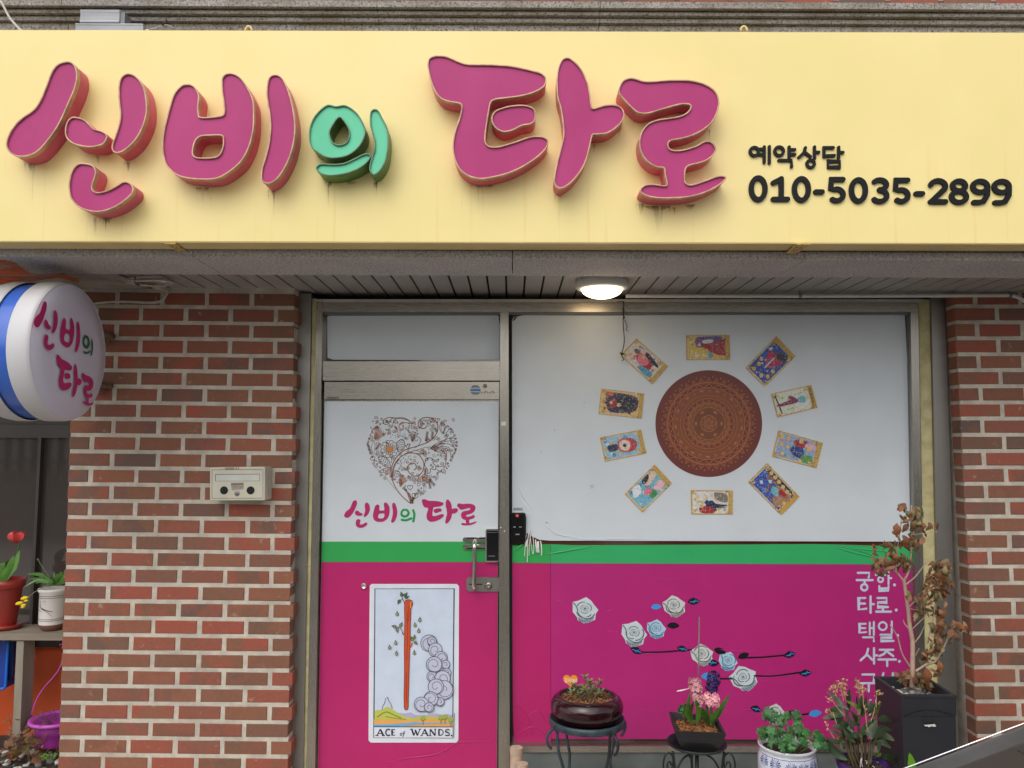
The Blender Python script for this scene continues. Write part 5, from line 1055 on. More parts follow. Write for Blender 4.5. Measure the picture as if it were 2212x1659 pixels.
for (x0, y0, x1, y1, w_) in ((400,800,345,1205,11), (405,930,392,1050,26), (430,800,405,1050,10), (425,850,392,1300,12), (440,790,425,1030,9), (455,820,435,1195,11), (450,800,482,1165,11), (490,860,498,1165,11), (545,930,540,1140,18), (575,960,585,1145,40), (610,950,635,1195,17), (430,778,460,800,30)):
    A_ = q4([(x0, y0), (x1, y1)]); m = MB(); d = V((A_[1][0] - A_[0][0], A_[1][1] - A_[0][1])).normalized(); nn = V((-d.y, d.x)) * w_ * .13226 / 2
    yy = WY - rg.uniform(.006, .014); seg_ = 5; top, bot = [], []
    for k in range(seg_ + 1):
        f_ = k / seg_; c_ = (A_[0][0] + (A_[1][0] - A_[0][0]) * f_ + 1.4 * math.sin(f_ * 3 + x0), A_[0][1] + (A_[1][1] - A_[0][1]) * f_); Yk = yy - .006 * math.sin(f_ * 2.4)
        top.append(P(c_[0] + nn.x, c_[1] + nn.y, Yk)); bot.append(P(c_[0] - nn.x, c_[1] - nn.y, Yk + rg.uniform(-.002, .002)))
    m.add(top + bot, [(k, k + 1, seg_ + 2 + k, seg_ + 1 + k) for k in range(seg_)]); m.build('paper_strip', M_WHITEP, pp)

# ------------------------------------------------------------------ letter box
mbx = thing('letter_box', 'beige metal letter box with two round holes on the brick pier', 'letter box', P(513, 1081, WALL))
M_BEIGE = mat('beige_enamel', S(196, 192, 174), .45, var=.08, scale=9, bump=.05)
q6 = lambda x, y: (427.9 + x * .08432, 976.5 + y * .08432)
Yb_ = WALL - .095
A_ = [P(*q6(300, 1245), Yb_), P(*q6(1712, 1240), Yb_), P(*q6(1715, 378), Yb_), P(*q6(302, 396), Yb_)]
m = MB(); m.hexa(A_, [p + V((0, .097, 0)) for p in A_]); ob = m.build('box_body', M_BEIGE, mbx)
bv = ob.modifiers.new('bevel', 'BEVEL'); bv.width = .003; bv.segments = 2
def qb(x0, y0, x1, y1, Yf, Yb, mt_, name, par, sk=-8):
    a_ = [P(*q6(x0, y1), Yf), P(*q6(x1, y1 + sk), Yf), P(*q6(x1, y0 + sk), Yf), P(*q6(x0, y0), Yf)]; m = MB(); m.hexa(a_, [p + V((0, Yb - Yf, 0)) for p in a_]); return m.build(name, mt_, par)
qb(352, 450, 1664, 1192, Yb_ - .0006, Yb_ + .01, M_DARK, 'door_gap', mbx); dr = qb(362, 460, 1656, 1184, Yb_ - .002, Yb_ + .01, M_BEIGE, 'flap_door', mbx)
qb(440, 568, 1578, 748, Yb_ - .0026, Yb_ - .0021, M_DARK, 'window_gap', dr); qb(452, 580, 1570, 742, Yb_ - .0034, Yb_ - .002, mat('grey_name_plate', S(196, 198, 188), .35, var=.1), 'name_plate', dr)
for x in (665, 1345):
    m = MB(); m.lathe([(.0001, 0), (.0172, 0)], P(*q6(x, 982), Yb_ - .0029), 28, axis='Y'); m.lathe([(.0172, 0), (.0178, .0006)], P(*q6(x, 982), Yb_ - .0029), 28, axis='Y', m=1); m.build('peep_hole', [M_DARK, M_BEIGE], dr)
m = MB(); m.lathe([(.0105, .002), (.0105, -.0035), (.0092, -.0048), (.0001, -.0048)], P(*q6(998, 1058), Yb_ - .002), 20, axis='Y'); lc = m.build('cam_lock', M_POST, dr)
m = MB(); c_ = P(*q6(994, 1035), Yb_ - .0072); m.box(c_.x - .0009, c_.x + .0009, c_.y, c_.y + .001, c_.z - .004, c_.z + .005); m.build('keyhole', M_BLACK, lc)
la = Art(lambda x, y, l: P(*q6(x, y), Yb_ - .0026 - .0004 * l))
la.poly([(838, 790), (1172, 780), (1170, 945), (1080, 965), (960, 965), (890, 985), (860, 975)], S(160, 150, 138), 0)
for k in range(26): x = 850 + k * 12; la.line([(x, 800 + rg.uniform(0, 12)), (x + rg.uniform(-4, 4), 845 + rg.uniform(-20, 14))], 6, S(50, 44, 42), 1, cap=False)
for k in range(16): x = 860 + k * 18; la.line([(x, 895 + rg.uniform(-12, 12)), (x + rg.uniform(6, 14), 900 + rg.uniform(-12, 12))], 7, S(56, 50, 46), 1, cap=False)
la.build('worn_sticker', M_PRINT, dr)
lb = Art(lambda x, y, l: P(*q6(x, y), Yb_ - .0008)); fit_text(lb, '2020-11', (685, 450), (1040, 440), 48, S(40, 38, 36), 0, .015); lb.build('written_number', M_PRINT, mbx)
for (x, y, r_) in ((1795, 640, .011), (1795, 1040, .012)):    # worn paint blots on the side
    c_ = P(*q6(1712, y), Yb_); m = MB(); m.add([V((c_.x + .0008, c_.y + .052 + r_ * .8 * math.cos(a_) * rg.uniform(.7, 1.1), c_.z + r_ * 2.0 * math.sin(a_) * rg.uniform(.8, 1.1))) for a_ in [k * math.pi / 5 for k in range(10)]], [tuple(range(10))]); m.build('bare_patch', mat('bare_patch', S(186, 178, 172), .6) if y < 700 else bpy.data.materials['bare_patch'], mbx)

# ------------------------------------------------------------------ ceiling lamp (lit), hanging wire, conduit, cable coil
c_ = Pz(1300, 607.5, z_sof); R_ = 58 * c_.y / F
lm = thing('ceiling_lamp', 'lit round white ceiling lamp on the grey soffit above the window', 'lamp', (c_.x, c_.y, z_sof))
m = MB(); m.lathe([(R_ * .97, 0), (R_, -.003), (R_ * 1.0, -.026), (R_ * .965, -.032), (R_ * .87, -.036), (R_ * .80, -.033), (R_ * .795, -.026)], (c_.x, c_.y, z_sof), 48); m.build('lamp_ring', mat('white_lamp_ring', S(214, 212, 206), .5, var=.05), lm)
t = NT('lit_opal_glass'); t.b.inputs['Base Color'].default_value = S(255, 244, 225); t.b.inputs['Roughness'].default_value = .25
t.b.inputs['Emission Color'].default_value = S(255, 226, 178); t.b.inputs['Emission Strength'].default_value = 4.5
tc = t.n('ShaderNodeTexCoord'); sp_ = t.n('ShaderNodeSeparateXYZ'); t.l(tc, 'Object', sp_, 0); mr_ = t.n('ShaderNodeMapRange'); t.l(sp_, 'Z', mr_, 0); mr_.inputs[1].default_value = -.031; mr_.inputs[2].default_value = -.055; mr_.inputs[3].default_value = .75; mr_.inputs[4].default_value = 4.5; t.l(mr_, 0, t.b, 'Emission Strength')
M_GLOW = t.m
pl_ = bpy.data.lights.new('lamp_bulb', 'POINT'); pl_.energy = .22; pl_.color = (1, .78, .5); pl_.shadow_soft_size = .05; plo = bpy.data.objects.new('lamp_bulb', pl_); COL.objects.link(plo); plo.parent = lm; plo.location = (0, -.02, -.13)
m = MB(); m.lathe([(R_ * .79 * math.cos(a_), -.031 - .044 * math.sin(a_)) for a_ in [k * math.pi / 2 / 12 for k in range(13)]], (c_.x, c_.y, z_sof), 48); m.build('lamp_dome', M_GLOW, lm)
ql = lambda x, y: (1234.3 + x * .14881, 576 + y * .14881)
Yw_ = 3.575
m = MB(); path = [P(*ql(x, y), Yw_) for x, y in ((755, 505), (762, 560), (752, 620), (756, 680), (755, 740), (752, 820), (760, 940), (768, 1050), (760, 1150), (735, 1250), (735, 1300), (755, 1345), (735, 1370))]
m.tube(cat(path, 4, False), [.0022] * 1 + [.0022] * (len(cat(path, 4, False)) - 1), 8); 
m.tube(cat([P(*ql(x, y), Yw_ - .003) for x, y in ((745, 600), (765, 640), (745, 690), (768, 730), (745, 760), (772, 740))], 4, False), .0026, 6)
m.tube(cat([P(*ql(x, y), Yw_) for x, y in ((772, 770), (795, 830), (808, 870), (795, 910), (815, 938))], 4, False), .0018, 6)
m.tube(cat([P(*ql(x, y), Yw_ - .002) for x, y in ((705, 1245), (735, 1262), (765, 1264), (735, 1272), (710, 1268))], 4, False), .0024, 6)
m.tube([P(*ql(660, 507), Yw_), P(*ql(768, 507), Yw_)], .0012, 6)
tag(m.build('hanging_wire', M_BLACKW), 'knotted black wire dangling in front of the window below the lamp', 'wire')
Yc = 3.50
cd = thing('conduit', 'white corrugated cable conduit running along the soffit to the right', 'conduit', P(1728, 640, Yc))
def corr(pts, r_, name, step=.0048):
    d = [V(p) for p in pts]; out, rr = [], []
    for a_, b in zip(d, d[1:]):
        n_ = max(1, int((b - a_).length / step))
        for k in range(n_): out.append(a_.lerp(b, k / n_))
    rr = [r_ * (1.0 if k % 2 else .84) for k in range(len(out))]; m = MB(); m.tube(out, rr, 8); return m.build(name, M_WHITEP, cd)
zc_ = P(1700, 639.5, Yc).z
pth = [P(1352, 639.5, Yc), P(1728, 639.5, Yc), P(2000, 638.6, Yc), P(2150, 638, Yc)] + [P(*p, Yc) for p in cat([(2180, 638), (2196, 641), (2212, 650), (2240, 668), (2280, 690)], 4, False)]
corr(pth, .0096, 'corrugated_pipe')
for x in (1728, 2181):
    c2_ = P(x, 638.5, Yc); m = MB(); m.tube([c2_ - V((.006, 0, 0)), c2_ + V((.006, 0, 0))], .0118, 12); m.box(c2_.x - .004, c2_.x + .004, c2_.y - .002, c2_.y + .002, c2_.z + .009, z_sof + .001); m.build('pipe_clip', M_GREY, cd)
qc = lambda x, y: (x * .24802, 493.7 + y * .24802)
coil = MB(); ctr = Pz(*qc(1300, 452), z_und - .004)
for k in range(7):
    rr = rg.uniform(.075, .095); ox, oy = rg.uniform(-.012, .012), rg.uniform(-.012, .012); zz = z_und - .004 - k * .0022; n_ = 26
    coil.tube([V((ctr.x + ox + rr * math.cos(2 * math.pi * j / n_) * rg.uniform(.97, 1.03), ctr.y + oy + rr * .62 * math.sin(2 * math.pi * j / n_), zz - .004 * math.sin(4 * math.pi * j / n_ + k))) for j in range(n_ + 1)], .0027, 6)
e1 = P(*qc(1240, 500), 3.36)
coil.tube(cat([V((ctr.x - .05, ctr.y + .05, z_und - .008)), P(*qc(1330, 505), 3.3), P(*qc(1440, 548), 3.47), P(*qc(1440, 580), 3.485), P(*qc(1400, 628), 3.485), P(*qc(1300, 640), 3.485), P(*qc(1100, 632), 3.485), P(*qc(950, 636), 3.485), P(*qc(820, 650), 3.485), P(*qc(700, 672), 3.485)], 4, False), .0028, 6)
coil.tube(cat([V((ctr.x - .04, ctr.y + .055, z_und - .010)), P(*qc(1345, 500), 3.3), P(*qc(1455, 548), 3.47), P(*qc(1448, 590), 3.485), P(*qc(1400, 640), 3.485), P(*qc(1300, 649), 3.485), P(*qc(1100, 643), 3.485), P(*qc(950, 645), 3.485), P(*qc(800, 660), 3.485), P(*qc(700, 680), 3.485)], 4, False), .0028, 6)
co = thing('cable_coil', 'coiled white cable tied under the canopy above the brick pier', 'cable', (ctr.x, ctr.y, z_und))
coil.build('cable_loops', M_CABLE, co)
m = MB(); m.tube([V((ctr.x - .03, ctr.y - .062, z_und)), V((ctr.x - .03, ctr.y - .066, z_und - .022)), V((ctr.x - .03, ctr.y - .04, z_und - .024))], .0022, 6); m.tube([V((ctr.x - .07, ctr.y + .0, z_und)), V((ctr.x - .055, ctr.y - .01, z_und - .02)), V((ctr.x - .05, ctr.y + .02, z_und - .02))], .003, 6); m.build('cable_tie', M_BLACKW, co)

# ------------------------------------------------------------------ round projecting sign
XF = -1.700; cY, cZ, RS = 3.02, 0, .268
cZ = P(118, 760, 3.02).z
rs = thing('round_sign', 'round white lightbox sign with blue band and magenta lettering projecting from the pier', 'sign', (XF - .1, cY, cZ))
M_OPAL = mat('milky_sign_plastic', S(212, 208, 224), .35, var=.06, scale=3); t = NT('dusty_sign_side'); n = t.noise(9, 5); tc = t.n('ShaderNodeTexCoord'); sp_ = t.n('ShaderNodeSeparateXYZ'); t.l(tc, 'Object', sp_, 0); mr_ = t.n('ShaderNodeMapRange'); t.l(sp_, 'Z', mr_, 0); mr_.inputs[1].default_value = .17; mr_.inputs[2].default_value = .28
mu_ = t.n('ShaderNodeMath', operation='MULTIPLY'); t.l(mr_, 0, mu_, 0); t.l(t.ramp(n, [(.25, (.5, .5, .5)), (.7, (1, 1, 1))]), 0, mu_, 1); t.col(t.mix(mu_, S(206, 204, 206), S(138, 130, 112))); t.b.inputs['Roughness'].default_value = .45; M_OPALS = t.m
prof = [(RS * .985, -.085), (RS, -.079), (RS, -.030), (RS * .995, -.016), (RS * .985, -.008), (RS * .968, -.004)]
m = MB(); m.lathe(prof, (XF, cY, cZ), 72, axis='X'); m.build('right_shell', M_OPALS, rs)
m = MB(); m.lathe([(RS * .968, -.004), (RS * .960, -.0055), (RS * .95, -.003), (RS * .7, .001), (RS * .35, .004), (.0005, .005)], (XF, cY, cZ), 72, axis='X'); m.build('right_face', M_OPAL, rs)
m = MB(); m.lathe([(RS * .96, -.150), (RS * .96, -.08)], (XF, cY, cZ), 72, axis='X'); m.build('blue_band', mat('glossy_blue_band', S(62, 106, 200), .2, var=.12, scale=4), rs)
m = MB(); m.lathe([(RS * .985, -.145), (RS, -.151), (RS, -.19), (RS * .975, -.222), (RS * .92, -.232), (RS * .5, -.237), (.0005, -.239)], (XF, cY, cZ), 72, axis='X'); m.build('left_shell', M_OPALS, rs)
M_RUST = mat('rusted_bracket', S(132, 112, 96), .8, metal=.3, var=.5, scale=70, bump=.6, bscale=120)
for (px_, py_) in ((229, 727), (219, 834)):
    w0 = P(px_, py_, WALL); zz = w0.z; xx = -1.79
    m = MB(); m.tube([V((xx, cY + .2, zz)), V((xx, 3.42, zz)), V((xx + .004, 3.495, zz))], .013, 10)
    for k in range(5): 
        p_ = V((w0.x + rg.uniform(-.008, .008), 3.47 + k * .006, zz + rg.uniform(-.008, .008))); r_ = .03 - .003 * k
        m.lathe([(.001, -r_ * .5), (r_ * .7, -r_ * .4), (r_, 0), (r_ * .75, r_ * .4), (.001, r_ * .5)], p_, 9, axis='Y', sm=False)
    m.build('bracket', M_RUST, rs)
# its lettering (y runs away from the viewer to the right)
def facept(px_, py_):
    r = ray(px_, py_); t_ = (XF) / r.x; return (r.y * t_, EYE + r.z * t_)
rl = Art(lambda x, y, l: V((XF + .0075 + .0004 * l, x, y)))
y0a, z0a = facept(67.7, 700); y1a, _ = facept(198.9, 745); _, ztop = facept(92.4, 649.7)
mA = lambda p: (y0a + (p[0] - 12) / 833 * (y1a - y0a), ztop - (p[1] - 132) * .00053 - (p[0] - 140) / 833 * .045)
yb0, _ = facept(116, 800); yb1, _ = facept(201.5, 800); _, zb0 = facept(118.2, 764)
mB_ = lambda p: (yb0 + (p[0] - 923) / 646 * (yb1 - yb0), zb0 - (p[1] - 119) * .00047 - (p[0] - 923) / 646 * .045)
for k in ('a1', 'a2', 'a3', 'a4', 'a6'): rl.poly([mA(p) for p in inset(SM[k], 3)], MG, 0)
rl.poly([mA(p) for p in inset(SM['a5'], 4)], MG, 0, holes=[[mA(p) for p in inset(SM['a5h'], -8)]])
r6 = inset(SM['g1'], 7); gx_ = sum(p[0] for p in r6) / len(r6); gy_ = sum(p[1] for p in r6) / len(r6)
G2_ = S(20, 110, 76)
rl.poly([mA(p) for p in r6], G2_, 0, holes=[[mA((gx_ + (p[0] - gx_) * .5, gy_ + (p[1] - gy_) * .55)) for p in r6]])
for k in ('g2', 'g3'): rl.poly([mA(p) for p in inset(SM[k], 5)], G2_, 0)
for k in ('t1', 't2', 't3', 'r1'): rl.poly([mB_(p) for p in inset(SM[k], 3)], MG, 0)
rl.build('printed_name', M_PRINT, rs)

# ------------------------------------------------------------------ left bay
BAY = 4.0
m = MB(); m.box(XL, PX0 + .006, BAY, BAY + .1, 0, .64); tag(m.build('orange_wall', M_ORANGE), 'bright orange painted low wall behind the wooden shelf', 'wall')
bw = thing('side_window', 'dark reflecting window of the recess left of the brick pier', 'window', (-2.6, BAY, .64))
m = MB(); m.box(XL, PX0 + .006, BAY - .02, BAY - .012, .645, z_sof); m.build('glass_pane', M_GLASSD, bw)
m = MB(); zt_ = P(100, 921, BAY - .05).z; zt2 = P(100, 946, BAY - .05).z; m.box(XL, PX0 + .004, BAY - .04, BAY - .021, zt2, zt_ + .01); m.build('window_rail', mat('dark_brown_frame', S(70, 62, 58), .5), bw)
xx = P(86, 1000, BAY - .04).x; m = MB(); m.box(xx - .007, xx + .007, BAY - .05, BAY - .021, .645, zt2); m.build('window_rail', bpy.data.materials['dark_brown_frame'], bw)
m = MB(); m.box(XL, PX0 + .004, BAY - .03, BAY - .021, zt_ + .012, z_sof); m.build('upper_panel', bpy.data.materials['dark_brown_frame'], bw)
m = MB(); m.box(XL, PX0 + .004, 3.45, BAY, .12, .215); m.build('bed_soil', mat('dark_soil', S(70, 60, 52), .95, var=.4, scale=50, bump=.8, bscale=120, bdist=.01)); tag(bpy.data.objects['bed_soil'], 'dark soil bed at the foot of the orange wall', kind='structure')
# irregular orange patch with mottled alpha on the canopy underside
m = MB(); m.add([Pz(x, y, z_und - .0012) for x, y in ((-60, 560), (12, 562), (34, 568), (46, 578), (64, 589), (84, 593), (110, 592), (135, 590.5), (150, 594), (0, 595), (-60, 595))], [tuple(range(11))])
m.add([Pz(x, y, z_und + .0045) for x, y in ((-60, 597), (150, 597), (172, 604), (168, 612), (150, 606), (128, 601), (100, 603), (60, 612), (20, 625), (-60, 650))], [tuple(range(10))])
t = NT('mottled_orange'); n = t.noise(9, 5); k = t.ramp(n, [(.36, (.25, .25, .25)), (.6, (1, 1, 1))]); t.l(k, 0, t.b, 'Alpha'); t.b.inputs['Base Color'].default_value = S(206, 96, 50); t.b.inputs['Roughness'].default_value = .8
m.build('orange_patch', t.m, can)

M_WOOD = mat('weathered_plank', S(150, 138, 122), .85, var=.35, scale=7, bump=.4, bscale=40, stretch=(.15, 1, 1)); M_WOODV = mat('weathered_post', S(150, 142, 128), .85, var=.3, scale=7, bump=.4, bscale=40, stretch=(1, 1, .15), c2=S(104, 88, 76), lo=.3, hi=.6)
zsh = P(60, 1369, 3.62).z; ztk = zsh - P(60, 1383, 3.62).z
sh = thing('plant_shelf', 'rough grey wooden shelf on a post carrying the tulip pot', 'shelf', (-2.5, 3.7, .2))
m = MB(); m.box(-3.3, PX0 - .006, 3.62, 3.70, zsh - ztk, zsh, jit=.0015); m.build('plank', M_WOOD, sh)
m = MB(); m.box(-3.3, PX0 - .006, 3.704, 3.81, zsh - ztk - .001, zsh - .001, jit=.0015); m.build('plank', M_WOOD, sh)
a_ = [P(26, 1592, 3.63), P(43, 1592, 3.63), P(51.5, 1384, 3.63), P(36, 1384, 3.63)]; m = MB(); m.hexa(a_, [p + V((0, .085, 0)) for p in a_]); m.build('leg', M_WOODV, sh)
# blue crate under the shelf
bc = thing('blue_crate', 'blue plastic crate hanging under the wooden shelf at the far left', 'crate', P(5, 1489, 3.72))
M_BLUE = mat('blue_plastic', S(24, 60, 150), .4, var=.2); M_BLUEL = mat('bright_blue_rim', S(20, 110, 214), .35)
A_ = [P(-60, 1480, 3.72), P(12, 1486, 3.72), P(14, 1386, 3.72), P(-60, 1386, 3.72)]; m = MB(); m.hexa(A_, [p + V((0, .14, 0)) for p in A_]); m.build('crate_body', M_BLUE, bc)
A_ = [P(14.5, 1474, 3.735), P(28, 1460, 3.735), P(30, 1386, 3.735), P(16, 1386, 3.735)]; m = MB(); m.hexa(A_, [p + V((0, .12, 0)) for p in A_]); m.build('crate_end', mat('dark_blue_plastic', S(14, 30, 84), .4), bc)
m = MB(); m.tube(cat([P(18, 1386, 3.715), P(15, 1430, 3.715), P(13, 1465, 3.715), P(11, 1484, 3.715), P(2, 1488, 3.715)], 4, False), .006, 8); m.build('crate_rim', M_BLUEL, bc)

# ------------------------------------------------------------------ plant helpers
def blade(m, pts, w_, mi=0, c=None, face=V((0, -1, .25)), tw=0, peak=.45, fold=.18, n=7, tip=.02):
    q_ = cat([tuple(p) for p in pts], max(2, n // (len(pts) - 1)), False); q_ = [V(p) for p in q_]; N = len(q_); Lf, Mi, Rt = [], [], []
    for i, p in enumerate(q_):
        t_ = (q_[min(N - 1, i + 1)] - q_[max(0, i - 1)]).normalized(); s_ = t_.cross(face.normalized())
        if s_.length < .1: s_ = t_.cross(V((1, 0, 0)))
        s_.normalize(); s_ = Matrix.Rotation(tw, 3, t_) @ s_; f_ = i / (N - 1)
        h = w_ / 2 * max(tip, (f_ / peak) ** .6 if f_ < peak else ((1 - f_) / (1 - peak)) ** .75); nn = s_.cross(t_)
        Lf.append(p + s_ * h - nn * h * fold); Rt.append(p - s_ * h - nn * h * fold); Mi.append(p)
    b = len(m.v); m.v += Lf + Mi + Rt
    for i in range(N - 1):
        m.face([b + i, b + i + 1, b + N + i + 1, b + N + i], mi, c, True); m.face([b + N + i, b + N + i + 1, b + 2 * N + i + 1, b + 2 * N + i], mi, c, True)
def leafmat(name, c, c2, rough=.45, scale=25):
    t = NT(name); oi = t.n('ShaderNodeObjectInfo'); n = t.noise(scale, 4); a = t.mix(t.ramp(n, [(.3, (0, 0, 0)), (.7, (1, 1, 1))]), c, c2)
    h = t.n('ShaderNodeHueSaturation'); mr = t.n('ShaderNodeMapRange'); t.l(oi, 'Random', mr, 0); mr.inputs[3].default_value = .72; mr.inputs[4].default_value = 1.3; t.l(mr, 0, h, 'Value'); t.t.links.new(a.outputs[2], h.inputs['Color'])
    t.l(h, 0, t.b, 'Base Color'); t.b.inputs['Roughness'].default_value = rough; return t.m
M_STRAP = leafmat('strap_leaf', S(96, 140, 56), S(60, 100, 40)); M_ORCH = leafmat('dark_lance_leaf', S(74, 92, 62), S(44, 58, 36), .4)
M_ORCHB = leafmat('yellow_green_leaf', S(128, 140, 50), S(84, 100, 40)); M_CLOV = leafmat('clover_leaf', S(52, 112, 44), S(30, 80, 34), .5); M_SUCC = leafmat('succulent_leaf', S(140, 150, 96), S(92, 104, 66), .45, 60)
M_SUCC2 = leafmat('reddened_leaf', S(152, 96, 84), S(110, 110, 70), .5, 60); M_DRY = leafmat('dry_brown_leaf', S(140, 98, 66), S(94, 64, 44), .7, 40); M_DRY2 = leafmat('dry_olive_leaf', S(140, 128, 84), S(96, 84, 52), .7, 40); M_DRYO = leafmat('dry_orange_leaf', S(146, 88, 48), S(108, 62, 36), .6, 40)
M_BARK = mat('pale_bark', S(184, 158, 136), .8, var=.2, scale=30, bump=.2); M_STEMG = mat('green_stem', S(110, 128, 70), .6); M_STEMB = mat('brown_cane', S(92, 84, 56), .7, var=.3, scale=40)
M_CHIP = leafmat('bark_chip', S(168, 116, 66), S(100, 62, 36), .85, 30); M_SOIL = mat('potting_soil', S(66, 50, 38), .95, var=.5, scale=80, bump=1, bscale=160, bdist=.006)
def chips(name, cx, cy, z, rx, ry, n, s_, mt_, par, square=False, seed=3):
    r = random.Random(seed); m = MB()
    for k in range(n):
        if square: x, y = cx + r.uniform(-rx, rx), cy + r.uniform(-ry, ry)
        else:
            a_ = r.uniform(0, 6.283); q_ = math.sqrt(r.random()); x, y = cx + rx * q_ * math.cos(a_), cy + ry * q_ * math.sin(a_)
        l_, w_, h_ = s_ * r.uniform(.5, 1.5), s_ * r.uniform(.3, .7), s_ * r.uniform(.12, .4); M_ = Matrix.Translation((x, y, z + r.uniform(0, s_ * .6))) @ Matrix.Rotation(r.uniform(0, 6.3), 4, 'Z') @ Matrix.Rotation(r.uniform(-.7, .7), 4, 'X') @ Matrix.Rotation(r.uniform(-.6, .6), 4, 'Y')
        p_ = [M_ @ V((sx * l_ / 2 * r.uniform(.7, 1), sy * w_ / 2 * r.uniform(.6, 1), sz * h_ / 2)) for sz in (-1, 1) for sy in (-1, 1) for sx in (-1, 1)]
        m.add(p_, [(0, 2, 3, 1), (4, 5, 7, 6), (0, 1, 5, 4), (2, 6, 7, 3), (0, 4, 6, 2), (1, 3, 7, 5)])
    o = m.build(name, mt_, par); o['kind'] = 'stuff'; return o

# ---- tulip in the red pot
t1c = V((P(12, 1300, 3.72).x, 3.72, zsh))
tp = thing('red_pot', 'dark red plastic pot with saucer on the wooden shelf under the tulip', 'pot', t1c); M_TERRA = mat('dark_red_plastic', S(150, 44, 36), .35, var=.12)
zr_ = P(15, 1256, 3.72 - .07).z; R1 = 35 * 3.72 / F
m = MB(); m.lathe([(R1 * .62, .012), (R1 * .86, (zr_ - zsh) * .8), (R1 * .9, (zr_ - zsh) * .82), (R1, (zr_ - zsh) * .84), (R1 * 1.04, zr_ - zsh), (R1 * .97, zr_ - zsh), (R1 * .9, (zr_ - zsh) * .86), (.001, (zr_ - zsh) * .85)], t1c, 36); m.build('pot_body', M_TERRA, tp)
m = MB(); m.lathe([(R1 * .7, 0), (R1 * .92, .004), (R1 * .98, .022), (R1 * .93, .022), (R1 * .6, .010), (.001, .010)], t1c, 36); m.build('saucer', M_TERRA, tp)
m = MB(); m.lathe([(R1 * .9, zr_ - zsh - .016), (.001, zr_ - zsh - .012)], t1c, 24); m.build('soil', M_SOIL, tp)
tl = thing('tulip', 'single red tulip with broad green leaves in the dark red pot', 'flower', t1c + V((0, 0, .15)))
qt = lambda x, y: (x * .23148, 1600 / 1.8228 + y * .23148)
g = lambda Y, *l: [P(*qt(x, y), Y) for x, y in l]
m = MB(); m.tube(cat(g(3.72, (30, 1660), (110, 1480), (155, 1390), (178, 1300), (182, 1260)), 4, False), .0032, 8); m.build('stem', M_STRAP, tl)
for pts, w_, tw in ((g(3.70, (10, 1650), (60, 1560), (130, 1390)), .034, .5), (g(3.71, (30, 1650), (100, 1530), (150, 1430), (182, 1340)), .040, -.3), (g(3.73, (-30, 1660), (-20, 1540), (50, 1460)), .045, .2), (g(3.74, (-20, 1640), (30, 1500), (140, 1420)), .03, .9)):
    m = MB(); blade(m, pts, w_ * 1.2, tw=tw, n=10); m.build('leaf', M_STRAP, tl)
fc = P(*qt(150, 1275), 3.72); M_TUL = leafmat('red_petal', S(226, 52, 62), S(240, 110, 104), .4, 30)
for k in range(6):
    a_ = k * math.pi / 3 + .3; rr = .020 if k % 2 else .025; d = V((math.cos(a_), math.sin(a_), 0)); hgt = .050 if k % 2 else .054; m = MB()
    blade(m, [fc, fc + d * rr + V((0, 0, hgt * .35)), fc + d * rr * 1.25 + V((0, 0, hgt * .75)), fc + d * rr * .95 + V((0, 0, hgt))], .034, face=d * 1.0 + V((0, 0, -.01)), peak=.55, fold=-.3, n=9, tip=.25); m.build('petal', M_TUL, tl)

# ---- white pot with strap leaves and yellow buds
qd = lambda x, y: (x * .2394, 1261.8 + y * .2394)
wc = V((P(112, 1340, 3.70).x, 3.70, zsh)); wp = thing('white_pot', 'white ceramic pot with brown rings and brushed bird drawing on the shelf', 'pot', wc)
RW = 25.5 * 3.7 / F; zrt = P(112, 1270, 3.70).z - zsh
m = MB(); m.lathe([(RW * .55, 0), (RW * .78, .006), (RW * .93, .022), (RW * .97, .030)], wc, 36); m.build('bare_base', mat('brown_clay', S(128, 88, 72), .7, var=.2), wp)
m = MB(); m.lathe([(RW * .97, .030), (RW * .985, .045), (RW, zrt * .9), (RW * 1.12, zrt * .94), (RW * 1.14, zrt), (RW * 1.02, zrt), (RW * .9, zrt * .86), (.001, zrt * .86)], wc, 36); m.build('glazed_body', mat('white_glaze', S(222, 216, 210), .3, var=.05), wp)
cyl = Art(lambda x, y, l: V((wc.x + (RW + .0014 + .0003 * l) * math.sin(x), wc.y - (RW + .0014 + .0003 * l) * math.cos(x), wc.z + y)))
for zf in (.26, .30, .80, .845): cyl.line([(-2.6 + k * .2, zrt * zf) for k in range(27)], .0016, S(70, 46, 44), 0, cap=False)
bd = lambda *l: [((x - 470) / 100 * 1.0, zrt * (1 - (y - 25) / 400)) for x, y in l]
for pts, w_ in ((bd((415, 130), (425, 165), (415, 180), (440, 200), (500, 225), (526, 232)), .005), (bd((430, 200), (480, 230), (524, 278)), .0035), (bd((440, 165), (450, 135), (470, 130), (468, 150), (455, 170)), .0022), (bd((385, 208), (410, 222), (440, 230)), .0025)): cyl.line(pts, w_, S(74, 52, 50), 1, 3, taper=lambda f_: 1 - .6 * f_)
cyl.build('brush_drawing', M_PRINT, wp)
fl = thing('freesia_plant', 'tuft of strap leaves with yellow buds in the white pot', 'plant', wc + V((0, 0, zrt)))
base = (125, 1640)
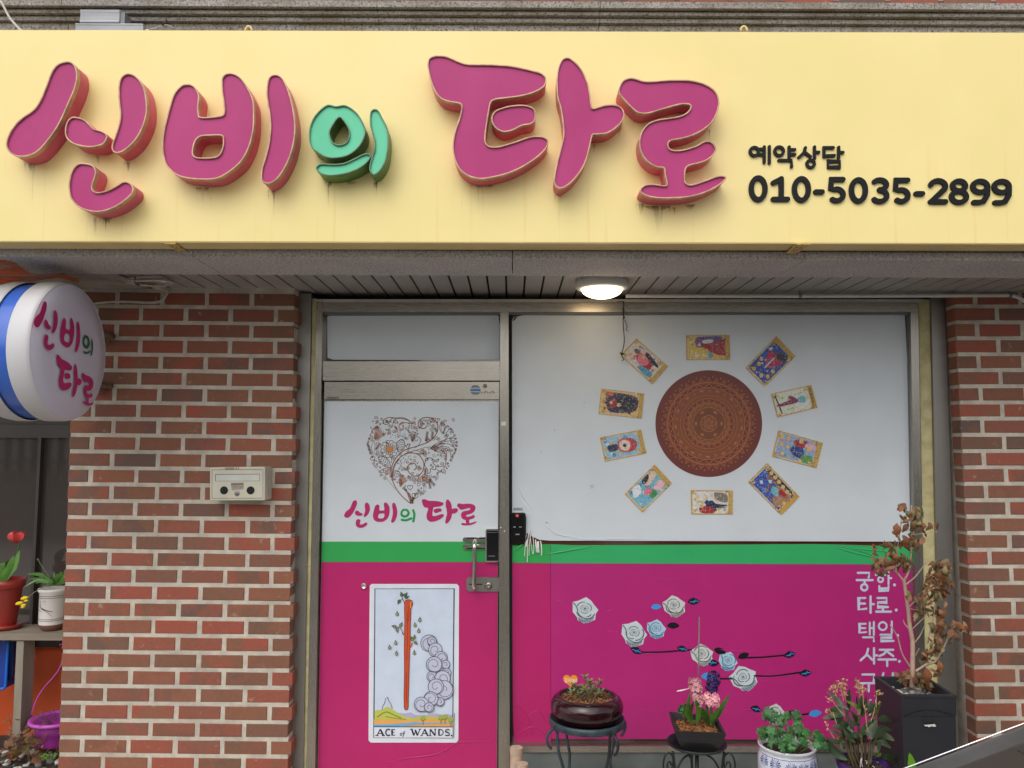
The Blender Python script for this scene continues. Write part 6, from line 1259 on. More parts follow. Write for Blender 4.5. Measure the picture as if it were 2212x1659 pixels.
for (tx, ty, mx_, my_, w_, dy) in ((255, 1565, 380, 1575, .016, -.02), (258, 1612, 390, 1615, .014, 0), (330, 1655, 400, 1630, .013, -.03), (570, 1540, 560, 1590, .02, .0), (600, 1525, 590, 1590, .02, .02), (540, 1560, 530, 1600, .018, -.03), (500, 1545, 505, 1600, .014, .03), (640, 1570, 600, 1600, .018, 0), (450, 1600, 480, 1600, .012, -.05), (220, 1690, 360, 1620, .010, -.04), (610, 1600, 590, 1630, .02, -.05), (420, 1690, 480, 1640, .014, -.06)):
    b = P(*qt(505 + rg.uniform(-25, 40), 1665), 3.70); m = MB(); blade(m, [b, P(*qt(mx_, my_), 3.70 + dy / 2), P(*qt(tx, ty), 3.70 + dy)], w_ * 1.25, tw=rg.uniform(-.6, .6), n=8); m.build('leaf', M_STRAP, fl)
m = MB(); m.tube(cat(g(3.68, (500, 1660), (440, 1560), (390, 1490), (355, 1430)), 4, False), .0016, 6); m.tube(cat([P(*qd(x, y), 3.62) for x, y in ((420, 10), (330, 60), (260, 120), (230, 190), (212, 225))], 4, False), .0016, 6); m.build('flower_stalk', M_STEMG, fl)
M_YEL = mat('yellow_bud', S(244, 206, 20), .5, var=.12)
for (x, y, r_, l_) in ((222, 125, .0085, .018), (175, 172, .0085, .018), (212, 190, .006, .012), (208, 207, .005, .010), (236, 150, .005, .010)):
    c_ = P(*qd(x, y), 3.615); d = V((-1, -.1, -.25)).normalized(); m = MB(); m.tube([c_ - d * l_, c_ - d * l_ * .5, c_, c_ + d * l_ * .7, c_ + d * l_], [.001, r_ * .8, r_, r_ * .7, .001], 8); m.build('bud', M_YEL, fl)
m = MB(); c_ = P(*qt(355, 1430), 3.68); m.lathe([(.001, -.005), (.005, 0), (.004, .004), (.001, .006)], c_, 8); m.build('seed_head', M_STEMG, fl)

# ---- purple hanging pot on the bed
pc = V((P(121, 1600, 3.68).x, 3.68, P(119, 1616, 3.62).z)); RP = 54 * 3.68 / F; hz = P(119, 1549, 3.68).z - pc.z
pu = thing('purple_pot', 'purple plastic hanging pot half hidden behind the brick pier', 'pot', pc); M_PURP = mat('purple_plastic', S(150, 48, 140), .45, var=.12); M_PURL = mat('bright_purple_rim', S(196, 84, 190), .4)
m = MB(); m.lathe([(RP * .60, 0), (RP * .66, .012), (RP * .70, .05), (RP * .735, .053), (RP * .80, hz * .93), (RP * .78, hz * .93), (RP * .6, hz * .75), (.001, hz * .75)], pc, 40); m.build('pot_body', M_PURP, pu)
m = MB(); m.lathe([(RP * .80, hz * .90), (RP * .95, hz * .86), (RP * 1.0, hz * .93), (RP * .97, hz), (RP * .88, hz * 1.0), (RP * .80, hz * .93)], pc, 40); m.build('pot_rim', M_PURL, pu)
m = MB(); m.tube(cat([P(*qd(x, y), 3.66) for x, y in ((280, 1180), (330, 1040), (400, 930), (480, 840), (545, 740), (580, 560), (560, 540), (535, 555))], 4, False), .0022, 6); m.build('hanger', M_PURL, pu)
m = MB(); 
for k in range(9): a_ = rg.uniform(0, 6.28); b = pc + V((.03 * math.cos(a_), .03 * math.sin(a_), hz * .8)); m.tube([b, b + V((.05 * math.cos(a_), .02 * math.sin(a_), rg.uniform(.02, .06)))], .0015, 5)
o = m.build('dry_twig', M_STEMB, pu); o['kind'] = 'stuff'

# ---- dry leaves, pebbles
def scatter_leaves(m, n, fn, s0, s1, r):
    for k in range(n):
        c_ = fn(r); d = V((r.uniform(-1, 1), r.uniform(-1, 1), r.uniform(-.8, .8))).normalized(); s_ = r.uniform(s0, s1); side = V((r.uniform(-.3, .3), -1, r.uniform(-.4, .8)))
        blade(m, [c_ - d * s_ / 2, c_ + side * s_ * .12, c_ + d * s_ / 2], s_ * r.uniform(.4, .65), face=side, tw=r.uniform(-.9, .9), n=4, fold=r.uniform(-.5, .5), mi=r.choice((0, 0, 1, 2)))
m = MB(); r = random.Random(9)
scatter_leaves(m, 120, lambda r: P(r.gauss(58, 26), r.gauss(1608, 28), r.uniform(3.55, 3.8)), .02, .05, r)
scatter_leaves(m, 60, lambda r: V((r.uniform(-3.2, -2.0), r.uniform(3.5, 3.95), .225)), .02, .05, r)
for k in range(26): a_ = P(r.uniform(20, 110), r.uniform(1560, 1650), r.uniform(3.55, 3.7)); m.tube([a_, a_ + V((r.uniform(-.06, .06), r.uniform(-.03, .03), r.uniform(-.05, .07)))], .0014, 5, m=0)
o = m.build('fallen_leaves', [M_DRY, M_DRY2, M_DRYO]); tag(o, 'heap of dry brown leaves and twigs beside the purple pot', 'dry leaves', kind='stuff')
m = MB()
for k in range(150):
    x, y = r.uniform(-3.0, -1.985), r.uniform(3.46, 3.8); s_ = r.uniform(.008, .026); M_ = Matrix.Translation((x, y, .215 + s_ * .3)) @ Matrix.Rotation(r.uniform(0, 6), 4, 'Z') @ Matrix.Diagonal((s_, s_ * r.uniform(.6, .9), s_ * .55, 1))
    b = len(m.v)
    for ph in (-.9, -.3, .4, 1.1):
        for j in range(7): a_ = j * 6.283 / 7; m.v.append(M_ @ V((math.cos(ph) * math.cos(a_) * r.uniform(.9, 1.1), math.cos(ph) * math.sin(a_), math.sin(ph))))
    for i in range(3):
        for j in range(7): m.face([b + i * 7 + j, b + i * 7 + (j + 1) % 7, b + (i + 1) * 7 + (j + 1) % 7, b + (i + 1) * 7 + j], 0 if k % 3 else 1, None, True)
    m.face([b + 21 + j for j in range(7)], 0 if k % 3 else 1)
tag(m.build('pebbles', [mat('pale_pebble', S(204, 198, 188), .7, var=.2, scale=30), mat('grey_pebble', S(120, 116, 110), .8, var=.2)]), 'pale pebbles on the soil at the foot of the pier', 'pebbles', kind='stuff')
m = MB()
for k in range(9): b = P(108, 1640, 3.5) + V((rg.uniform(-.02, .02), rg.uniform(-.01, .01), 0)); blade(m, [b, b + V((rg.uniform(-.02, .02), -.01, .015)), b + V((rg.uniform(-.035, .035), -.015, .03))], .008, n=4)
tag(m.build('weed', M_STRAP), 'tiny green weed growing by the pebbles at the foot of the pier', 'plant')

# ------------------------------------------------------------------ plants in front of the display window
GZ = .12                               # pavement level
q7 = lambda x, y: (1097.2 + x * .2232, 1371.5 + y * .2232)
M_IRON = mat('blackened_iron', S(58, 62, 66), .5, metal=.6, var=.3, scale=30, bump=.15)
M_IRONB = mat('bluish_iron', S(70, 84, 92), .5, metal=.5, var=.35, scale=30, bump=.15)
def ring_path(c_, r_, z_, n=40): return [V((c_.x + r_ * math.cos(2 * math.pi * k / n), c_.y + r_ * math.sin(2 * math.pi * k / n), z_)) for k in range(n + 1)]
# glazed bowl and its stand
Y1 = 3.20; b0 = P(*q7(765, 880), Y1); zb1 = P(1268, 1581, Y1 - .13).z
st1 = thing('plant_stand', 'dark blue iron plant stand with four curled legs under the glazed bowl', 'plant stand', (b0.x, Y1, GZ), group='iron plant stands')
RS1 = 79 * Y1 / F; zt1 = zb1
m = MB(); m.lathe([(.001, zt1 - .010), (RS1 * .93, zt1 - .010), (RS1 * .97, zt1 - .016), (RS1, zt1 - .012), (RS1 * 1.0, zt1 + .010), (RS1 * .97, zt1 + .013), (RS1 * .94, zt1 + .008), (RS1 * .90, zt1 - .001), (.001, zt1 - .001)], (b0.x, Y1, 0), 48); m.build('stand_top', M_IRONB, st1)
m = MB(); m.tube(ring_path(b0, RS1 * .6, .30), .004, 6); m.build('brace_ring', M_IRONB, st1)
for a0 in (200, 290, 335, 20, 110) if False else (205, 305, 25, 125):
    a_ = math.radians(a0); d = V((math.cos(a_), math.sin(a_), 0)); B = V((b0.x, Y1, 0)); pr_ = [(.62, -.085), (.80, -.10), (1.0, -.09), (1.12, -.062), (1.12, -.035), (1.0, -.018), (.86, -.022), (.80, -.06), (.86, -.12), (.82, -.2), (.62, -.29), (.60, -.36), (.78, -.5), (.96, -.62)]
    zs_ = zt1 - GZ
    prr = [(1.07, -.085), (1.16, -.070), (1.20, -.045), (1.13, -.022), (.98, -.014), (.90, -.03), (.89, -.06), (.84, -.11), (.74, -.155), (.72, -.18), (.78, -zs_ * .6), (.98, -zs_)]
    m = MB(); m.tube(cat([B + d * (r_ * RS1) + V((0, 0, zt1 + h_)) for r_, h_ in prr], 5, False), .0058, 8); m.build('leg', M_IRONB if a0 != 305 else M_IRON, st1)
gp = thing('glazed_bowl', 'squat dark oxblood glazed ceramic bowl on the four legged stand', 'pot', (b0.x, Y1, zb1)); t = NT('oxblood_glaze'); n = t.noise(6, 5, stretch=(1, 1, 5)); t.col(t.ramp(n, [(.35, S(30, 13, 15)), (.62, S(58, 18, 26)), (.8, S(80, 22, 38))])); t.b.inputs['Roughness'].default_value = .10; t.b.inputs['Specular IOR Level'].default_value = .6
n2 = t.noise(3, 2, stretch=(1, 1, 26)); t.bump(n2, .35, .004); M_OX = t.m
Rb = 76 * Y1 / F; hb = P(1268, 1501, Y1).z - zb1
m = MB(); m.lathe([(Rb * .70, 0), (Rb * .82, .008), (Rb * .93, hb * .22), (Rb * .99, hb * .42), (Rb, hb * .55), (Rb * .985, hb * .72), (Rb * .93, hb * .88), (Rb * .84, hb * .98), (Rb * .765, hb * 1.0), (Rb * .74, hb * .97), (Rb * .76, hb * .86), (.001, hb * .86)], (b0.x, Y1, zb1), 64); m.build('bowl_body', M_OX, gp)
m = MB(); m.lathe([(Rb * .76, hb * .885), (Rb * .3, hb * .90), (.001, hb * .905)], (b0.x, Y1, zb1), 32); m.build('soil', M_SOIL, gp)
chips('soil_crumb', b0.x, Y1, zb1 + hb * .89, Rb * .7, Rb * .7, 260, .009, M_CHIP, gp, seed=4)
su = thing('bowl_plant', 'small green and reddish bushy plant in the dark glazed bowl', 'plant', (b0.x, Y1, zb1 + hb * .9))
r = random.Random(21)
heads = [(745, 400, .9, 0), (790, 440, .8, 0), (740, 515, 1.1, 2), (660, 500, .9, 0), (620, 545, .9, 0), (690, 560, .8, 0), (880, 470, .9, 1), (900, 440, .7, 1), (840, 520, 1.0, 0), (900, 540, .8, 0), (780, 560, .9, 0), (700, 620, .7, 0), (860, 570, .7, 1), (640, 470, .7, 0), (810, 470, .8, 1)]
for (x, y, s_, kind) in heads:
    Yh = Y1 + r.uniform(-.04, .04); c_ = P(*q7(x, y), Yh); rt = V((b0.x + (c_.x - b0.x) * .55, Yh, zb1 + hb * .9))
    m = MB(); m.tube(cat([rt, rt.lerp(c_, .5) + V((r.uniform(-.006, .006), 0, 0)), c_], 4, False), .0018, 6); m.build('stem', M_STEMB, su)
    nl = 7
    for k in range(nl):
        a_ = k * 2 * math.pi / nl + r.uniform(-.3, .3); el = r.uniform(.1, .9); d = V((math.cos(a_) * math.cos(el), math.sin(a_) * math.cos(el), math.sin(el))); L_ = .022 * s_ * r.uniform(.8, 1.25)
        m = MB(); off = V((0, 0, -.006 * (k % 3))); blade(m, [c_ + off, c_ + off + d * L_ * .5 + V((0, 0, .002)), c_ + off + d * L_], L_ * .58, face=V((d.x * -.2, -.5, 1.0)), n=5, fold=.3); m.build('leaf', (M_SUCC, M_SUCC2, M_ORCHB)[kind if r.random() < .75 else 0], su)
hp = thing('heart_pick', 'orange heart shaped pick with white writing stuck in the glazed bowl', 'plant pick', P(*q7(603, 520), 3.24))
hc = q7(604, 446); hl_ = []
for k in range(32): t_ = 2 * math.pi * k / 32; hl_.append((hc[0] + 15.8 * math.sin(t_) ** 3, hc[1] - 1.5 - (13 * math.cos(t_) - 5 * math.cos(2 * t_) - 2 * math.cos(3 * t_) - math.cos(4 * t_)) * .92))
m = MB(); slab(m, hl_, 3.240, 3.2425); m.build('heart_plate', mat('orange_card', S(240, 150, 40), .5, var=.05), hp)
ha = Art(lambda x, y, l: P(x, y, 3.2394 - .0003 * l)); fit_text(ha, '감사', (hc[0] - 13, hc[1] + 3), (hc[0] + 1.5, hc[1] + 3), 8, S(250, 236, 214), 0, .01)
for k in range(3): ha.line(arc(hc[0] + 5 + 3.6 * k, hc[1] - 1 + (k % 2) * 2, 2.2, 2.6, 0, 330, 10), 1.3, S(250, 236, 214), 1)
ha.build('pick_writing', M_PRINT, hp); m = MB(); m.tube([P(hc[0], hc[1] + 10, 3.243), P(hc[0] + 1, hc[1] + 34, 3.243)], .0016, 6); m.build('pick_stick', M_WHITEP, hp)

# square black pot with hyacinths, round topped stand
Y2 = 3.14; c2_ = P(1505, 1607, Y2); zt2_ = P(1505, 1632, Y2 - .112).z
st2 = thing('plant_stand', 'black iron plant stand with round tray and scroll arms under the square black pot', 'plant stand', (c2_.x, Y2, GZ), group='iron plant stands')
R2 = 61.5 * Y2 / F
m = MB(); m.lathe([(.001, zt2_ - .012), (R2 * .5, zt2_ - .010), (R2 * .9, zt2_ - .004), (R2, zt2_ + .004), (R2, zt2_ + .009), (R2 * .96, zt2_ + .009), (R2 * .88, zt2_ + .001), (.001, zt2_ - .006)], (c2_.x, Y2, 0), 48); m.build('stand_top', M_IRON, st2)
m = MB(); m.tube([(c2_.x, Y2, zt2_ - .01), (c2_.x, Y2, GZ + .02)], .0075, 12); m.build('post', M_IRON, st2)
for a0 in (195, 345, 90):
    a_ = math.radians(a0); d = V((math.cos(a_), math.sin(a_), 0)); B = V((c2_.x, Y2, zt2_)); m = MB()
    pr2 = [(.98, -.062), (1.04, -.048), (1.10, -.058), (1.10, -.078), (1.0, -.085), (.90, -.070), (.90, -.040), (1.02, -.022), (1.18, -.040), (1.22, -.075), (1.10, -.105), (.98, -.108)]
    m.tube(cat([B + d * (r_ * R2) + V((0, 0, h_)) for r_, h_ in [(.96, -.068), (.99, -.056), (1.06, -.056), (1.10, -.068), (1.06, -.083), (.95, -.082), (.89, -.062), (.90, -.038), (1.02, -.022), (1.16, -.028), (1.24, -.055), (1.22, -.085), (1.10, -.10)]], 4, False), .0036, 7); m.build('scroll', M_IRON, st2)
    m = MB(); m.tube(cat([B + d * (r_ * R2) + V((0, 0, h_)) for r_, h_ in [(.90, -.018), (.86, -.05), (.80, -.10), (.74, -.16), (.80, -.26), (1.0, GZ - zt2_)]], 4, False), .0050, 8); m.build('leg', M_IRON, st2)
    m = MB(); m.tube(cat([B + d * (r_ * R2) + V((0, 0, h_)) for r_, h_ in [(.06, -.032), (.3, -.036), (.55, -.052), (.76, -.09)]], 4, False), .0040, 7); m.build('brace', M_IRON, st2)
sp = thing('square_pot', 'black tapered square pot holding hyacinths on the round topped stand', 'pot', (c2_.x, Y2, zt2_)); M_MATB = mat('matt_black_plastic', S(38, 36, 38), .6, var=.15, bump=.1)
zr2 = P(1508, 1578, 3.05).z
rim = [Pz(*q7(1625, 935), zr2), Pz(*q7(2112, 958), zr2), Pz(*q7(2020, 785), zr2), Pz(*q7(1557, 742), zr2)]
cr_ = sum(rim, V()) / 4
rot_ = (rim[1] - rim[0]).angle(V((1, 0, 0))); rimn = rim
botm = [V((cr_.x + (p.x - cr_.x) * .62, cr_.y + (p.y - cr_.y) * .62, zt2_ - .002)) for p in rim]; mid_ = [V((cr_.x + (p.x - cr_.x) * .90, cr_.y + (p.y - cr_.y) * .90, zr2 - .04)) for p in rim]
m = MB(); inn = [V((cr_.x + (p.x - cr_.x) * .90, cr_.y + (p.y - cr_.y) * .90, zr2)) for p in rim]; inl = [V((cr_.x + (p.x - cr_.x) * .86, cr_.y + (p.y - cr_.y) * .86, zr2 - .02)) for p in rim]
for A_, B_ in ((botm, mid_), (mid_, rim), (rim, inn), (inn, inl)): m.add(A_ + B_, [(k, (k + 1) % 4, 4 + (k + 1) % 4, 4 + k) for k in range(4)])
m.add(botm, [(3, 2, 1, 0)]); m.build('pot_body', M_MATB, sp)
m = MB(); m.add(inl, [(0, 1, 2, 3)]); m.build('soil', M_SOIL, sp)
wx, wy = (rim[1] - rim[0]).length * .40, (rim[3] - rim[0]).length * .38
chips('bark_mulch', cr_.x, cr_.y, zr2 - .02, wx * .95, wy * .9, 420, .012, M_CHIP, sp, square=True, seed=6)
hy = thing('hyacinth', 'pink and purple hyacinths in bloom in the square black pot', 'flower', V((cr_.x, cr_.y, zr2)))
M_HPINK = leafmat('pink_floret', S(240, 186, 198), S(226, 136, 152), .5, 90); M_HFADE = leafmat('faded_pink_floret', S(206, 130, 122), S(226, 170, 170), .6, 90); M_HPUR = leafmat('purple_floret', S(66, 44, 128), S(40, 28, 84), .5, 90)
def floret(m, c_, d, s_, r, mi=0):
    u = d.orthogonal().normalized(); w_ = d.cross(u); m.tube([c_ - d * s_ * .9, c_], [s_ * .16, s_ * .24], 5, mi)
    for k in range(6):
        a_ = k * math.pi / 3 + r.uniform(-.2, .2); e_ = u * math.cos(a_) + w_ * math.sin(a_); blade(m, [c_, c_ + e_ * s_ * .5 + d * s_ * .28, c_ + e_ * s_ * .95 - d * s_ * .12], s_ * .42, mi, face=d, n=4, fold=.2)
def spike(name, p0, p1, rad, n, s_, mt_, seed):
    r = random.Random(seed); m = MB()
    for k in range(n):
        f_ = (k + .5) / n; a_ = k * 2.399 + r.uniform(-.3, .3); ax = p0.lerp(p1, f_); rr = rad * (.55 + .45 * math.sin(math.pi * min(1, f_ * .9 + .15))) * r.uniform(.75, 1.05); d = V((math.cos(a_), math.sin(a_), r.uniform(-.2, .6))).normalized(); floret(m, ax + d * rr, d, s_ * r.uniform(.8, 1.15), r, r.choice((0, 0, 1)))
    o = m.build(name, mt_, hy); o['kind'] = 'stuff'; return o
Yh = cr_.y - .0
spike('flower_head', P(*q7(1815, 455), Yh), P(*q7(1850, 690), Yh - .03), .026, 60, .0125, [M_HPINK, M_HFADE], 1)
spike('flower_head', P(*q7(1960, 590), Yh - .04), P(*q7(1985, 690), Yh - .04), .032, 44, .0135, [M_HPINK, M_HFADE], 2)
spike('flower_head', P(*q7(1995, 385), Yh), P(*q7(1960, 590), Yh), .026, 70, .0115, [M_HPUR, M_HPUR], 3)
spike('flower_head', P(*q7(1790, 440), Yh + .03), P(*q7(1800, 560), Yh + .03), .022, 24, .0115, [M_HFADE, M_HPINK], 4)
for pts, w_, tw in (([(1800, 865), (1745, 700), (1765, 560)], .016, .3), ([(1790, 865), (1730, 770), (1705, 690)], .014, .2), ([(1825, 865), (1850, 740), (1815, 620)], .020, -.3), ([(1790, 860), (1770, 740), (1800, 640)], .018, .4), ([(1960, 880), (1910, 800), (1885, 700)], .020, -.2), ([(1975, 880), (2050, 740), (2145, 575)], .020, .2), ([(1950, 880), (1930, 760), (1920, 650)], .018, .5), ([(1965, 880), (2000, 780), (2060, 700)], .016, -.3)):
    m = MB(); blade(m, [P(*q7(*p), Yh - .03 * k) for k, p in enumerate(pts)], w_ * 1.3, tw=tw, n=8, peak=.5); m.build('leaf', M_STRAP, hy)
for pts in ([(1835, 865), (1850, 680), (1820, 480)], [(1960, 885), (1968, 700), (1962, 600)]): m = MB(); m.tube(cat([P(*q7(*p), Yh) for p in pts], 4, False), .0055, 8); m.build('stem', M_STEMG, hy)
m = MB(); m.tube([P(1510.5, 1333, Yh + .02), P(1508.5, 1480, Yh + .02), P(1507, 1560, Yh + .02)], .0022, 6); tag(m.build('support_stick', mat('green_wire_stick', S(96, 120, 96), .5)), 'thin green upright stick rising from the hyacinth pot', 'plant stick')
m = MB(); blade(m, [P(*q7(1635, 545), Yh - .03), P(*q7(1690, 535), Yh - .03), P(*q7(1755, 518), Yh - .01)], .006, fold=.5, n=5, tip=.5); tag(m.build('white_tag', M_WHITEP), 'narrow curled white tag sticking out of the pink hyacinth', 'plant label')
sm_ = thing('small_succulent', 'small round leaved succulent beside the hyacinth bulbs', 'plant', P(*q7(1700, 760), Yh)); r = random.Random(5)
for (x, y) in ((1680, 700), (1730, 690), (1700, 730), (1745, 740), (1665, 730)):
    c_ = P(*q7(x, y), Yh + r.uniform(-.02, .03)); m = MB(); m.tube([P(*q7(1720, 850), Yh), c_], .0016, 5); m.build('stem', M_STEMB, sm_)
    for k in range(6): a_ = k * 1.05; d = V((math.cos(a_), -.5, math.sin(a_))).normalized(); m = MB(); blade(m, [c_, c_ + d * .007, c_ + d * .014], .011, n=4, face=V((0, -1, .3)), tip=.3, peak=.6); m.build('leaf', M_CLOV, sm_)

# blue and white pot with clover
q8 = lambda x, y: (1536.1 + x * .17361, 1371.5 + y * .17361)
Y3 = 3.06; R3 = 60 * Y3 / F; c3 = P(1700, 1606, Y3); zr3 = c3.z; c3 = V((c3.x, Y3, GZ + .18)); h3 = zr3 - c3.z
bp = thing('blue_white_pot', 'white porcelain pot with blue painted daisies holding clover', 'pot', c3)
m = MB(); m.lathe([(R3 * .6, 0), (R3 * .8, .02), (R3 * .95, h3 * .35), (R3 * 1.0, h3 * .6), (R3 * .99, h3 * .8), (R3 * .93, h3 * .90), (R3 * .91, h3 * .93), (R3 * .97, h3 * .955), (R3 * .985, h3 * .99), (R3 * .95, h3), (R3 * .86, h3 * .98), (R3 * .84, h3 * .9), (.001, h3 * .9)], c3, 56); m.build('pot_body', mat('porcelain', S(218, 220, 226), .12, var=.04, coat=.3), bp)
m = MB(); m.lathe([(R3 * .85, h3 * .905), (.001, h3 * .915)], c3, 28); m.build('soil', M_SOIL, bp)
def potR(y):
    pf = [(0, .6), (.02, .8), (h3 * .35, .95), (h3 * .6, 1.0), (h3 * .8, .99), (h3 * .90, .93), (h3 * .93, .91)]
    for (a_, b), (c_, d) in zip(pf, pf[1:]):
        if a_ <= y <= c_: return b + (d - b) * (y - a_) / (c_ - a_)
    return .91
pa = Art(lambda x, y, l: V((c3.x + (R3 * potR(y) + .0008 + .0003 * l) * math.sin(x), c3.y - (R3 * potR(y) + .0008 + .0003 * l) * math.cos(x), c3.z + y))); NV, NV2 = S(38, 62, 150), S(90, 116, 190); r = random.Random(2)
for row in range(5):
    for k in range(13):
        th = 2 * math.pi * (k + .5 * (row % 2)) / 13 - math.pi + r.uniform(-.05, .05); yy = h3 * (.79 - row * .165) + r.uniform(-.003, .003); k_ = 1 / R3
        if r.random() < .8:
            for j in range(14):
                a_ = j * 2 * math.pi / 14; r0, r1 = .006, .0205 * r.uniform(.85, 1.1); pa.line([(th + r0 * math.cos(a_) * k_, yy + r0 * math.sin(a_)), (th + r1 * math.cos(a_) * k_, yy + r1 * math.sin(a_))], .0042, NV if j % 3 else NV2, 1, cap=False, taper=lambda f_: .4 + f_)
            pa.line([(th + .0045 * math.cos(t_) * k_, yy + .0045 * math.sin(t_)) for t_ in [q_ * math.pi / 5 for q_ in range(11)]], .0012, S(60, 60, 90), 2, cap=False)
        else:
            for j in range(5): a_ = j * 2 * math.pi / 5 + r.random(); pa.line([(th + (.009 * math.cos(a_) + .006 * math.cos(t_)) * k_, yy + .009 * math.sin(a_) + .006 * math.sin(t_)) for t_ in [q_ * math.pi / 4 for q_ in range(7)]], .0007, S(96, 96, 110), 1, cap=False)
for yy in (h3 * .885,): pa.line([(-3.1 + k * .2, yy) for k in range(32)], .002, NV2, 0, cap=False)
pa.build('painted_daisies', M_PRINT, bp)
cl = thing('clover_plant', 'leafy green clover plant spilling over the blue and white pot', 'plant', V((c3.x, Y3, zr3))); r = random.Random(31)
for (x, y, s_) in [(720, 960, 1.1), (690, 1010, .9), (760, 1040, .9), (800, 1010, .9), (870, 1060, .9), (930, 1050, 1.0), (950, 1010, .8), (1060, 1000, 1.0), (1090, 1060, .9), (1080, 1120, .9), (990, 1180, .9), (640, 1210, 1.1), (600, 1250, .9), (750, 1190, .9), (700, 1270, .9), (780, 1290, 1.0), (870, 1220, .9), (920, 1260, .9), (960, 1290, .9), (1090, 1170, .9), (1140, 1210, 1.0), (1190, 1220, .9), (1130, 1290, .9), (900, 1400, 1.0), (960, 1430, .9), (1160, 1330, .8), (1040, 1330, .9), (760, 1350, .9), (810, 1240, .8), (1000, 1390, .8), (1060, 1260, .9), (850, 1330, .8), (1330, 1240, .9), (1300, 1290, .8), (1360, 1300, 1.0), (1390, 1350, 1.0), (1320, 1370, .8), (1420, 1390, .8), (690, 1180, .8), (890, 1150, .8), (860, 1020, .7)]:
    Yl = Y3 + r.uniform(-.07, .06) - (.06 if y > 1300 else 0); c_ = P(*q8(x, y), Yl); rt = V((c3.x + (c_.x - c3.x) * .35, Y3 + (Yl - Y3) * .5, zr3 - .015)); m = MB(); m.tube(cat([rt, rt.lerp(c_, .55) + V((0, 0, .012)), c_], 4, False), .0011, 5); m.build('stem', M_STEMG, cl)
    up = V((r.uniform(-.5, .5), -1.0, r.uniform(.3, 1.2))).normalized(); u = up.orthogonal().normalized(); w_ = up.cross(u); a0 = r.uniform(0, 6.28); m = MB(); L_ = .0185 * s_ * r.uniform(.95, 1.2)
    for k in range(4 if r.random() < .6 else 3):
        a_ = a0 + k * (math.pi / 2 if True else 2.09); d = (u * math.cos(a_) + w_ * math.sin(a_)); s1 = up.cross(d)
        tip_ = c_ + d * L_; pts_ = [c_, c_ + d * L_ * .35 + s1 * L_ * .36, c_ + d * L_ * .8 + s1 * L_ * .58, c_ + d * L_ * 1.08 + s1 * L_ * .34, c_ + d * L_ * .9, c_ + d * L_ * 1.08 - s1 * L_ * .34, c_ + d * L_ * .8 - s1 * L_ * .58, c_ + d * L_ * .35 - s1 * L_ * .36]
        pts_ = [p + up * (-.0022 if i in (2, 3, 5, 6) else .0008) for i, p in enumerate(pts_)]; m.add(pts_, [(0, 1, 2, 3, 4), (0, 4, 5, 6, 7)])
    m.build('leaf', M_CLOV, cl)

# dark leaved orchid like plant in a purple pot
q9 = lambda x, y: (1783 + x * .12365, 1453.8 + y * .12365)
Y4 = 2.98; c4 = P(1862, 1650, Y4); R4 = 50 * Y4 / F
pq = thing('dark_purple_pot', 'dark purple pot at the bottom edge under the lance leaved plant', 'pot', (c4.x, Y4, c4.z - .16))
m = MB(); m.lathe([(R4 * .7, 0), (R4 * .95, .14), (R4, .15), (R4 * 1.03, .168), (R4 * .95, .170), (R4 * .88, .15), (.001, .148)], (c4.x, Y4, c4.z - .16), 40); m.build('pot_body', mat('dark_purple_glaze', S(62, 36, 96), .3, var=.3), pq)
m = MB(); m.lathe([(R4 * .88, .150), (.001, .156)], (c4.x, Y4, c4.z - .16), 28); m.build('soil', M_SOIL, pq)
oc = thing('lance_leaf_plant', 'clump of dark lance shaped leaves with dried pale flower sprays', 'plant', (c4.x, Y4, c4.z)); r = random.Random(17)
OL = [((380,640),(200,440),(20,320),70,0), ((420,640),(300,580),(180,580),45,0), ((410,660),(400,450),(430,270),52,0), ((340,770),(220,650),(60,650),95,0), ((320,760),(160,730),(-60,800),70,0), ((560,600),(555,480),(540,395),45,0), ((560,620),(620,500),(660,400),75,0), ((600,740),(560,600),(350,480),60,1), ((610,760),(690,560),(720,400),50,0), ((700,700),(760,580),(800,470),55,0), ((720,690),(820,580),(980,545),60,0), ((740,800),(880,700),(960,545),60,1), ((570,860),(520,760),(440,660),70,0), ((610,900),(500,880),(400,930),60,0), ((580,1120),(720,950),(900,760),85,0), ((915,830),(1040,790),(1170,860),80,0), ((830,1100),(980,990),(1180,1000),95,0), ((840,1110),(960,1090),(1080,1020),50,0), ((550,1140),(350,980),(110,930),95,0), ((560,1150),(380,960),(300,930),60,0), ((520,1180),(380,1080),(230,940),60,0), ((750,1190),(600,1160),(430,1285),105,0), ((800,1170),(820,1000),(900,830),100,0), ((820,1180),(1040,1100),(1210,1190),85,0), ((830,1190),(1000,1200),(1155,1320),85,0), ((360,850),(220,850),(160,820),80,0), ((380,870),(260,900),(240,870),60,0), ((300,1100),(180,1040),(80,980),50,0), ((340,1180),(260,1140),(190,1180),50,1), ((350,1240),(180,1200),(0,1130),60,0), ((380,1480),(150,1350),(-40,1180),100,0), ((780,1560),(880,1480),(970,1400),85,1), ((870,1520),(980,1485),(1090,1505),42,0), ((1000,1450),(1150,1470),(1290,1630),80,0), ((290,1180),(280,1260),(292,1345),42,0), ((945,1180),(940,1280),(935,1390),60,0), ((330,1100),(300,1000),(250,870),60,0), ((640,1200),(560,1100),(400,1000),60,0), ((700,1200),(650,1050),(620,960),60,0), ((480,900),(420,800),(390,740),60,0), ((470,1000),(380,900),(280,860),55,0), ((760,1100),(700,1040),(640,1100),60,0)]
